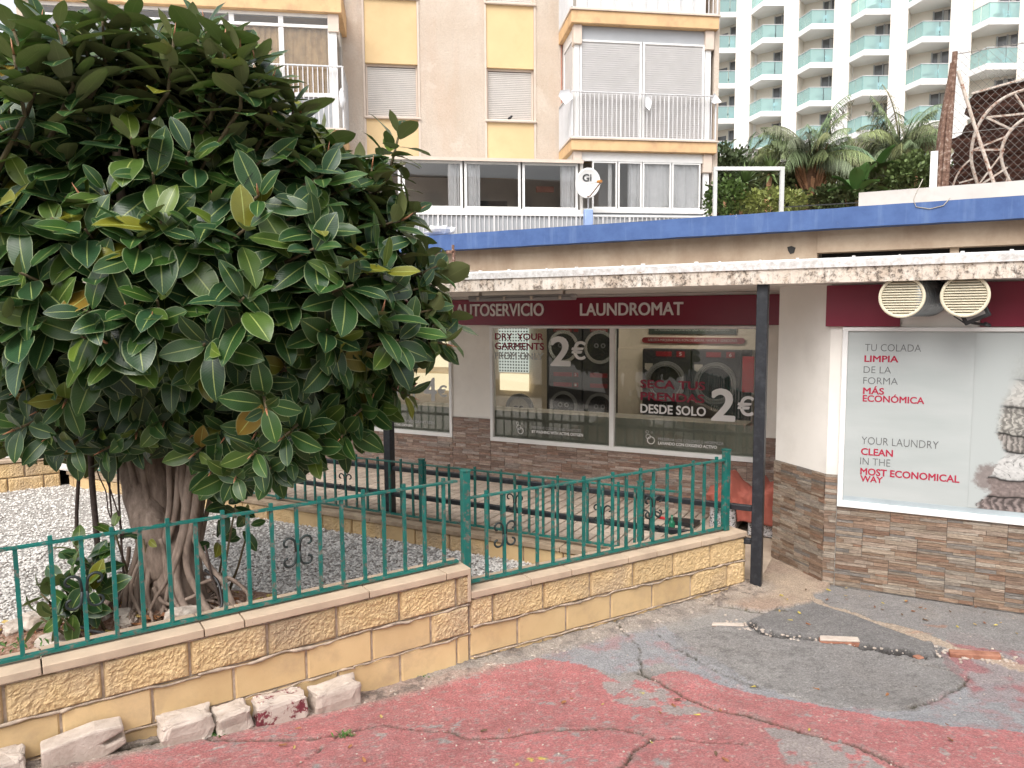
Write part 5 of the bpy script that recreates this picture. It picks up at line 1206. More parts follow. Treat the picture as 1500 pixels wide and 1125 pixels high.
# top floor visible foot: grey curtains behind railing
curtain(ab, BI0+.1, BI1-.1, -OB+.3, 8.9, 11.3, 'curtain_white', .04, 60, n=160)
for z0, z1 in ((6.17, 7.12), (8.93, 9.9)):
    bars(ab, FA(BA0+.02, -OB+.02, 0), FA(BA1-.04, -OB+.02, 0), z0, z1, 33); bars(ab, FA(BA0+.02, -OB+.02, 0), FA(BA0+.02, -.02, 0), z0, z1, 14)
m = MB(); m.box(1.70, 1.72, -.03, -.01, 4.5, 13, FA); part('downpipe', m, M_['terracotta'], ab)
for k, (x, y) in enumerate(((832, 140), (947, 147), (1046, 143))):
    a, z = apx(x, y, OB+.05); c = FA(a, -OB-.04, z); m = MB(); sd = [(-.02, .13), (.16, .10), (.20, -.02), (.06, -.20), (-.10, -.05)] if k == 0 else [(-.05, .10), (.05, .10), (.11, -.04), (.06, -.22), (-.03, -.14)] if k == 1 else [(0, .10), (.07, .02), (.16, -.10), (0, -.14), (-.06, -.10)]
    if k == 0: sd = [(-p[0], p[1]) for p in sd]
    m.v = [tuple(c+AA*p[0]*1.1+ZZ*p[1]*1.0-AB*.03) for p in sd]+[tuple(c+AA*p[0]*.9+ZZ*p[1]*.9-AB*(-.03)) for p in sd]+[tuple(c-AB*.07)]
    m.f = [(i, (i+1) % 5, 5+(i+1) % 5, 5+i) for i in range(5)]+[(i, (i+1) % 5, 10) for i in range(5)]; m.c = [None]*10
    single('plastic_bag', m, M_['bag'], ('white plastic bag tied to the left corner of the balcony rail', 'white plastic bag tied to the middle of the balcony rail', 'white plastic bag tied to the right corner of the balcony rail')[k], 'bag', 'plastic bags on the balcony rail', smooth=True)

# --- terrace glazing in front of the ground storey
OT = 2.0; ta0, ta1 = apx(585, 270, OT)[0]-1.6, apx(850, 270, OT)[0]; tz0, tz1 = 4.46, 5.44
tr = thing('glazed_terrace', 'row of white framed terrace windows under a thin metal awning', 'terrace', FA((ta0+ta1)/2, -OT, 3.1))
m = MB(); m.prism([(ta0, -OT-.08), (ta1+.05, -OT-.08), (ta1+.05, 0), (ta0, 0)], tz1+.02, tz1+.055, FA); part('awning', m, M_['grey_panel'], tr)
m = MB(); m.box(ta0, ta1+.05, -OT-.10, -OT-.081, tz1-.01, tz1+.06, FA); part('awning_edge', m, M_['cream_trim'], tr)
m = MB(); m.box(ta0, ta1, -OT-.03, -OT+.06, tz0-.10, tz0, FA); part('sill', m, M_['white_frame'], tr)
xs = [apx(x, 270, OT)[0] for x in (500, 588, 679, 764, 848)]
for k in range(4):
    c0, c1 = xs[k]+.02, xs[k+1]-.02; w = .05; f_ = MB(); f_.box(c0, c0+w, -OT, -OT+.06, tz0+.002, tz1, FA); f_.box(c1-w, c1, -OT, -OT+.06, tz0+.002, tz1, FA); f_.box(c0+w, c1-w, -OT+.002, -OT+.058, tz1-w, tz1-.001, FA); f_.box(c0+w, c1-w, -OT+.002, -OT+.058, tz0+.003, tz0+w, FA)
    fo = part('window', f_, M_['white_frame'], tr); g = MB(); g.box(c0+w, c1-w, -OT+.03, -OT+.035, tz0+w, tz1-w, FA); part('pane', g, M_['window_glass'], fo)
for a_, b_ in ((xs[2]-.32, xs[2]-.08), (xs[2]+.08, xs[2]+.36), (xs[4]-.38, xs[4]-.08)): curtain(tr, a_, b_, -OT+.11, tz0, tz1-.05, 'curtain_white', .03, 14, n=30)
m = MB(); m.box(ta0, ta1, -.06, -.02, 3.1, tz1, FA); m.box(ta0, ta1, -OT+.06, -.06, 3.13, 3.16, FA); part('room_back', m, M_['room'], tr)
m = MB(); m.box(xs[3]-.9, xs[3]-.2, -1.2, -.5, 4.2, 4.75, FA); part('cabinet', m, M_['dark_void'], tr); m = MB(); m.box(xs[3]+.5, xs[3]+.9, -1.0, -.9, 5.0, 5.12, FA); part('shelf', m, M_['terracotta'], tr)
m = MB(); m.box(ta1-.0, ta1+.06, -OT+.0, -.0, 3.1, tz1+.019, FA); part('side_wall', m, M_['white_wall'], tr)
bf_ = thing('terrace_balustrade', 'low grey panelled balustrade with thin white bars under the terrace windows', 'balustrade', FA(1, -OT-.1, 3.1))
e1 = apx(1048, 320, OT+.12)[0]
m = MB(); m.box(ta0, e1, -OT-.07, -OT-.05, 3.05, 4.30, FA); part('panel', m, M_['grey_panel'], bf_)
s = MB(); n = 86
for k in range(n): a = ta0+(e1-ta0)*k/n; w = .018 if k % 6 else .04; s.box(a, a+w, -OT-.115, -OT-.09, 3.05, 4.31, FA)
part('bar', s, M_['alu'], bf_, stuff=True)
m = MB(); m.box(ta0, e1, -OT-.12, -OT-.03, 4.312, 4.35, FA); part('top_rail', m, M_['white_frame'], bf_)

# --- left bay (behind the tree crown)
LA0, LA1 = -9.67, -3.29
for z0, z1 in ((5.85, 6.15), (8.55, 9.0), (11.3, 11.6)): slab(ab, LA0, LA1, z0, z1, OB, None)
m = MB(); m.box(-9.6, -3.4, -.25, .0, 0, 13, FA); part('bay_back_wall', m, M_['room'], ab)
m = MB(); m.box(-9.66, -9.55, -OB+.1, 4, 0, 13, FA); part('end_wall', m, M_['apt_render'], ab)
offL = OB-.12; fx = [apx(x, 60, offL)[0] for x in (40, 98, 192, 283, 340, 412, 484)]; ztop = 8.55; ztr = apx(400, 36, offL)[1]; zb3 = 6.9
m = MB(); m.box(fx[0]-.1, fx[-1]+.12, -offL, -offL+.08, ztop-.07, ztop-.003, FA); m.box(fx[0]-.1, fx[-1]+.12, -offL-.01, -offL+.08, ztr-.03, ztr+.03, FA); m.box(fx[0]-.1, fx[-1]+.12, -offL-.01, -offL+.08, zb3-.05, zb3, FA); part('window_rail', m, M_['white_frame'], ab)
for k in range(6):
    c0, c1 = fx[k]+.0, fx[k+1]; f_ = MB(); w = .05; f_.box(c0, c0+w, -offL+.005, -offL+.07, zb3+.002, ztop-.075, FA); f_.box(c1-w, c1-.002, -offL+.005, -offL+.07, zb3+.002, ztop-.075, FA); f_.box(c0, c1-.002, -offL+.008, -offL+.068, zb3+.003, zb3+.04, FA); fo = part('window', f_, M_['white_frame'], ab)
    g = MB(); g.box(c0+w, c1-w, -offL+.03, -offL+.035, zb3, ztop-.08, FA); part('pane', g, M_['window_glass'], fo)
    if k >= 4: curtain(ab, c0+.05, c1-.04, -offL+.08, zb3, ztr-.03, 'curtain_tan', .02, 34, n=60)
    else: curtain(ab, c0+.08, c1-.06, -offL+.08, zb3, ztr-.03, 'curtain_white', .02, 28, n=60)
m = MB(); m.box(fx[-1]+.0, fx[-1]+.13, -offL-.005, -offL+.1, 6.2, ztop-.004, FA); part('corner_post', m, M_['white_frame'], ab); m = MB(); m.box(fx[-1]-.04, fx[-1]+.18, -offL-.05, -offL+.12, ztop-.36, ztop-.005, FA); part('capital', m, M_['cream_trim'], ab)
m = MB(); m.box(fx[-1]+.06, fx[-1]+.12, -offL+.3, -.2, 7.0, 8.2, FA); part('side_window', m, M_['window_glass'], ab); m = MB(); m.box(fx[-1]+.05, fx[-1]+.13, -offL+.1, -.0, 6.2, 6.95, FA); m.box(fx[-1]+.05, fx[-1]+.13, -offL+.1, -.0, 8.25, 8.54, FA); part('side_frame', m, M_['white_frame'], ab)
m = MB(); m.box(fx[0], fx[-1], -offL+.03, -offL+.06, 6.18, zb3-.05, FA); part('apron_panel', m, M_['grey_panel'], ab)
bars(ab, FA(-9.6, -OB+.02, 0), FA(LA1-.02, -OB+.02, 0), 6.2, 7.45, 62); bars(ab, FA(LA1-.02, -OB+.02, 0), FA(LA1-.02, -.0, 0), 6.2, 7.45, 12)
a, z = apx(500, 135, OB+.05); c = FA(a, -OB-.05, z); m = MB(); m.tube([c+ZZ*.08, c, c-ZZ*.18+AA*.02, c-ZZ*.32], [.01, .05, .07, .02], 7); single('plastic_bag', m, M_['bag'], 'white plastic bag tied to the left balcony rail beside the tan curtains', 'bag', 'plastic bags on the balcony rail', smooth=True)
m = MB(); m.box(-9.6, 5.1, .4, 9, 12.9, 13.1, FA); part('roof', m, M_['roofing'], ab)
m = MB(); m.box(-9.6, 5.0, .36, .5, 0, 13, FA); part('inner_wall', m, M_['room'], ab)

# satellite dish on its mast
dp_ = apx(861, 268, OT+.25); c = FA(dp_[0], -OT-.25, dp_[1]); ds = thing('satellite_dish', 'white satellite dish marked Gi on a mast before the terrace windows', 'satellite dish', c-ZZ*1.2)
ax = np.array([-.18, -1, .22]); ax /= np.linalg.norm(ax); sx = np.cross((0, 0, 1.), ax); sx /= np.linalg.norm(sx); sy = np.cross(ax, sx)
if sy[2] < 0: sy = -sy
m = MB(); m.grid(lambda a, b: c+ (sx*.27*math.cos(6.2832*a)+sy*.34*math.sin(6.2832*a))*b - ax*.07*(1-b*b), 36, 8); o = part('dish', m, M_['dish'], ds, True); o.modifiers.new('t', 'SOLIDIFY').thickness = .008
m = MB(); m.tube([c-sy*.30, c-sy*.33+sx*(.06 if sx[0] > 0 else -.06)+ax*.10, c-sy*.10+sx*(.30 if sx[0] > 0 else -.30)+ax*.28], .013, 6); part('arm', m, M_['rusty'], ds)
lc = c-sy*.09+sx*(.30 if sx[0] > 0 else -.30)+ax*.28; m = MB(); m.tube([lc, lc+(c-lc)*.25], [.035, .03], 10); part('receiver', m, M_['orange'], ds)
m = MB(); m.tube([c-ax*.08, c-ax*.16-ZZ*.06, c-ax*.16-ZZ*1.2], .018, 8); part('mast', m, M_['alu'], ds)
me = text_mesh('Gi', .02, .01); co = np.zeros(len(me.vertices)*3); me.vertices.foreach_get('co', co); co = co.reshape(-1, 3)
if sy[2] < 0: sy = -sy
P = c[None]+(co[:, :1]*.21-.12)*(-sx if sx[0] < 0 else sx)[None]+(co[:, 1:2]*.21+.06)*sy[None]; 
rr2 = (((P-c) @ sx)/.27)**2+(((P-c) @ sy)/.34)**2; P = P-ax[None]*(.07*(1-rr2))[:, None]+ax[None]*(.022+co[:, 2:3]*.1); P = P-ax[None]*0
me.vertices.foreach_set('co', (P-wpos(ds)[None]).ravel()); me.materials.clear(); me.materials.append(M_['lamp_black']); o = bpy.data.objects.new('lettering', me); COL.objects.link(o); o.parent = ds
a, z = apx(861, 320, OT+.3); c = FA(a, -OT-.35, z); m = MB(); m.box(a-.09, a+.09, -OT-.42, -OT-.25, z-.45, z+.18, FA); bevel(single('blue_bucket', m, M_['pale_blue'], 'pale blue plastic container behind the blue roof edge below the dish', 'container'), .02, 2)
cbag = W(*onv(645, 346, 1.9)); m = MB(); m.v = []; 
def crumple(c, r, seed, n=9):
    s = MB(); s.grid(lambda a, b: c+np.array([math.cos(6.2832*a)*math.sin(3.1416*b)*r*1.5, math.sin(6.2832*a)*math.sin(3.1416*b)*r, (1-math.cos(3.1416*b))*r*.6])*(.55+.9*float(vnoise(np.array(a % 1*7), np.array(b*5), seed))), 18, 10); return s
single('plastic_bag', crumple(W(float(onv(643, 348, 1.5)[0]), 1.5, 3.19), .11, 4), M_['bag'], 'crumpled white plastic bag lying on the blue roof edge beside the tree', 'bag')

# ================================================================== ROOF TERRACE ON THE RIGHT
pv_ = 2.3; pa_ = float(onv(1258, 285, pv_)[0]); pzt = float(onv(1380, 273, pv_)[2])
m = MB(); m.box(pa_, 6.5, pv_, pv_+.15, 3.1, pzt, LF); single('parapet_wall', m, MAT['parapet'], 'short whitish parapet on the roof behind the blue edge', 'wall')
cf = thing('chain_link_fence', 'rusty chain-link fence with leaning post on the roof parapet', 'fence', W(pa_+1, pv_+.3, pzt)); fv = pv_+.35
def rp(x, y, v=fv): return W(*onv(x, y, v))
m = MB(); m.tube([rp(1383, 300)-ZZ*.3, rp(1392, 180), rp(1399, 76)], .026, 8); part('post', m, MAT['rusty'], cf)
m = MB(); m.tube([rp(1373, 300), rp(1381, 190), rp(1396, 92)], .026, 6); m.tube([rp(1367, 300, fv+.1), rp(1377, 190, fv+.05), rp(1395, 95, fv+.02)], .02, 6); m.tube([rp(1380, 298, fv-.02), rp(1387, 200), rp(1396, 100)], .022, 6); part('rolled_mesh', m, MAT['rusty'], cf)
m = MB(); m.tube([rp(1403, 104), rp(1428, 185), rp(1463, 290)], .017, 8); part('brace', m, MAT['rust_white'], cf)
# woven wire: diamonds between the post and the far right, top edge rising
s = MB(); pL = onv(1397, 80, fv); pBt = float(onv(1397, 275, fv)[2]); uR = 5.4
def topz(u): return pL[2]+(u-pL[0])*.02
stp = .075
k = -60
while k < 60:
    for sg_ in (1, -1):
        base_u = pL[0]+k*stp; pts = []
        u_a = base_u; z_a = pBt; u_b = base_u+sg_*(topz(base_u)-pBt)*.9; z_b = topz(base_u)
        # clip
        def cl(ua_, za_, ub_2, zb_2):
            t0, t1 = 0, 1; du = ub_2-ua_
            for lim, sgn in ((pL[0], 1), (uR, -1)):
                f0 = (ua_-lim)*sgn; f1 = (ub_2-lim)*sgn
                if f0 < 0 and f1 < 0: return None
                if f0 < 0: t0 = max(t0, f0/(f0-f1))
                if f1 < 0: t1 = min(t1, f0/(f0-f1))
            if t1-t0 < .02: return None
            return (ua_+du*t0, za_+(zb_2-za_)*t0, ua_+du*t1, za_+(zb_2-za_)*t1)
        r_ = cl(u_a, z_a, u_b, z_b)
        if r_: s.beam(W(r_[0], fv+.004*sg_, r_[1]), W(r_[2], fv+.004*sg_, r_[3]), .0022)
    k += 1
s.beam(W(pL[0], fv, topz(pL[0])), W(uR, fv, topz(uR)), .007); s.beam(W(pL[0], fv, pBt+.55), W(uR, fv, pBt+.55), .005)
part('wire_mesh', s, MAT['wire'], cf, stuff=True)
# reed shade roof, tilted, ragged at its left edge
rv = 3.4
reed = thing('reed_awning', 'collapsed dark brown reed awning leaning behind the arched metal frame', 'awning', W(3, rv, pzt))
tops = [onv(1430, 140, rv), onv(1510, 106, rv)]
n = 26
for k in range(n):
    t0, t1 = k/n, (k+1)/n
    def edge(t):   # left ragged boundary from top to bottom
        y = 140+(300-140)*t; x = 1430-68*t-(8*math.sin(t*19)+5*math.sin(t*47+1)); return onv(x, y, rv+.0)
    e0, e1 = edge(t0), edge(t1); off_ = 1.2*(1-t0)*0
    s = MB(); s.hexa([W(e1[0], rv+.25*t1, e1[2]), W(6.6, rv+.25*t1-.2, e1[2]+.9), W(6.6, rv+.25*t1-.14, e1[2]+.9), W(e1[0], rv+.25*t1+.06, e1[2]), W(e0[0], rv+.25*t0-.03, e0[2]+.004), W(6.6, rv+.25*t0-.23, e0[2]+.904), W(6.6, rv+.25*t0-.14, e0[2]+.904), W(e0[0], rv+.25*t0+.06, e0[2]+.004)])
    part('reed_strip', s, MAT['reed'], reed)
e = edge(0); s = MB(); s.beam(W(e[0]-.02, rv-.05, e[2]+.01), W(6.6, rv-.25, e[2]+.96), .03, .02); part('edge_batten', s, MAT['rust_white'], reed)
arc = thing('arched_frame', 'white rust-spotted steel frame of curved hoops and braces behind the wire mesh', 'frame', W(2.6, rv-.5, pzt)); av = rv-.55
def ap2(x, y): return W(*onv(x, y, av))
def sm_path(p):
    for _ in range(2):
        q = [p[0]]
        for a, b in zip(p[:-1], p[1:]): q += [a*.75+b*.25, a*.25+b*.75]
        p = q+[p[-1]]
    return p
for pts, r in (([(1505,130),(1475,140),(1450,158),(1433,182),(1424,208),(1422,235),(1428,258),(1434,275),(1440,292)], .024), ([(1530,165),(1500,173),(1480,190),(1468,212),(1466,235),(1474,256),(1484,275),(1492,292)], .024),
               ([(1395,275),(1402,255),(1414,240),(1424,232)], .014), ([(1487,138),(1496,152),(1506,168)], .016)):
    m = MB(); m.tube(sm_path([ap2(*p) for p in pts]), r*.66, 8); part('hoop', m, MAT['rust_white'], arc, True)
for p, q, r in (((1445,172),(1515,165),.014), ((1445,172),(1482,190),.014), ((1425,220),(1478,198),.012), ((1424,220),(1472,219),.013), ((1434,270),(1470,222),.012), ((1430,275),(1476,245),.014), ((1462,292),(1478,256),.011), ((1405,268),(1426,262),.010)):
    m = MB(); m.beam(ap2(*p), ap2(*q), r*1.35); part('brace', m, MAT['rust_white'], arc)
m = MB(); m.box(float(onv(1361, 280, 2.6)[0]), float(onv(1367, 280, 2.6)[0])+.03, 2.6, 2.66, 3.1, float(onv(1361, 222, 2.6)[2]), LF); single('white_board', m, MAT['white_frame'], 'narrow upright white board left of the rusty fence post', 'board')
pts = [W(*onv(x, y, 1.325)) for x, y in ((1352, 262), (1342, 283), (1338, 293), (1342, 303), (1362, 306), (1382, 301), (1392, 290))]
# two strands of loose rope over the blue edge
m = MB(); m.tube(pts, .004, 5); single('rope', m, MAT['rope'], 'thin pale cord hanging in a loop over the blue roof edge', 'cord', smooth=True)
# goal-shaped white pipe frame
gv_ = 3.5; a = onv(1048, 247, gv_); b = onv(1146, 247, gv_); m = MB()
m.beam(W(a[0], gv_, a[2]), W(b[0], gv_, b[2]), .045); m.beam(W(a[0], gv_, 3.1), W(a[0], gv_, a[2]+.02), .045); m.beam(W(b[0], gv_, 3.1), W(b[0], gv_, b[2]+.02), .045); single('pipe_frame', m, MAT['white_pipe'], 'white pipe frame like a small goal standing on the roof before the shrubs', 'frame')
m = MB(); m.beam(W(b[0], gv_+.2, float(onv(1150, 300, gv_)[2])), W(b[0]+1.6, gv_+.2, float(onv(1250, 295, gv_)[2])), .012); single('wire_line', m, MAT['lamp_black'], 'thin dark line stretched from the pipe frame to the parapet', 'line')

# ================================================================== HOTEL
ht = thing('hotel_tower', 'tall white hotel with rows of angled balconies and teal glass railings', 'building', (25, 60, 0))
FLH = 3.0
rows_px = [(1035, 1077, 50.0), (1097, 1146, 51.8), (1166, 1219, 54.3), (1241, 1301, 56.9), (1324, 1388, 59.6), (1417, 1488, 63.3), (1518, 1596, 67.0)]
cam_z = CAM_H
def hpt(x, D):     # plan position at image column x (at mid height) and depth D
    d = ray(x, 150); return CAM[:2]+d[:2]/(_F @ d)*D
zf0 = CAM_H+FLH*.98   # top of a balcony rail row is N*3 + ...
hot = []
for i, (xl, xr, sp) in enumerate(rows_px):
    D = FLH*F_PX/sp*1.0; e2 = hpt(xr, D); cw_ = (xr-xl)*.36; e1_ = hpt(xl+cw_, D); Fp = hpt(xl, D*1.03); hot.append((Fp, e1_, e2, D))
# rail top levels: measured 5.05 storeys above the eye at row index 0
rail0 = CAM_H+5.06*FLH
levels = [rail0+FLH*k for k in range(-4, 6)]     # rail tops
def P3(p, z): return (p[0], p[1], z)
core = MB()
for i, (Fp, e1_, e2, D) in enumerate(hot):
    back = (e2-hot[i][1]); 
    dirb = np.array([-(e2-Fp)[1], (e2-Fp)[0]]); dirb /= np.linalg.norm(dirb)
    if i+1 < len(hot):
        nF = hot[i+1][0]; core.prism([tuple(e2), tuple(nF), tuple(nF+dirb*6), tuple(e2+dirb*6)], 0, 45)
    else: core.prism([tuple(e2), tuple(e2+np.array([14, -8])), tuple(e2+np.array([20, 6])), tuple(e2+dirb*6)], 0, 45)
first = hot[0][0]; core.prism([tuple(first+np.array([-6., 6.])), tuple(first), tuple(first+dirb*5), tuple(first+np.array([-3., 12.]))], 0, 45)
part('wall', core, MAT['hotel_white'], ht)
rnd = random.Random(3)
chair_src = table_src = None
def chair_mesh(k=1.0):
    m = MB()
    for x, y in ((-.2, -.2), (.2, -.2), (-.2, .2), (.2, .2)): m.beam((x, y, 0), (x*.9, y*.9, .44), .05)
    m.box(-.24, .24, -.24, .24, .44, .48); m.beam((-.2, .2, .48), (-.2, .28, .92), .05); m.beam((.2, .2, .48), (.2, .28, .92), .05); m.box(-.22, .22, .23, .29, .66, .92)
    m.beam((-.25, -.2, .68), (-.25, .24, .68), .05); m.beam((.25, -.2, .68), (.25, .24, .68), .05); return m
def table_mesh():
    m = MB(); m.prism([(.38*math.cos(a), .38*math.sin(a)) for a in np.linspace(0, 2*math.pi, 13)[:-1]], .70, .74); m.beam((0, 0, .03), (0, 0, .70), .07); m.beam((-.25, 0, .015), (.25, 0, .015), .05, .03); m.beam((0, -.25, .015), (0, .25, .015), .05, .03); return m
cm = chair_mesh().mesh('chair'); cm.materials.append(MAT['chair_plastic']); cmd_ = cm.copy(); cmd_.materials.clear(); cmd_.materials.append(MAT['chair_dark'])
tm = table_mesh().mesh('table'); tm.materials.append(MAT['chair_dark'])
ordn = ['first', 'second', 'third', 'fourth', 'fifth', 'sixth', 'seventh', 'eighth', 'ninth', 'tenth']
for i, (Fp, e1_, e2, D) in enumerate(hot):
    ein = e2-Fp; L_ = np.linalg.norm(ein); un = ein/L_; dirb = np.array([-un[1], un[0]]); dp2 = 1.35
    B0, B1 = Fp+dirb*dp2, e2+dirb*dp2
    rw = MB(); rw.prism([tuple(B0), tuple(B1), tuple(B1+dirb*.3), tuple(B0+dirb*.3)], 0, 45)
    rw.prism([tuple(Fp+un*.0), tuple(Fp+un*.06), tuple(B0+un*.06), tuple(B0)], 0, 45); rw.prism([tuple(e2-un*.06), tuple(e2), tuple(B1), tuple(B1-un*.06)], 0, 45)
    part('recess_wall', rw, MAT['hotel_cream'], ht)
    s2_ = e1_-Fp
    for j, zr in enumerate(levels):
        slab_t = zr-1.05; outl = [tuple(Fp), tuple(e1_), tuple(e2), tuple(B1), tuple(B0)]
        x_, y_, d_2 = proj((e1_[0], e1_[1], zr))
        if y_ < -60 or y_ > 330: continue
        s = MB(); s.prism(outl, slab_t-.42, slab_t, WORLD); bo = part('balcony', s, MAT['hotel_white'], ht)
        g = MB(); q = .03
        for a_, b_ in ((Fp, Fp+(e1_-Fp)*.5), (Fp+(e1_-Fp)*.5, e1_), (e1_, e1_+(e2-e1_)*.62), (e1_+(e2-e1_)*.62, e2)):
            d2 = (b_-a_)/np.linalg.norm(b_-a_); nn2 = np.array([-d2[1], d2[0]])*.03; aa_, bb_ = a_+d2*q+nn2*1.5, b_-d2*q+nn2*1.5
            g.hexa([P3(aa_, slab_t+.01), P3(bb_, slab_t+.01), P3(bb_+nn2, slab_t+.01), P3(aa_+nn2, slab_t+.01), P3(aa_, zr), P3(bb_, zr), P3(bb_+nn2, zr), P3(aa_+nn2, zr)])
        part('glass_railing', g, MAT['teal_glass'], bo)
        g = MB()
        for a_, b_ in ((Fp, e1_), (e1_, e2)): g.beam(P3(a_+dirb*.06, zr+.02), P3(b_+dirb*.06, zr+.02), .07, .04)
        part('top_rail', g, MAT['alu'], bo)
        # sliding door and curtain at the right of the recess
        w0 = B0+(B1-B0)*.55; w1 = B0+(B1-B0)*.97; g = MB()
        mf = -dirb*.05
        g.hexa([P3(w0, slab_t+.05), P3(w0+mf, slab_t+.05), P3(w1+mf, slab_t+.05), P3(w1, slab_t+.05), P3(w0, slab_t+2.35), P3(w0+mf, slab_t+2.35), P3(w1+mf, slab_t+2.35), P3(w1, slab_t+2.35)]); wo = part('sliding_door', g, MAT['hotel_window'], ht)
        op = rnd.uniform(.3, .75); g = MB(); c0, c1 = w0+(w1-w0)*op, w0+(w1-w0)*(op+.22); m3 = mf*1.4
        g.hexa([P3(c0+m3, slab_t+.05), P3(c0+m3*1.2, slab_t+.05), P3(c1+m3*1.2, slab_t+.05), P3(c1+m3, slab_t+.05), P3(c0+m3, slab_t+2.3), P3(c0+m3*1.2, slab_t+2.3), P3(c1+m3*1.2, slab_t+2.3), P3(c1+m3, slab_t+2.3)]); part('curtain', g, MAT['hotel_curtain'], wo)
        g = MB(); 
        for t_ in (0, .5, 1): c = w0+(w1-w0)*t_+mf*1.6; g.box(c[0]-.04, c[0]+.04, c[1]-.04, c[1]+.04, slab_t+.05, slab_t+2.4)
        part('door_frame', g, MAT['grey_panel'], wo)
        if i == 0:
            g = MB(); c = B0+(B1-B0)*.25-dirb*.06; dxy = un*.55; g.hexa([P3(c-dxy, slab_t+.3), P3(c+dxy, slab_t+.3), P3(c+dxy+dirb*.04, slab_t+.3), P3(c-dxy+dirb*.04, slab_t+.3), P3(c-dxy, slab_t+2.0), P3(c+dxy, slab_t+2.0), P3(c+dxy+dirb*.04, slab_t+2.0), P3(c-dxy+dirb*.04, slab_t+2.0)]); part('small_window', g, MAT['hotel_window'], ht)
        if i < 6 and -30 < y_ < 210 and x_ < 1495:
            rown = ordn[len(levels)-1-j]; pos = Fp+un*L_*rnd.uniform(.50, .58)+dirb*.75; cx2 = Fp+un*L_*rnd.uniform(.72, .8)+dirb*rnd.uniform(.5, .9)
            lab = f'{ordn[i]} balcony column from the left, {ordn[8-j] if j <= 8 else ordn[0]} storey down'
            a_ = rnd.uniform(0, 6.28)
            def put(me, nm, cat, p, a_, lb, gp):
                o = bpy.data.objects.new(nm, me); COL.objects.link(o); o.location = (p[0], p[1], slab_t+.002); o.rotation_euler = (0, 0, a_); o['label'] = lb; o['category'] = cat; o['group'] = gp
            put(cm if rnd.random() < .7 else cmd_, 'balcony_chair', 'chair', cx2, a_, 'plastic armchair on the hotel, '+lab, 'chairs on the hotel balconies')
            put(tm, 'balcony_table', 'table', pos, 0, 'small round table on the hotel, '+lab, 'tables on the hotel balconies')
# building across the street, behind the standpoint (its front shows in the window glass)
ob = thing('opposite_building', 'beige apartment house across the street mirrored in the window glass', 'building', (0, -26, 0)); m = MB(); m.box(-22, 20, -34, -26, -.2, 13); part('wall', m, MAT['opp'], ob)
for k in range(11):
    for j in range(4):
        m = MB(); m.box(-20+k*3.6, -18.6+k*3.6, -25.99, -25.93, 1.6+j*2.9, 3.0+j*2.9); part('window', m, MAT['hotel_window'], ob)
# ================================================================== RUBBER TREE
def unit(v): return v/(np.linalg.norm(v)+1e-9)
ST = [0, .10, .24, .40, .56, .72, .86, .95, 1.0]
WD = [.03, .125, .205, .245, .25, .215, .135, .055, .0]
def leaf_arrays(seed):
    """unit-length leaf along +y, upper side +z"""
    r = random.Random(seed); V = []; UV = []; fold = r.uniform(.05, .28); droop = r.uniform(.04, .26); tw = r.uniform(-.25, .25); cup = r.uniform(-.06, .1); wk = r.uniform(.95, 1.18)
    for t, w in zip(ST, WD):
        zc = -droop*t*t+cup*math.sin(3.14*t)*.3
        for u in (-1, -.55, 0, .55, 1):
            x = u*w*wk; z = zc+abs(u)*w*fold+.012*math.sin(t*14+u*2)*abs(u); a = tw*t; V.append((x*math.cos(a)-z*math.sin(a)*.3, t, z+x*math.sin(a))); UV.append((u, t))
    Fc = []
    for j in range(len(ST)-1):
        for i in range(4): a = j*5+i; Fc.append((a, a+1, a+6, a+5))
    return np.array(V), np.array(UV), np.array(Fc)
LV = [leaf_arrays(k) for k in range(10)]
LEAF_COL = [(.017,.050,.014), (.022,.062,.014), (.015,.044,.016), (.036,.088,.015), (.020,.056,.024), (.060,.105,.018), (.026,.066,.018), (.10,.150,.018), (.16,.155,.014), (.20,.12,.016)]
def leaf_color(r, zf, tipk):
    x = r.random()
    if x < .008: return 9
    if x < .024+.02*zf: return 8
    if tipk < 2 and x < .25: return 7
    if x < .18: return 5
    return r.choice((0, 0, 1, 1, 2, 3, 4, 6))
_lm = {}
def leaf_mesh(vk, ck):
    if (vk, ck) not in _lm:
        V, UV, Fc = LV[vk]; me = bpy.data.meshes.new('leaf'); me.from_pydata(V.tolist(), [], Fc.tolist()); ul = me.uv_layers.new(name='UVMap'); ul.data.foreach_set('uv', UV[Fc.ravel()].ravel())
        at = me.attributes.new('tint', 'FLOAT_COLOR', 'POINT'); at.data.foreach_set('color', np.tile(np.array(LEAF_COL[ck]+(1,)), len(V)).astype(float)); me.polygons.foreach_set('use_smooth', [True]*len(Fc)); me.materials.append(MAT['leaf']); me.update(); _lm[(vk, ck)] = me
    return _lm[(vk, ck)]
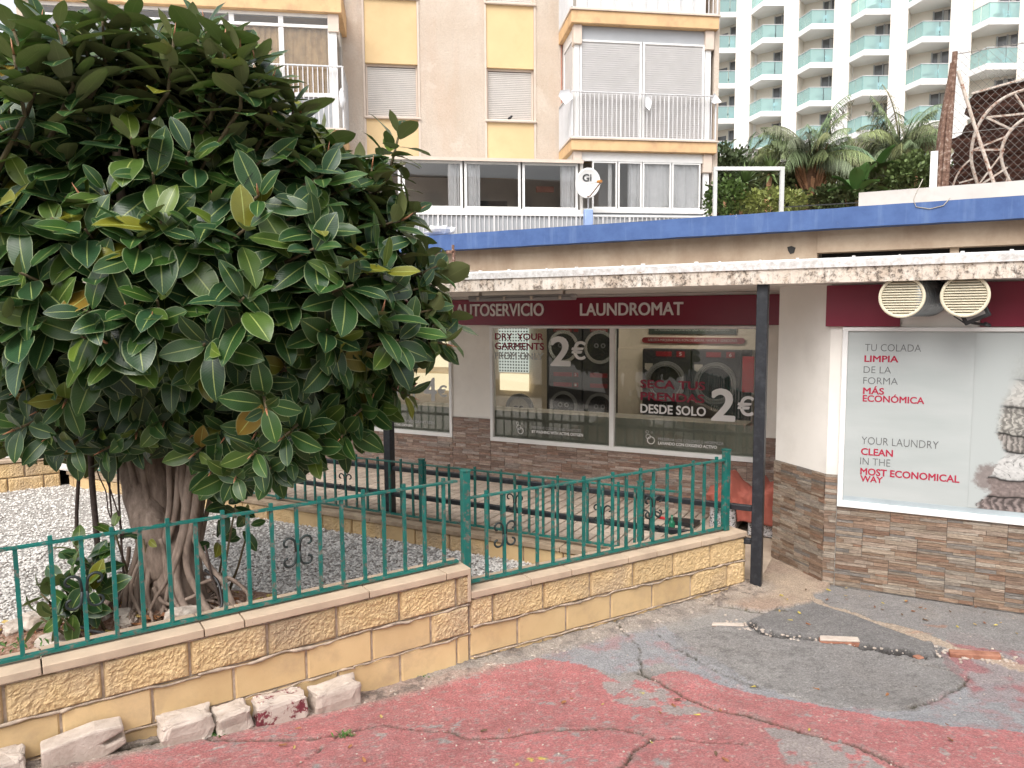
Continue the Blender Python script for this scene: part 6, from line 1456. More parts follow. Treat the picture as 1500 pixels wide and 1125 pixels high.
class Leaves:
    def __init__(s): s.items = []
    def add(s, p, d, nrm, size, vk, ck):
        d = unit(d); x = unit(np.cross(d, nrm)); z = np.cross(x, d); s.items.append((np.array(p), x, d, z, size, vk, ck))
    def merged(s, name, items, parent, mat):
        Vs, Us, Fs, Cs = [], [], [], []; off = 0
        for p, x, d, z, sz, vk, ck in items:
            V, UV, Fc = LV[vk]; P = p+sz*(V[:, :1]*x+V[:, 1:2]*d+V[:, 2:]*z); Vs.append(P); Us.append(UV[Fc.ravel()]); Fs.append(Fc+off); off += len(V); Cs.append(np.tile(np.array(LEAF_COL[ck]+(1,)), (len(V), 1)))
        V = np.concatenate(Vs)-wpos(parent); Fc = np.concatenate(Fs).astype(np.int32); me = bpy.data.meshes.new(name); me.vertices.add(len(V)); me.vertices.foreach_set('co', V.ravel()); me.loops.add(Fc.size); me.loops.foreach_set('vertex_index', Fc.ravel())
        me.polygons.add(len(Fc)); me.polygons.foreach_set('loop_start', np.arange(len(Fc), dtype=np.int32)*4); me.polygons.foreach_set('use_smooth', np.ones(len(Fc), bool)); me.update(calc_edges=True)
        ul = me.uv_layers.new(name='UVMap'); ul.data.foreach_set('uv', np.concatenate(Us).ravel()); at = me.attributes.new('tint', 'FLOAT_COLOR', 'POINT'); at.data.foreach_set('color', np.concatenate(Cs).ravel()); me.materials.append(mat)
        o = bpy.data.objects.new(name, me); COL.objects.link(o); o.parent = parent; o['kind'] = 'stuff'; return o
def rosette(lv, p, ax, r, zf, size=.2, n=None):
    ax = unit(ax); a = unit(np.cross(ax, (.3, .1, 1.0))); b = np.cross(a, ax); n = n or r.randint(7, 9); ph = r.uniform(0, 6.28)
    for k in range(n):
        az = ph+k*2.4+r.uniform(-.25, .25); pol = math.radians(34+ min(1, k/(n-1)*1.3)*52+r.uniform(-9, 9)); rad = math.cos(az)*a+math.sin(az)*b
        d = unit(ax*math.cos(pol)+rad*math.sin(pol)+np.array([0, 0, -.16*(k/n)])); base = p-ax*(.012+.020*k)+rad*.008; nrm = ax*math.sin(pol)-rad*math.cos(pol)+np.array([0, 0, .25])+np.array([r.uniform(-.25, .25) for _ in range(3)])
        sz = size*(.55+.45*min(1, (k+1)/4))*r.uniform(.8, 1.15); lv.add(base+d*.018, d, nrm, sz, r.randrange(10), leaf_color(r, zf, k))
tree = thing('rubber_tree', 'large round rubber tree with glossy dark leaves and tangled aerial roots behind the left railing', 'tree', (-2.55, 5.35, .05))
R_ = random.Random(11)
TC = np.array([-2.50, 5.20]); ZK = [1.20, 1.26, 1.38, 1.62, 1.82, 2.11, 2.5, 2.99, 3.25, 3.5, 3.75, 3.95, 4.08, 4.18]; RK = [.5, 1.0, 1.42, 1.60, 1.74, 2.02, 1.95, 1.76, 1.62, 1.40, 1.18, .98, .70, .1]
def crad(z): return float(np.interp(z, ZK, RK))
lv = Leaves(); buds = MB(); twigs = MB(); 
def bumpy(th_, z): return 1+.24*(float(fbm(np.array(th_*2.2+5), np.array(z*1.4), 1.6, 3, 55))-.5)
cnt = 0; tries = 0; placed = []
while cnt < 960 and tries < 60000:
    tries += 1; z = R_.uniform(1.22, 4.14); rr = crad(z)
    if R_.random() > (rr+.25)/2.4: continue
    th_ = R_.uniform(0, 6.283); inner = cnt > 560; q = (R_.uniform(.45, .84) if inner else R_.uniform(.86, 1.05))*bumpy(th_, z)
    dkz = float(np.interp(z, [1.2, 1.5, 2.0, 2.6, 3.4, 4.0], [.28, .42, .60, .70, .62, .42])); x = TC[0]-.26*min(1, max(0, (z-2.9)/.8))+rr*q*math.cos(th_); y = TC[1]+dkz*rr*q*math.sin(th_)
    if not inner and y > TC[1]+.35 and R_.random() < .65: continue
    p = np.array([x, y, z]); 
    if not inner and any(abs(p[0]-o[0]) < .15 and abs(p[1]-o[1]) < .15 and abs(p[2]-o[2]) < .15 and np.linalg.norm(p-o) < .17 for o in placed): continue
    dz = (crad(z+.12)-crad(z-.12))/.24; nrm = unit(np.array([math.cos(th_), math.sin(th_)/.7, -dz*.8])); zf = (z-1)/3.6
    up = .50 if z > 2.0 else .15; ax = unit(nrm+np.array([R_.uniform(-.35, .35), R_.uniform(-.35, .35), up+R_.uniform(-.2, .35)]))
    if z > 3.7: ax = unit(ax+np.array([0, 0, .6]))
    p = p-ax*.10; placed.append(p); rosette(lv, p, ax, R_, zf, size=R_.uniform(.25, .31) if not inner else .24); cnt += 1
    if not inner:
        c = R_.random(); tp = p+ax*.01
        if c < .16: L0 = R_.uniform(.04, .13); buds.tube([tp, tp+ax*L0*.5, tp+ax*L0+ZZ*.01], [.008, .0065, .001], 6)
    core = np.array([TC[0], TC[1], min(z, 3.6)])*.35+p*.65-np.array([0, 0, .12]); twigs.tube([p, p*.5+core*.5-ax*.05, core], [.007, .012, .018], 5)
# tufts that stand out of the crown
def tuft(px, py, D, ax, n=9, size=.2, reps=1):
    P = CAM+ray(px, py)*D
    for k in range(reps): q = P-unit(np.array(ax))*.14*k+np.array([R_.uniform(-.05, .05) for _ in range(3)])*(k > 0); rosette(lv, q, np.array(ax)+np.array([R_.uniform(-.3, .3) for _ in range(3)])*(k > 0), R_, .9, size, n)
    a_ = unit(np.array(ax)); twigs.tube([P, P-a_*.3, P-a_*.5-np.array([.2, 0, .1])], [.007, .012, .016], 5); buds.tube([P, P+a_*.08], [.008, .001], 6)
tuft(352, 75, 4.2, (.1, -.2, 1), 11, .27, 2); tuft(318, 95, 4.3, (.2, -.1, 1), 9, .24, 2); tuft(585, 195, 5.0, (.3, -.1, 1), 10, .24, 3); tuft(545, 245, 4.9, (.2, -.2, 1), 9, .23, 2); tuft(85, 40, 4.0, (-.1, -.2, 1), 10, .26, 3); tuft(225, 55, 4.4, (0, 0, 1), 10, .23, 2); tuft(440, 165, 4.6, (.4, -.3, 1), 9, .22, 2); tuft(20, 80, 3.9, (0, -.2, 1), 10, .25, 2)
tuft(480, 225, 4.7, (.3, -.4, 1), 9, .22, 2); tuft(285, 45, 4.4, (-.3, 0, 1), 9, .25, 2); tuft(655, 505, 5.2, (1, -.3, -.2), 8, .24, 2); tuft(640, 390, 5.2, (1, -.2, .4), 9, .23, 2); tuft(600, 580, 5.1, (1, -.3, -.4), 8, .22, 2); tuft(610, 310, 5.1, (.9, -.3, .5), 9, .22, 2); tuft(150, 25, 4.2, (0, 0, 1), 10, .25, 2); tuft(398, 118, 4.5, (.5, -.2, 1), 9, .23, 2)
for px_, py_, D_ in ((60, 600, 4.4), (140, 628, 4.6), (30, 570, 4.3), (200, 635, 4.6), (330, 640, 4.6), (375, 635, 4.5), (425, 640, 4.6), (475, 628, 4.8), (290, 632, 4.7), (95, 590, 4.3), (240, 620, 4.6), (520, 608, 4.9), (390, 600, 4.2), (548, 575, 5.0)): tuft(px_, py_, D_, (R_.uniform(-.4, .4), -.9, -.35), 9, .21, 2)
for px_, py_, D_, s_ in ((60, 35, 4.2, .27), (190, 25, 4.3, .28), (255, 55, 4.2, .26), (330, 60, 4.3, .29), (375, 90, 4.4, .27), (120, 45, 4.2, .26), (300, 35, 4.5, .26), (430, 150, 4.6, .25), (20, 45, 4.0, .25)): tuft(px_, py_, D_, (R_.uniform(-.25, .35), R_.uniform(-.5, -.1), 1), 10, s_, 2)
for px_, py_, D_ in ((392, 690, 4.5), (345, 700, 4.55), (310, 690, 4.6), (425, 672, 4.6), (455, 660, 4.7), (370, 665, 4.4), (285, 665, 4.6), (415, 640, 4.4), (500, 640, 4.8), (105, 655, 4.5), (70, 640, 4.4), (150, 660, 4.6), (20, 630, 4.3)): tuft(px_, py_, D_, (R_.uniform(-.3, .3), -1, -.2), 8, .22, 2)
# pick the 300 leaves that show largest as single parts
P_ = np.array([it[0]+it[2]*it[4]*.5 for it in lv.items]); X_, Y_, D_ = proj(P_); zn = np.array([it[3] for it in lv.items]); sz = np.array([it[4] for it in lv.items])
vd = (CAM-P_)/np.linalg.norm(CAM-P_, axis=1)[:, None]; facing = np.abs((zn*vd).sum(1)); rn = 1.0+0*np.hypot((P_[:, 0]-TC[0]), (P_[:, 1]-TC[1])/.7)
score = np.where((X_ > 0) & (X_ < 1500) & (Y_ > 0) & (Y_ < 1125) & (rn > .93) & (P_[:, 1] < TC[1]), sz*sz/D_**2*(.25+facing), 0); order = np.argsort(-score); pick = set(order[:300].tolist())
for i in order[:300]:
    p, x, d, z, s_, vk, ck = lv.items[i]; inst('leaf', leaf_mesh(vk, ck), tree, p, x*s_, d*s_, z*s_)
lv.merged('foliage', [it for i, it in enumerate(lv.items) if i not in pick], tree, MAT['leaf'])
part('buds', buds, MAT['bud'], tree, True, stuff=True); part('twigs', twigs, MAT['twig'], tree, True, stuff=True)
# trunk and limbs
def wob(pts, n, amp, seed):
    """smooth resampling of a path with a slight wander"""
    pts = np.array(pts, float); t = np.linspace(0, len(pts)-1, n); out = []
    for q in t:
        i = min(int(q), len(pts)-2); f = q-i; p0 = pts[max(i-1, 0)]; p1 = pts[i]; p2 = pts[i+1]; p3 = pts[min(i+2, len(pts)-1)]
        v = .5*((2*p1)+(-p0+p2)*f+(2*p0-5*p1+4*p2-p3)*f*f+(-p0+3*p1-3*p2+p3)*f**3)
        out.append(v+amp*np.array([float(vnoise(np.array(q*2.3+k*31), np.array(seed*1.3), seed))-.5 for k in range(3)])*2)
    return out
def pw(x, y, D): return CAM+ray(x, y)*D
def limb(pts, r0, r1, seed, amp=.01, n=22, sides=14, name='trunk'):
    q = wob(pts, n, amp, seed); rr = [r0+(r1-r0)*k/(n-1) for k in range(n)]; rr = [r*(1+.16*(float(vnoise(np.array(k*.6), np.array(seed*.7), seed))-.5)) for k, r in enumerate(rr)]
    m = MB(); m.tube(q, rr, sides); return part(name, m, MAT['bark'], tree, True)
BD = 5.15
limb([pw(262, 895, BD), pw(258, 820, BD), pw(238, 760, BD+.05), pw(222, 690, BD), pw(200, 600, BD), pw(180, 480, 5.0)], .19, .10, 1, .015, 28)
limb([pw(240, 840, BD-.05), pw(225, 780, BD-.1), pw(205, 720, BD-.05), pw(190, 660, BD), pw(150, 560, 5.0)], .13, .09, 2, .012)
limb([pw(265, 800, BD+.15), pw(255, 740, BD+.15), pw(262, 680, BD+.2), pw(330, 600, 5.2), pw(400, 480, 5.2)], .12, .08, 3, .012)
limb([pw(262, 700, BD+.1), pw(300, 600, 5.1), pw(420, 520, 5.2), pw(560, 480, 5.2)], .08, .04, 4)
for k in range(9): a = k*.7; limb([(TC[0]+.1, TC[1], 1.5), (TC[0]+.6*math.cos(a), TC[1]+.5*math.sin(a), 2.3), (TC[0]+1.3*math.cos(a), TC[1]+.9*math.sin(a), 2.9+.4*math.sin(k*2.1))], .07, .02, 20+k, .03, 14, 8, 'branch')
# strap-like aerial roots fused to the trunk
RT_ = [([(262,690),(256,760),(232,830),(232,880),(246,905),(258,918)], .030, .95), ([(280,700),(270,770),(258,820),(262,870),(285,912)], .042, .86), ([(292,705),(284,760),(272,820),(290,868),(312,905)], .036, .9), ([(268,695),(275,760),(300,820),(330,860),(345,895)], .03, .93),
       ([(300,720),(290,790),(280,840),(300,850),(320,868)], .028, 1.0), ([(200,720),(205,790),(188,850),(182,895)], .03, .95), ([(215,740),(210,810),(200,860),(205,905)], .026, .93), ([(232,760),(222,820),(215,870),(228,912)], .026, .9), ([(248,740),(240,800),(246,860),(236,905)], .024, .88),
       ([(205,780),(196,830),(170,870),(150,888)], .020, 1.0), ([(190,800),(180,850),(160,880),(118,890)], .018, 1.02), ([(258,850),(300,840),(340,850),(372,872)], .022, 1.0), ([(225,860),(245,885),(290,870)], .018, .86), ([(280,860),(330,845),(362,868),(360,885),(345,880)], .016, .98), ([(236,790),(246,840),(232,870),(216,900)], .018, .85),
       ([(206,820),(192,860),(196,880),(215,918)], .016, .84), ([(270,740),(264,800),(250,850),(262,890),(300,915)], .02, .82), ([(240,830),(215,855),(185,862),(160,905)], .018, .95), ([(310,720),(298,770),(288,830),(276,880)], .024, 1.03)]
for k, (pts, r0, dk) in enumerate(RT_):
    off_ = -.13 if dk < 1 else .05; pts = ([(pts[0][0]+(pts[0][0]-248)*.35, pts[0][1]-75)]+pts) if pts[0][1] < 745 else pts; q = [pw(x, y, BD+off_-(1-dk)*.8*max(0, y-690)/220) for x, y in pts]; limb(q, r0*.85, r0*.6, 40+k, .006, 22, 8, 'aerial_root')
for k in range(26):
    a = R_.uniform(-2.9, .4); r1 = R_.uniform(.35, .7); p0 = np.array([-2.55+.16*math.cos(a), 5.0+.12*math.sin(a), .45]); p1 = np.array([-2.55+.28*math.cos(a), 5.0+.2*math.sin(a), .22]); p2 = np.array([-2.52+r1*math.cos(a), 5.02+.7*r1*math.sin(a), 0])
    p2[2] = mound_z(p2[0], p2[1])+.01; pm = (p1+p2)/2; pm[2] = mound_z(pm[0], pm[1])+.035; limb([p0, p1, pm, p2], R_.uniform(.010, .02), .007, 80+k, .02, 14, 6, 'surface_root')
# hanging poles and cords left of the trunk
for pts, r in (([(117,640),(112,760),(110,800)], .012), ([(133,650),(141,790),(152,870)], .019), ([(160,690),(163,760),(168,800)], .006), ([(172,680),(176,770),(182,850)], .007), ([(142,690),(155,720),(157,745),(166,765)], .004), ([(150,690),(172,745),(180,790)], .005), ([(300,800),(312,850),(320,880),(323,900)], .008)):
    m = MB(); m.tube(wob([pw(x, y, 4.95) for x, y in pts], 14, .006, int(pts[0][0])), r, 6); part('hanging_root', m, MAT['dark_root'], tree, True)
# low suckers with leaves
lv2 = Leaves(); st_ = MB()
for px_, py_, D_, ax, n, s_ in ((110, 800, 4.75, (-.2, -.3, 1), 9, .19), (85, 850, 4.6, (-.7, -.4, .5), 9, .21), (60, 905, 4.5, (-.9, -.3, .1), 8, .20), (120, 870, 4.6, (-.1, -.9, .3), 9, .21), (90, 905, 4.45, (-.2, -.9, -.1), 8, .2), (135, 825, 4.8, (.3, -.5, .8), 8, .18), (60, 870, 4.6, (-.9, -.3, .3), 7, .18),
                                (345, 740, 5.0, (.8, -.4, .2), 8, .17), (365, 770, 5.2, (.9, -.2, .3), 6, .16), (165, 770, 4.9, (.1, -.3, .9), 7, .15), (330, 790, 5.2, (.8, -.2, .2), 6, .14), (210, 790, 4.9, (-.4, -.9, .1), 3, .12)):
    p = CAM+ray(px_, py_)*D_; rosette(lv2, p, np.array(ax), R_, .1, s_, n); g = np.array([p[0]*.6-2.5*.4, p[1]+.15, .12]); st_.tube([p, (p+g)/2+np.array([0, .03, -.02]), g], [.006, .009, .012], 5)
sk = thing('sucker_shoot', 'low leafy rubber shoots spreading on the ground left of the trunk', 'shoots', (-2.9, 4.8, .1))
big = sorted(range(len(lv2.items)), key=lambda i: -lv2.items[i][4])
for i in big: p, x, d, z, s_, vk, ck = lv2.items[i]; inst('leaf', leaf_mesh(vk, ck), sk, p, x*s_, d*s_, z*s_)
part('stem', st_, MAT['twig'], sk, True)

# ================================================================== STONES
def rock_mb(c, sx, sy, sz_, seed, rot=0, tilt=0, square=.5, nu=18, nv=12):
    m = MB(); ca, sa = math.cos(rot), math.sin(rot)
    def fn(a, b):
        t, p = 6.2832*a, math.pi*b-math.pi/2; x, y, z = math.cos(t)*math.cos(p), math.sin(t)*math.cos(p), math.sin(p)
        e = square; x, y, z = np.sign(x)*abs(x)**e, np.sign(y)*abs(y)**e, np.sign(z)*abs(z)**e
        n_ = mnoise.noise(Vector((x*1.5+seed*3.1, y*1.5, z*1.5)))*.20+mnoise.noise(Vector((x*4+seed, y*4, z*4)))*.10+mnoise.noise(Vector((x*13+seed, y*13, z*13)))*.03; k = 1+n_
        x, y, z = x*sx*k, y*sy*k, z*sz_*k; x, z = x*math.cos(tilt)-z*math.sin(tilt), x*math.sin(tilt)+z*math.cos(tilt)
        return np.array([c[0]+x*ca-y*sa, c[1]+x*sa+y*ca, c[2]+z])
    m.grid(fn, nu, nv); return m
def wall_rot(): return math.atan2(DL[1], DL[0])
for k, (x0, x1, yt, yb, lab, mt) in enumerate(((-20, 36, 1082, 1125, 'broken pinkish stone at the bottom left corner by the wall foot', 'white_rock'), (226, 303, 1024, 1076, 'pale rough broken block leaning on the wall foot, second from the left', 'white_rock'), (304, 356, 1014, 1060, 'squarish pale block fragment between two larger stones at the wall foot', 'white_rock'),
                                         (361, 440, 998, 1048, 'whitish block fragment with dark red paint on its edge', 'white_rock_paint'), (446, 520, 984, 1034, 'rounded cut white block, rightmost of the stones along the wall', 'white_rock'))):
    P = on_ground((x0+x1)/2, yb-5); P = P+NL*(-.045-float((P-LA) @ NL)); P[2] = float(ground_z(P[0], P[1])); w = (x1-x0)/F_PX*(P @ _F)*.49; h = (yb-yt)/F_PX*(P @ _F)*.41
    m = rock_mb(P+ZZ*h*.85, w, .075, h, 10+k, wall_rot(), -.06+.05*k % .12, .26, 34, 24); single('loose_stone', m, MAT[mt], lab, 'stone', 'loose stones along the wall foot', smooth=False)
P = on_ground(122, 1098); P = P+NL*(-.05-float((P-LA) @ NL)); P[2] = float(ground_z(P[0], P[1])); fr_ = Frame(P, unit(DL+np.array([0, 0, .0])), NL, unit(np.array([.05, 0, 1])))
m = MB(); pr = [(-.20, 0), (.085, 0), (.20, .05), (.19, .085), (.10, .065), (.075, .085), (.19, .125), (.185, .16), (.05, .175), (-.20, .14)]
m.prism([(a*.86, b*.84) for a, b in pr], -.05, .06, Frame(P, DL, ZZ, NL)); o = single('notched_stone', m, MAT['white_rock'], 'cut stone block with a groove in its side leaning on the wall foot', 'stone', 'loose stones along the wall foot'); bevel(o, .010, 2, 20)
# bricks and tile shards in the road
def brick(px, py, w, d, h, rot, lab, mt, top=None):
    P = on_ground(px, py); t = thing('broken_brick', lab, 'brick', P, 'broken bricks in the road'); fr_ = Frame(P-ZZ*.012, (math.cos(rot), math.sin(rot), .03), (-math.sin(rot), math.cos(rot), 0))
    m = MB(); m.prism([(-w/2, -d/2), (w/2*.92, -d/2*1.05), (w/2, d/2*.8), (-w/2*.9, d/2)], 0, h, fr_); bevel(part('body', m, MAT[mt], t), .004)
    if top: m = MB(); m.prism([(-w/2*.96, -d/2*.9), (w/2*.9, -d/2*.98), (w/2*.95, d/2*.75), (-w/2*.86, d/2*.93)], h+.0005, h+.014, fr_); bevel(part('mortar_top', m, MAT[top], t), .004)
brick(1229, 941, .27, .075, .030, -.16, 'half buried red brick with white mortar on top in the asphalt crack', 'clay_brick', 'white_rock'); brick(1427, 962, .31, .07, .042, -.20, 'orange clay brick lying at the edge of the grey patch on the right', 'clay_brick'); brick(1066, 917, .24, .05, .016, -.12, 'broken reddish tile shard with mortar near the concrete slab', 'clay_brick', 'white_rock')
brick(1345, 975-10, .05, .05, .03, .3, 'tiny orange brick crumb at the end of the crack', 'clay_brick')
deb = MB()
for k in range(900):
    reg = R_.random()
    if reg < .4: x, y = R_.uniform(1060, 1490), 0; y = 915+(x-1060)*.13+R_.gauss(0, 5)
    elif reg < .75: s_ = R_.uniform(-.5, LEN_L+LEN_R); P0_ = FL(s_, -R_.uniform(.0, .12), 0) if s_ < LEN_L else FR(s_-LEN_L, -R_.uniform(0, .16), 0); x, y, _ = proj((P0_[0], P0_[1], float(ground_z(P0_[0], P0_[1]))))
    else: x, y = R_.uniform(100, 1500), R_.uniform(900, 1124)
    P = on_ground(x, y); r = R_.uniform(.003, .011) if reg < .75 else R_.uniform(.0015, .005)
    b_ = rock_mb(P+ZZ*r*.6, r*R_.uniform(.8, 1.7), r, r*.7, k, R_.uniform(0, 3), 0, .7, 6, 4); i0 = len(deb.v); deb.v += b_.v; deb.f += [tuple(i+i0 for i in f) for f in b_.f]; deb.c += b_.c
o = single('road_rubble', deb, MAT['white_rock'], 'small stone crumbs scattered along the wall foot and the asphalt crack', 'rubble'); o['kind'] = 'stuff'
# dead leaves on the ground
lc_ = ((.30,.13,.05), (.22,.09,.04), (.42,.30,.10), (.12,.07,.04), (.45,.36,.08))
fl_ = MB()
for k in range(330):
    if k < 60: x, y = R_.uniform(1140, 1500), R_.uniform(868, 930) if R_.random() < .6 else R_.uniform(840, 900)
    elif k < 95: x, y = R_.uniform(150, 1400), R_.uniform(1000, 1120)
    else: P = np.array([-2.5+R_.gauss(0, .55), 4.9+R_.gauss(0, .28), 0]); P[2] = mound_z(P[0], P[1]) if abs(P[0]+2.5) < 1.2 else .02; x = None
    if x is not None:
        P = on_ground(x, y)
        if L(P)[1] > -.03 and L(P)[0] > -.45: continue
    s_ = R_.uniform(.010, .024) if k < 95 else R_.uniform(.02, .07); a = R_.uniform(0, 6.28); fl_.cur = R_.choice(lc_); ca, sa = math.cos(a)*s_, math.sin(a)*s_; h_ = R_.uniform(.2, .6)*s_
    pts = [(1, 0, .012), (.3, .38, .008+h_*.6), (-.8, .25, .008+h_), (-1, 0, .01), (-.7, -.3, .012+h_*.5), (.4, -.35, .01)]
    fl_.poly([(P[0]+x_*ca-y_*sa, P[1]+x_*sa+y_*ca, P[2]+z_+(.03 if k < 60 and L(P)[0] < 0 else 0)) for x_, y_, z_ in pts])
t_ = NT('dry_leaf'); MAT['dry_leaf'] = t_.out(t_.attr(), .8, None)
o = single('fallen_leaves', fl_, MAT['dry_leaf'], 'dry brown and yellow leaves scattered on the road and round the tree foot', 'leaves'); o['kind'] = 'stuff'
# mound stones, one by one
ms = []
for k in range(26):
    a = R_.uniform(-3.2, .2); rr = R_.uniform(.25, 1.0); x, y = MC[0]+1.0*rr*math.cos(a), MC[1]+.62*rr*math.sin(a); r = R_.uniform(.03, .095); ms.append((proj((x, y, .1))[0], x, y, r, R_.uniform(1, 1.5), R_.uniform(0, 3), R_.uniform(-.3, .3)))
ms.sort(); tens = ['first', 'second', 'third', 'fourth', 'fifth', 'sixth', 'seventh', 'eighth', 'ninth', 'tenth', 'eleventh', 'twelfth', 'thirteenth']
for k, (_, x, y, r, q1, q2, q3) in enumerate(ms):
    m = rock_mb((x, y, mound_z(x, y)+r*.3), r*q1, r, r*.65, 200+k, q2, q3, .55, 14, 9)
    lab = f'{tens[k]} stone from the left end of the soil mound under the tree' if k < 13 else f'{tens[25-k]} stone from the right end of the soil mound under the tree'
    single('mound_stone', m, MAT['rock'], ('broad ' if r > .06 else 'small ')+lab, 'stone', 'stones in the soil mound')
# black hose and stray stick
m = MB(); m.tube(wob([pw(108, 915, 4.55), pw(140, 925, 4.5), pw(175, 932, 4.42)], 10, .004, 3), .010, 7); single('black_hose', m, MAT['lamp_black'], 'short black pipe end lying on the soil behind the railing', 'pipe', smooth=True)
m = MB(); m.tube(wob([pw(300, 835, 5.0), pw(318, 850, 4.95), pw(325, 880, 4.9), pw(318, 905, 4.85)], 14, .004, 9), .009, 7); single('black_hose', m, MAT['lamp_black'], 'thin black hose curling down beside the aerial roots', 'hose', smooth=True)
# weeds
def weeds(c, n, spread, h, seed, lab, cols=((.05,.13,.02), (.08,.18,.03), (.04,.10,.02))):
    r = random.Random(seed); m = MB()
    for k in range(n):
        x, y = c[0]+r.gauss(0, spread), c[1]+r.gauss(0, spread*.7); z = mound_z(x, y) if abs(x-MC[0]) < 2.2 and y > 4 else c[2]; a = r.uniform(0, 6.28); l = h*r.uniform(.4, 1); w = l*.16; m.cur = r.choice(cols)
        dx, dy = math.cos(a)*l, math.sin(a)*l; px_, py_ = -math.sin(a)*w, math.cos(a)*w; up = r.uniform(.4, 1.4)*l
        m.poly([(x, y, z), (x+dx*.5+px_, y+dy*.5+py_, z+up*.6), (x+dx, y+dy, z+up*.75), (x+dx*.5-px_, y+dy*.5-py_, z+up*.6)])
    o = single('weed_patch', m, MAT['foliage'], lab, 'weeds'); o['kind'] = 'stuff'
weeds(pw(75, 915, 4.35), 420, .13, .055, 1, 'low green weeds growing on the soil at the left end of the bed'); weeds(pw(40, 940, 4.2), 160, .08, .05, 2, 'small green weeds close to the coping at the far left')
for k, (x, y) in enumerate(((320, 690*0+1078), (622, 965+30), (214, 1060), (505, 1079))): P = on_ground(x, y); weeds(P+NL*.0, 50, .02, .03, 5+k, ('small weed tuft growing in the long crack of the red paint', 'weed tuft sprouting from the wall foot mortar', 'weed tuft between the notched stone and the next block', 'weed tuft in the crack near the bottom centre')[k])

# ================================================================== PALMS AND SHRUBS BEHIND THE ROOF
tb = MB(); tb.quad((3, 15.2, 3.0), (40, 15.2, 3.0), (40, 44, 3.4), (3, 44, 3.4)); tb.quad((3, 15.2, 0), (40, 15.2, 0), (40, 15.2, 3.0), (3, 15.2, 3.0)); struct('planted_terrace', tb, MAT['soil'])
def frond(m, base, az, el, length, droop, r, col, nl=46, ll=.55, hang=.6):
    pts = []; p = np.array(base, float); d = np.array([math.cos(az)*math.cos(el), math.sin(az)*math.cos(el), math.sin(el)]); n = 12
    for k in range(n+1):
        pts.append(p.copy()); p = p+d*length/n; d = unit(d+np.array([0, 0, -droop/n*(.5+k/n)]))
    m.cur = tuple(c*1.1 for c in col)
    for k in range(n): m.beam(pts[k], pts[k+1], .03*(1-k/n)+.008)
    for k in range(nl):
        t = .12+.88*k/nl; i = min(int(t*n), n-1); f = t*n-i; q = pts[i]*(1-f)+pts[i+1]*f; ax = unit(pts[i+1]-pts[i]); sd = unit(np.cross(ax, (0, 0, 1)))
        for s_ in (-1, 1):
            l = ll*math.sin(3.14*min(1, t*.9+.1))**.6*r.uniform(.8, 1.15); dd_ = unit(sd*s_*.8+ax*.55+np.array([0, 0, -hang*r.uniform(.5, 1.3)])); e = q+dd_*l*.5; e2_ = e+unit(dd_+np.array([0, 0, -hang*.9]))*l*.5; w = np.cross(dd_, (0, 0, 1)); w = unit(w)*.0085
            kk = r.uniform(.65, 1.35); m.cur = tuple(c*kk for c in col); m.quad(q-w, q+w, e+w, e-w); m.poly([tuple(e-w), tuple(e+w), tuple(e2_)])
def palm(name, label, px, D, ytop, zb, nf, fl__, col, trunk_r=.16, flare=False, hang=.7, seed=1, ll=.5, el_rng=(.2, 1.35)):
    r = random.Random(seed); P = CAM+ray(px, ytop)*D; t = thing(name, label, 'palm', (P[0], P[1], zb)); base = np.array([P[0], P[1], P[2]])
    m = MB(); n = 14; m.tube([np.array([P[0], P[1], zb])+(base-np.array([P[0], P[1], zb]))*k/n for k in range(n+1)], [trunk_r*(1+.08*(k % 2)) for k in range(n+1)], 10); part('trunk', m, MAT['palm_trunk'], t, True)
    if flare:
        m = MB()
        for k in range(60): a = r.uniform(0, 6.28); zz = base[2]-r.uniform(.0, 1.3); m.beam((base[0], base[1], zz-.3), (base[0]+.40*math.cos(a), base[1]+.40*math.sin(a), zz+.55), .05, .02)
        part('leaf_base', m, MAT['palm_dry'], t, stuff=True)
    m = MB()
    for k in range(nf): frond(m, base+ZZ*r.uniform(-.1, .2), k*2.4+r.uniform(-.2, .2), r.uniform(*el_rng), fl__*r.uniform(.8, 1.1), r.uniform(1.3, 2.4), r, [c*r.uniform(.8, 1.2) for c in col], ll=ll, hang=hang)
    part('crown', m, MAT['foliage'], t, stuff=True)
GR = (.17, .20, .10); GD = (.10, .13, .06); GY = (.22, .25, .07)
palm('feather_palm', 'feather palm with a shaggy brown trunk, centre of the green strip below the hotel', 1188, 19, 243, 3, 40, 1.7, GR, .2, True, .9, 1, .6)
palm('feather_palm', 'tall feathery palm with drooping yellowish frond tips left of the rusty post', 1318, 20, 232, 3, 34, 1.75, GR, .13, False, .9, 2, .55, (.5, 1.45))
palm('feather_palm', 'greyish arching palm just right of the apartment block corner', 1092, 22, 262, 3, 34, 1.8, GR, .15, False, .8, 3, .55)
palm('feather_palm', 'drooping palm half hidden between the shaggy palm and the broad leaved plant', 1262, 21, 262, 3, 30, 1.6, GR, .13, False, 1.1, 4, .55)
palm('feather_palm', 'dark palm behind the pipe frame at the left of the green strip', 1052, 21, 270, 3, 28, 1.6, GD, .15, False, .8, 5, .5)
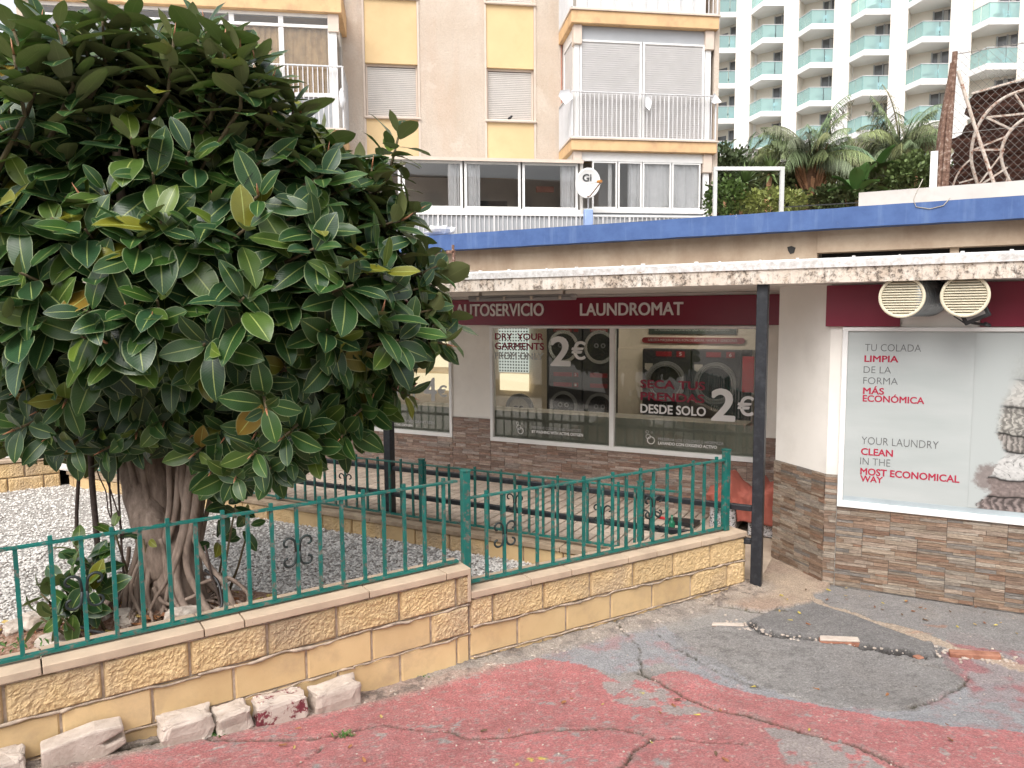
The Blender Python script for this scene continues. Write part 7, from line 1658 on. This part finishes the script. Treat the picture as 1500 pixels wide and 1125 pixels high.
def spiky(label, px, py, D, n, l, col, seed):
    r = random.Random(seed); P = CAM+ray(px, py)*D; t = thing('yucca', label, 'yucca', (P[0], P[1], 3.0)); m = MB(); m.tube([(P[0]-.2, P[1], 3.0), (P[0]-.1, P[1], (3+P[2])/2), P], [.07, .06, .05], 7); part('trunk', m, MAT['palm_dry'], t, True); m = MB()
    for k in range(n):
        a = k*2.4; el = r.uniform(-.5, 1.4); d = np.array([math.cos(a)*math.cos(el), math.sin(a)*math.cos(el), math.sin(el)]); w = unit(np.cross(d, (0, 0, 1.)))*.025; kk = r.uniform(.7, 1.4); m.cur = tuple(c*kk for c in col); e = P+d*l*r.uniform(.8, 1.1)-ZZ*.06; m.poly([tuple(P-w), tuple(P+d*l*.5-w*1.2), tuple(e), tuple(P+d*l*.5+w*1.2), tuple(P+w)])
    part('crown', m, MAT['foliage'], t, stuff=True)
spiky('spiky yucca inside the white pipe frame, left one', 1092, 268, 15, 60, .55, (.10, .15, .05), 1); spiky('spiky yucca inside the white pipe frame, upper right one', 1128, 255, 15.5, 50, .5, (.11, .16, .05), 2); spiky('small spiky yucca low behind the pipe frame', 1075, 285, 15.3, 40, .4, (.11, .14, .05), 3)
def shrub(name, label, px, py, D, rx, rz, n, ls, col, seed, spread=1.0):
    r = random.Random(seed); P = CAM+ray(px, py)*D; t = thing(name, label, 'shrub', (P[0], P[1], 3.0)); m = MB(); m.tube([(P[0], P[1], 3.0), tuple(P)], [.05, .03], 6); part('stem', m, MAT['palm_dry'], t, True); m = MB()
    for k in range(n):
        v = unit(np.array([r.gauss(0, 1), r.gauss(0, 1), r.gauss(0, 1)]))*r.uniform(.35, 1)**.5; lump = .75+.5*mnoise.noise(Vector(v*2.2+Vector((seed*5, 0, 0)))) if False else .75+.5*(mnoise.noise(Vector((v[0]*2.2+seed*5, v[1]*2.2, v[2]*2.2)))+.3)
        c = P+np.array([v[0]*rx, v[1]*rx*.8, v[2]*rz])*lump; d = unit(v+np.array([r.gauss(0, .6), r.gauss(0, .6), r.gauss(0, .6)+.2])); w = unit(np.cross(d, (r.random(), r.random(), 1.)))*ls*.33; kk = r.uniform(.5, 1.5); m.cur = tuple(q*kk for q in col); m.quad(c, c+d*ls*.5+w, c+d*ls, c+d*ls*.5-w)
    part('crown', m, MAT['foliage'], t, stuff=True)
shrub('leafy_shrub', 'yellow-green shrub low behind the pipe frame', 1130, 298, 14.5, .75, .28, 1500, .09, GY, 1); shrub('leafy_shrub', 'mid green bush in the left corner of the pipe frame', 1062, 292, 14.6, .45, .42, 1100, .09, (.08, .13, .03), 2)
shrub('leafy_shrub', 'dense green bush left of the rusty post', 1342, 258, 17.5, .8, .55, 2600, .11, (.10, .14, .045), 3); shrub('leafy_shrub', 'dark low bush behind the parapet corner', 1240, 292, 18, 1.1, .38, 2200, .12, (.065, .09, .032), 4); shrub('leafy_shrub', 'dark green undergrowth beside the apartment corner', 1060, 262, 19, 1.0, .8, 2200, .12, (.07, .10, .04), 5)
shrub('leafy_shrub', 'dark undergrowth between the shaggy palm and the parapet', 1225, 280, 22, 2.6, .7, 3600, .15, (.065, .095, .035), 6); shrub('leafy_shrub', 'dark undergrowth in front of the hotel foot at right', 1330, 285, 23, 2.6, .9, 3000, .15, (.075, .105, .04), 7); shrub('leafy_shrub', 'green undergrowth behind the pipe frame centre', 1110, 285, 20, 1.5, .7, 2600, .13, (.09, .12, .045), 8)
def broad(label, px, py, D, seed):
    r = random.Random(seed); P = CAM+ray(px, py)*D; t = thing('banana_plant', label, 'plant', (P[0], P[1], 3.0)); m = MB(); m.tube([(P[0], P[1], 3.0), tuple(P)], [.09, .06], 8); part('stem', m, MAT['twig'], t, True)
    for k in range(11):
        a = k*2.4; el = r.uniform(.5, 1.3); d = np.array([math.cos(a)*math.cos(el), math.sin(a)*math.cos(el), math.sin(el)]); s = unit(np.cross(d, (0, 0, 1.))); l = r.uniform(.9, 1.3); m = MB(); kk = r.uniform(.8, 1.3); m.cur = (.06*kk, .13*kk, .03*kk)
        m.grid(lambda u, v: P+d*l*v+s*(u-.5)*.34*math.sin(3.14*min(1, v*.92+.06))-ZZ*(.45*v*v)+ZZ*abs(u-.5)*.12, 4, 10); part('leaf', m, MAT['foliage'], t, True)
broad('broad leaved banana plant with upright blades beside the parapet', 1278, 262, 18.5, 3); broad('second broad leaved plant low at the parapet corner', 1255, 290, 17.5, 4)
print('objects', len(bpy.data.objects), 'leaves', len(lv.items))
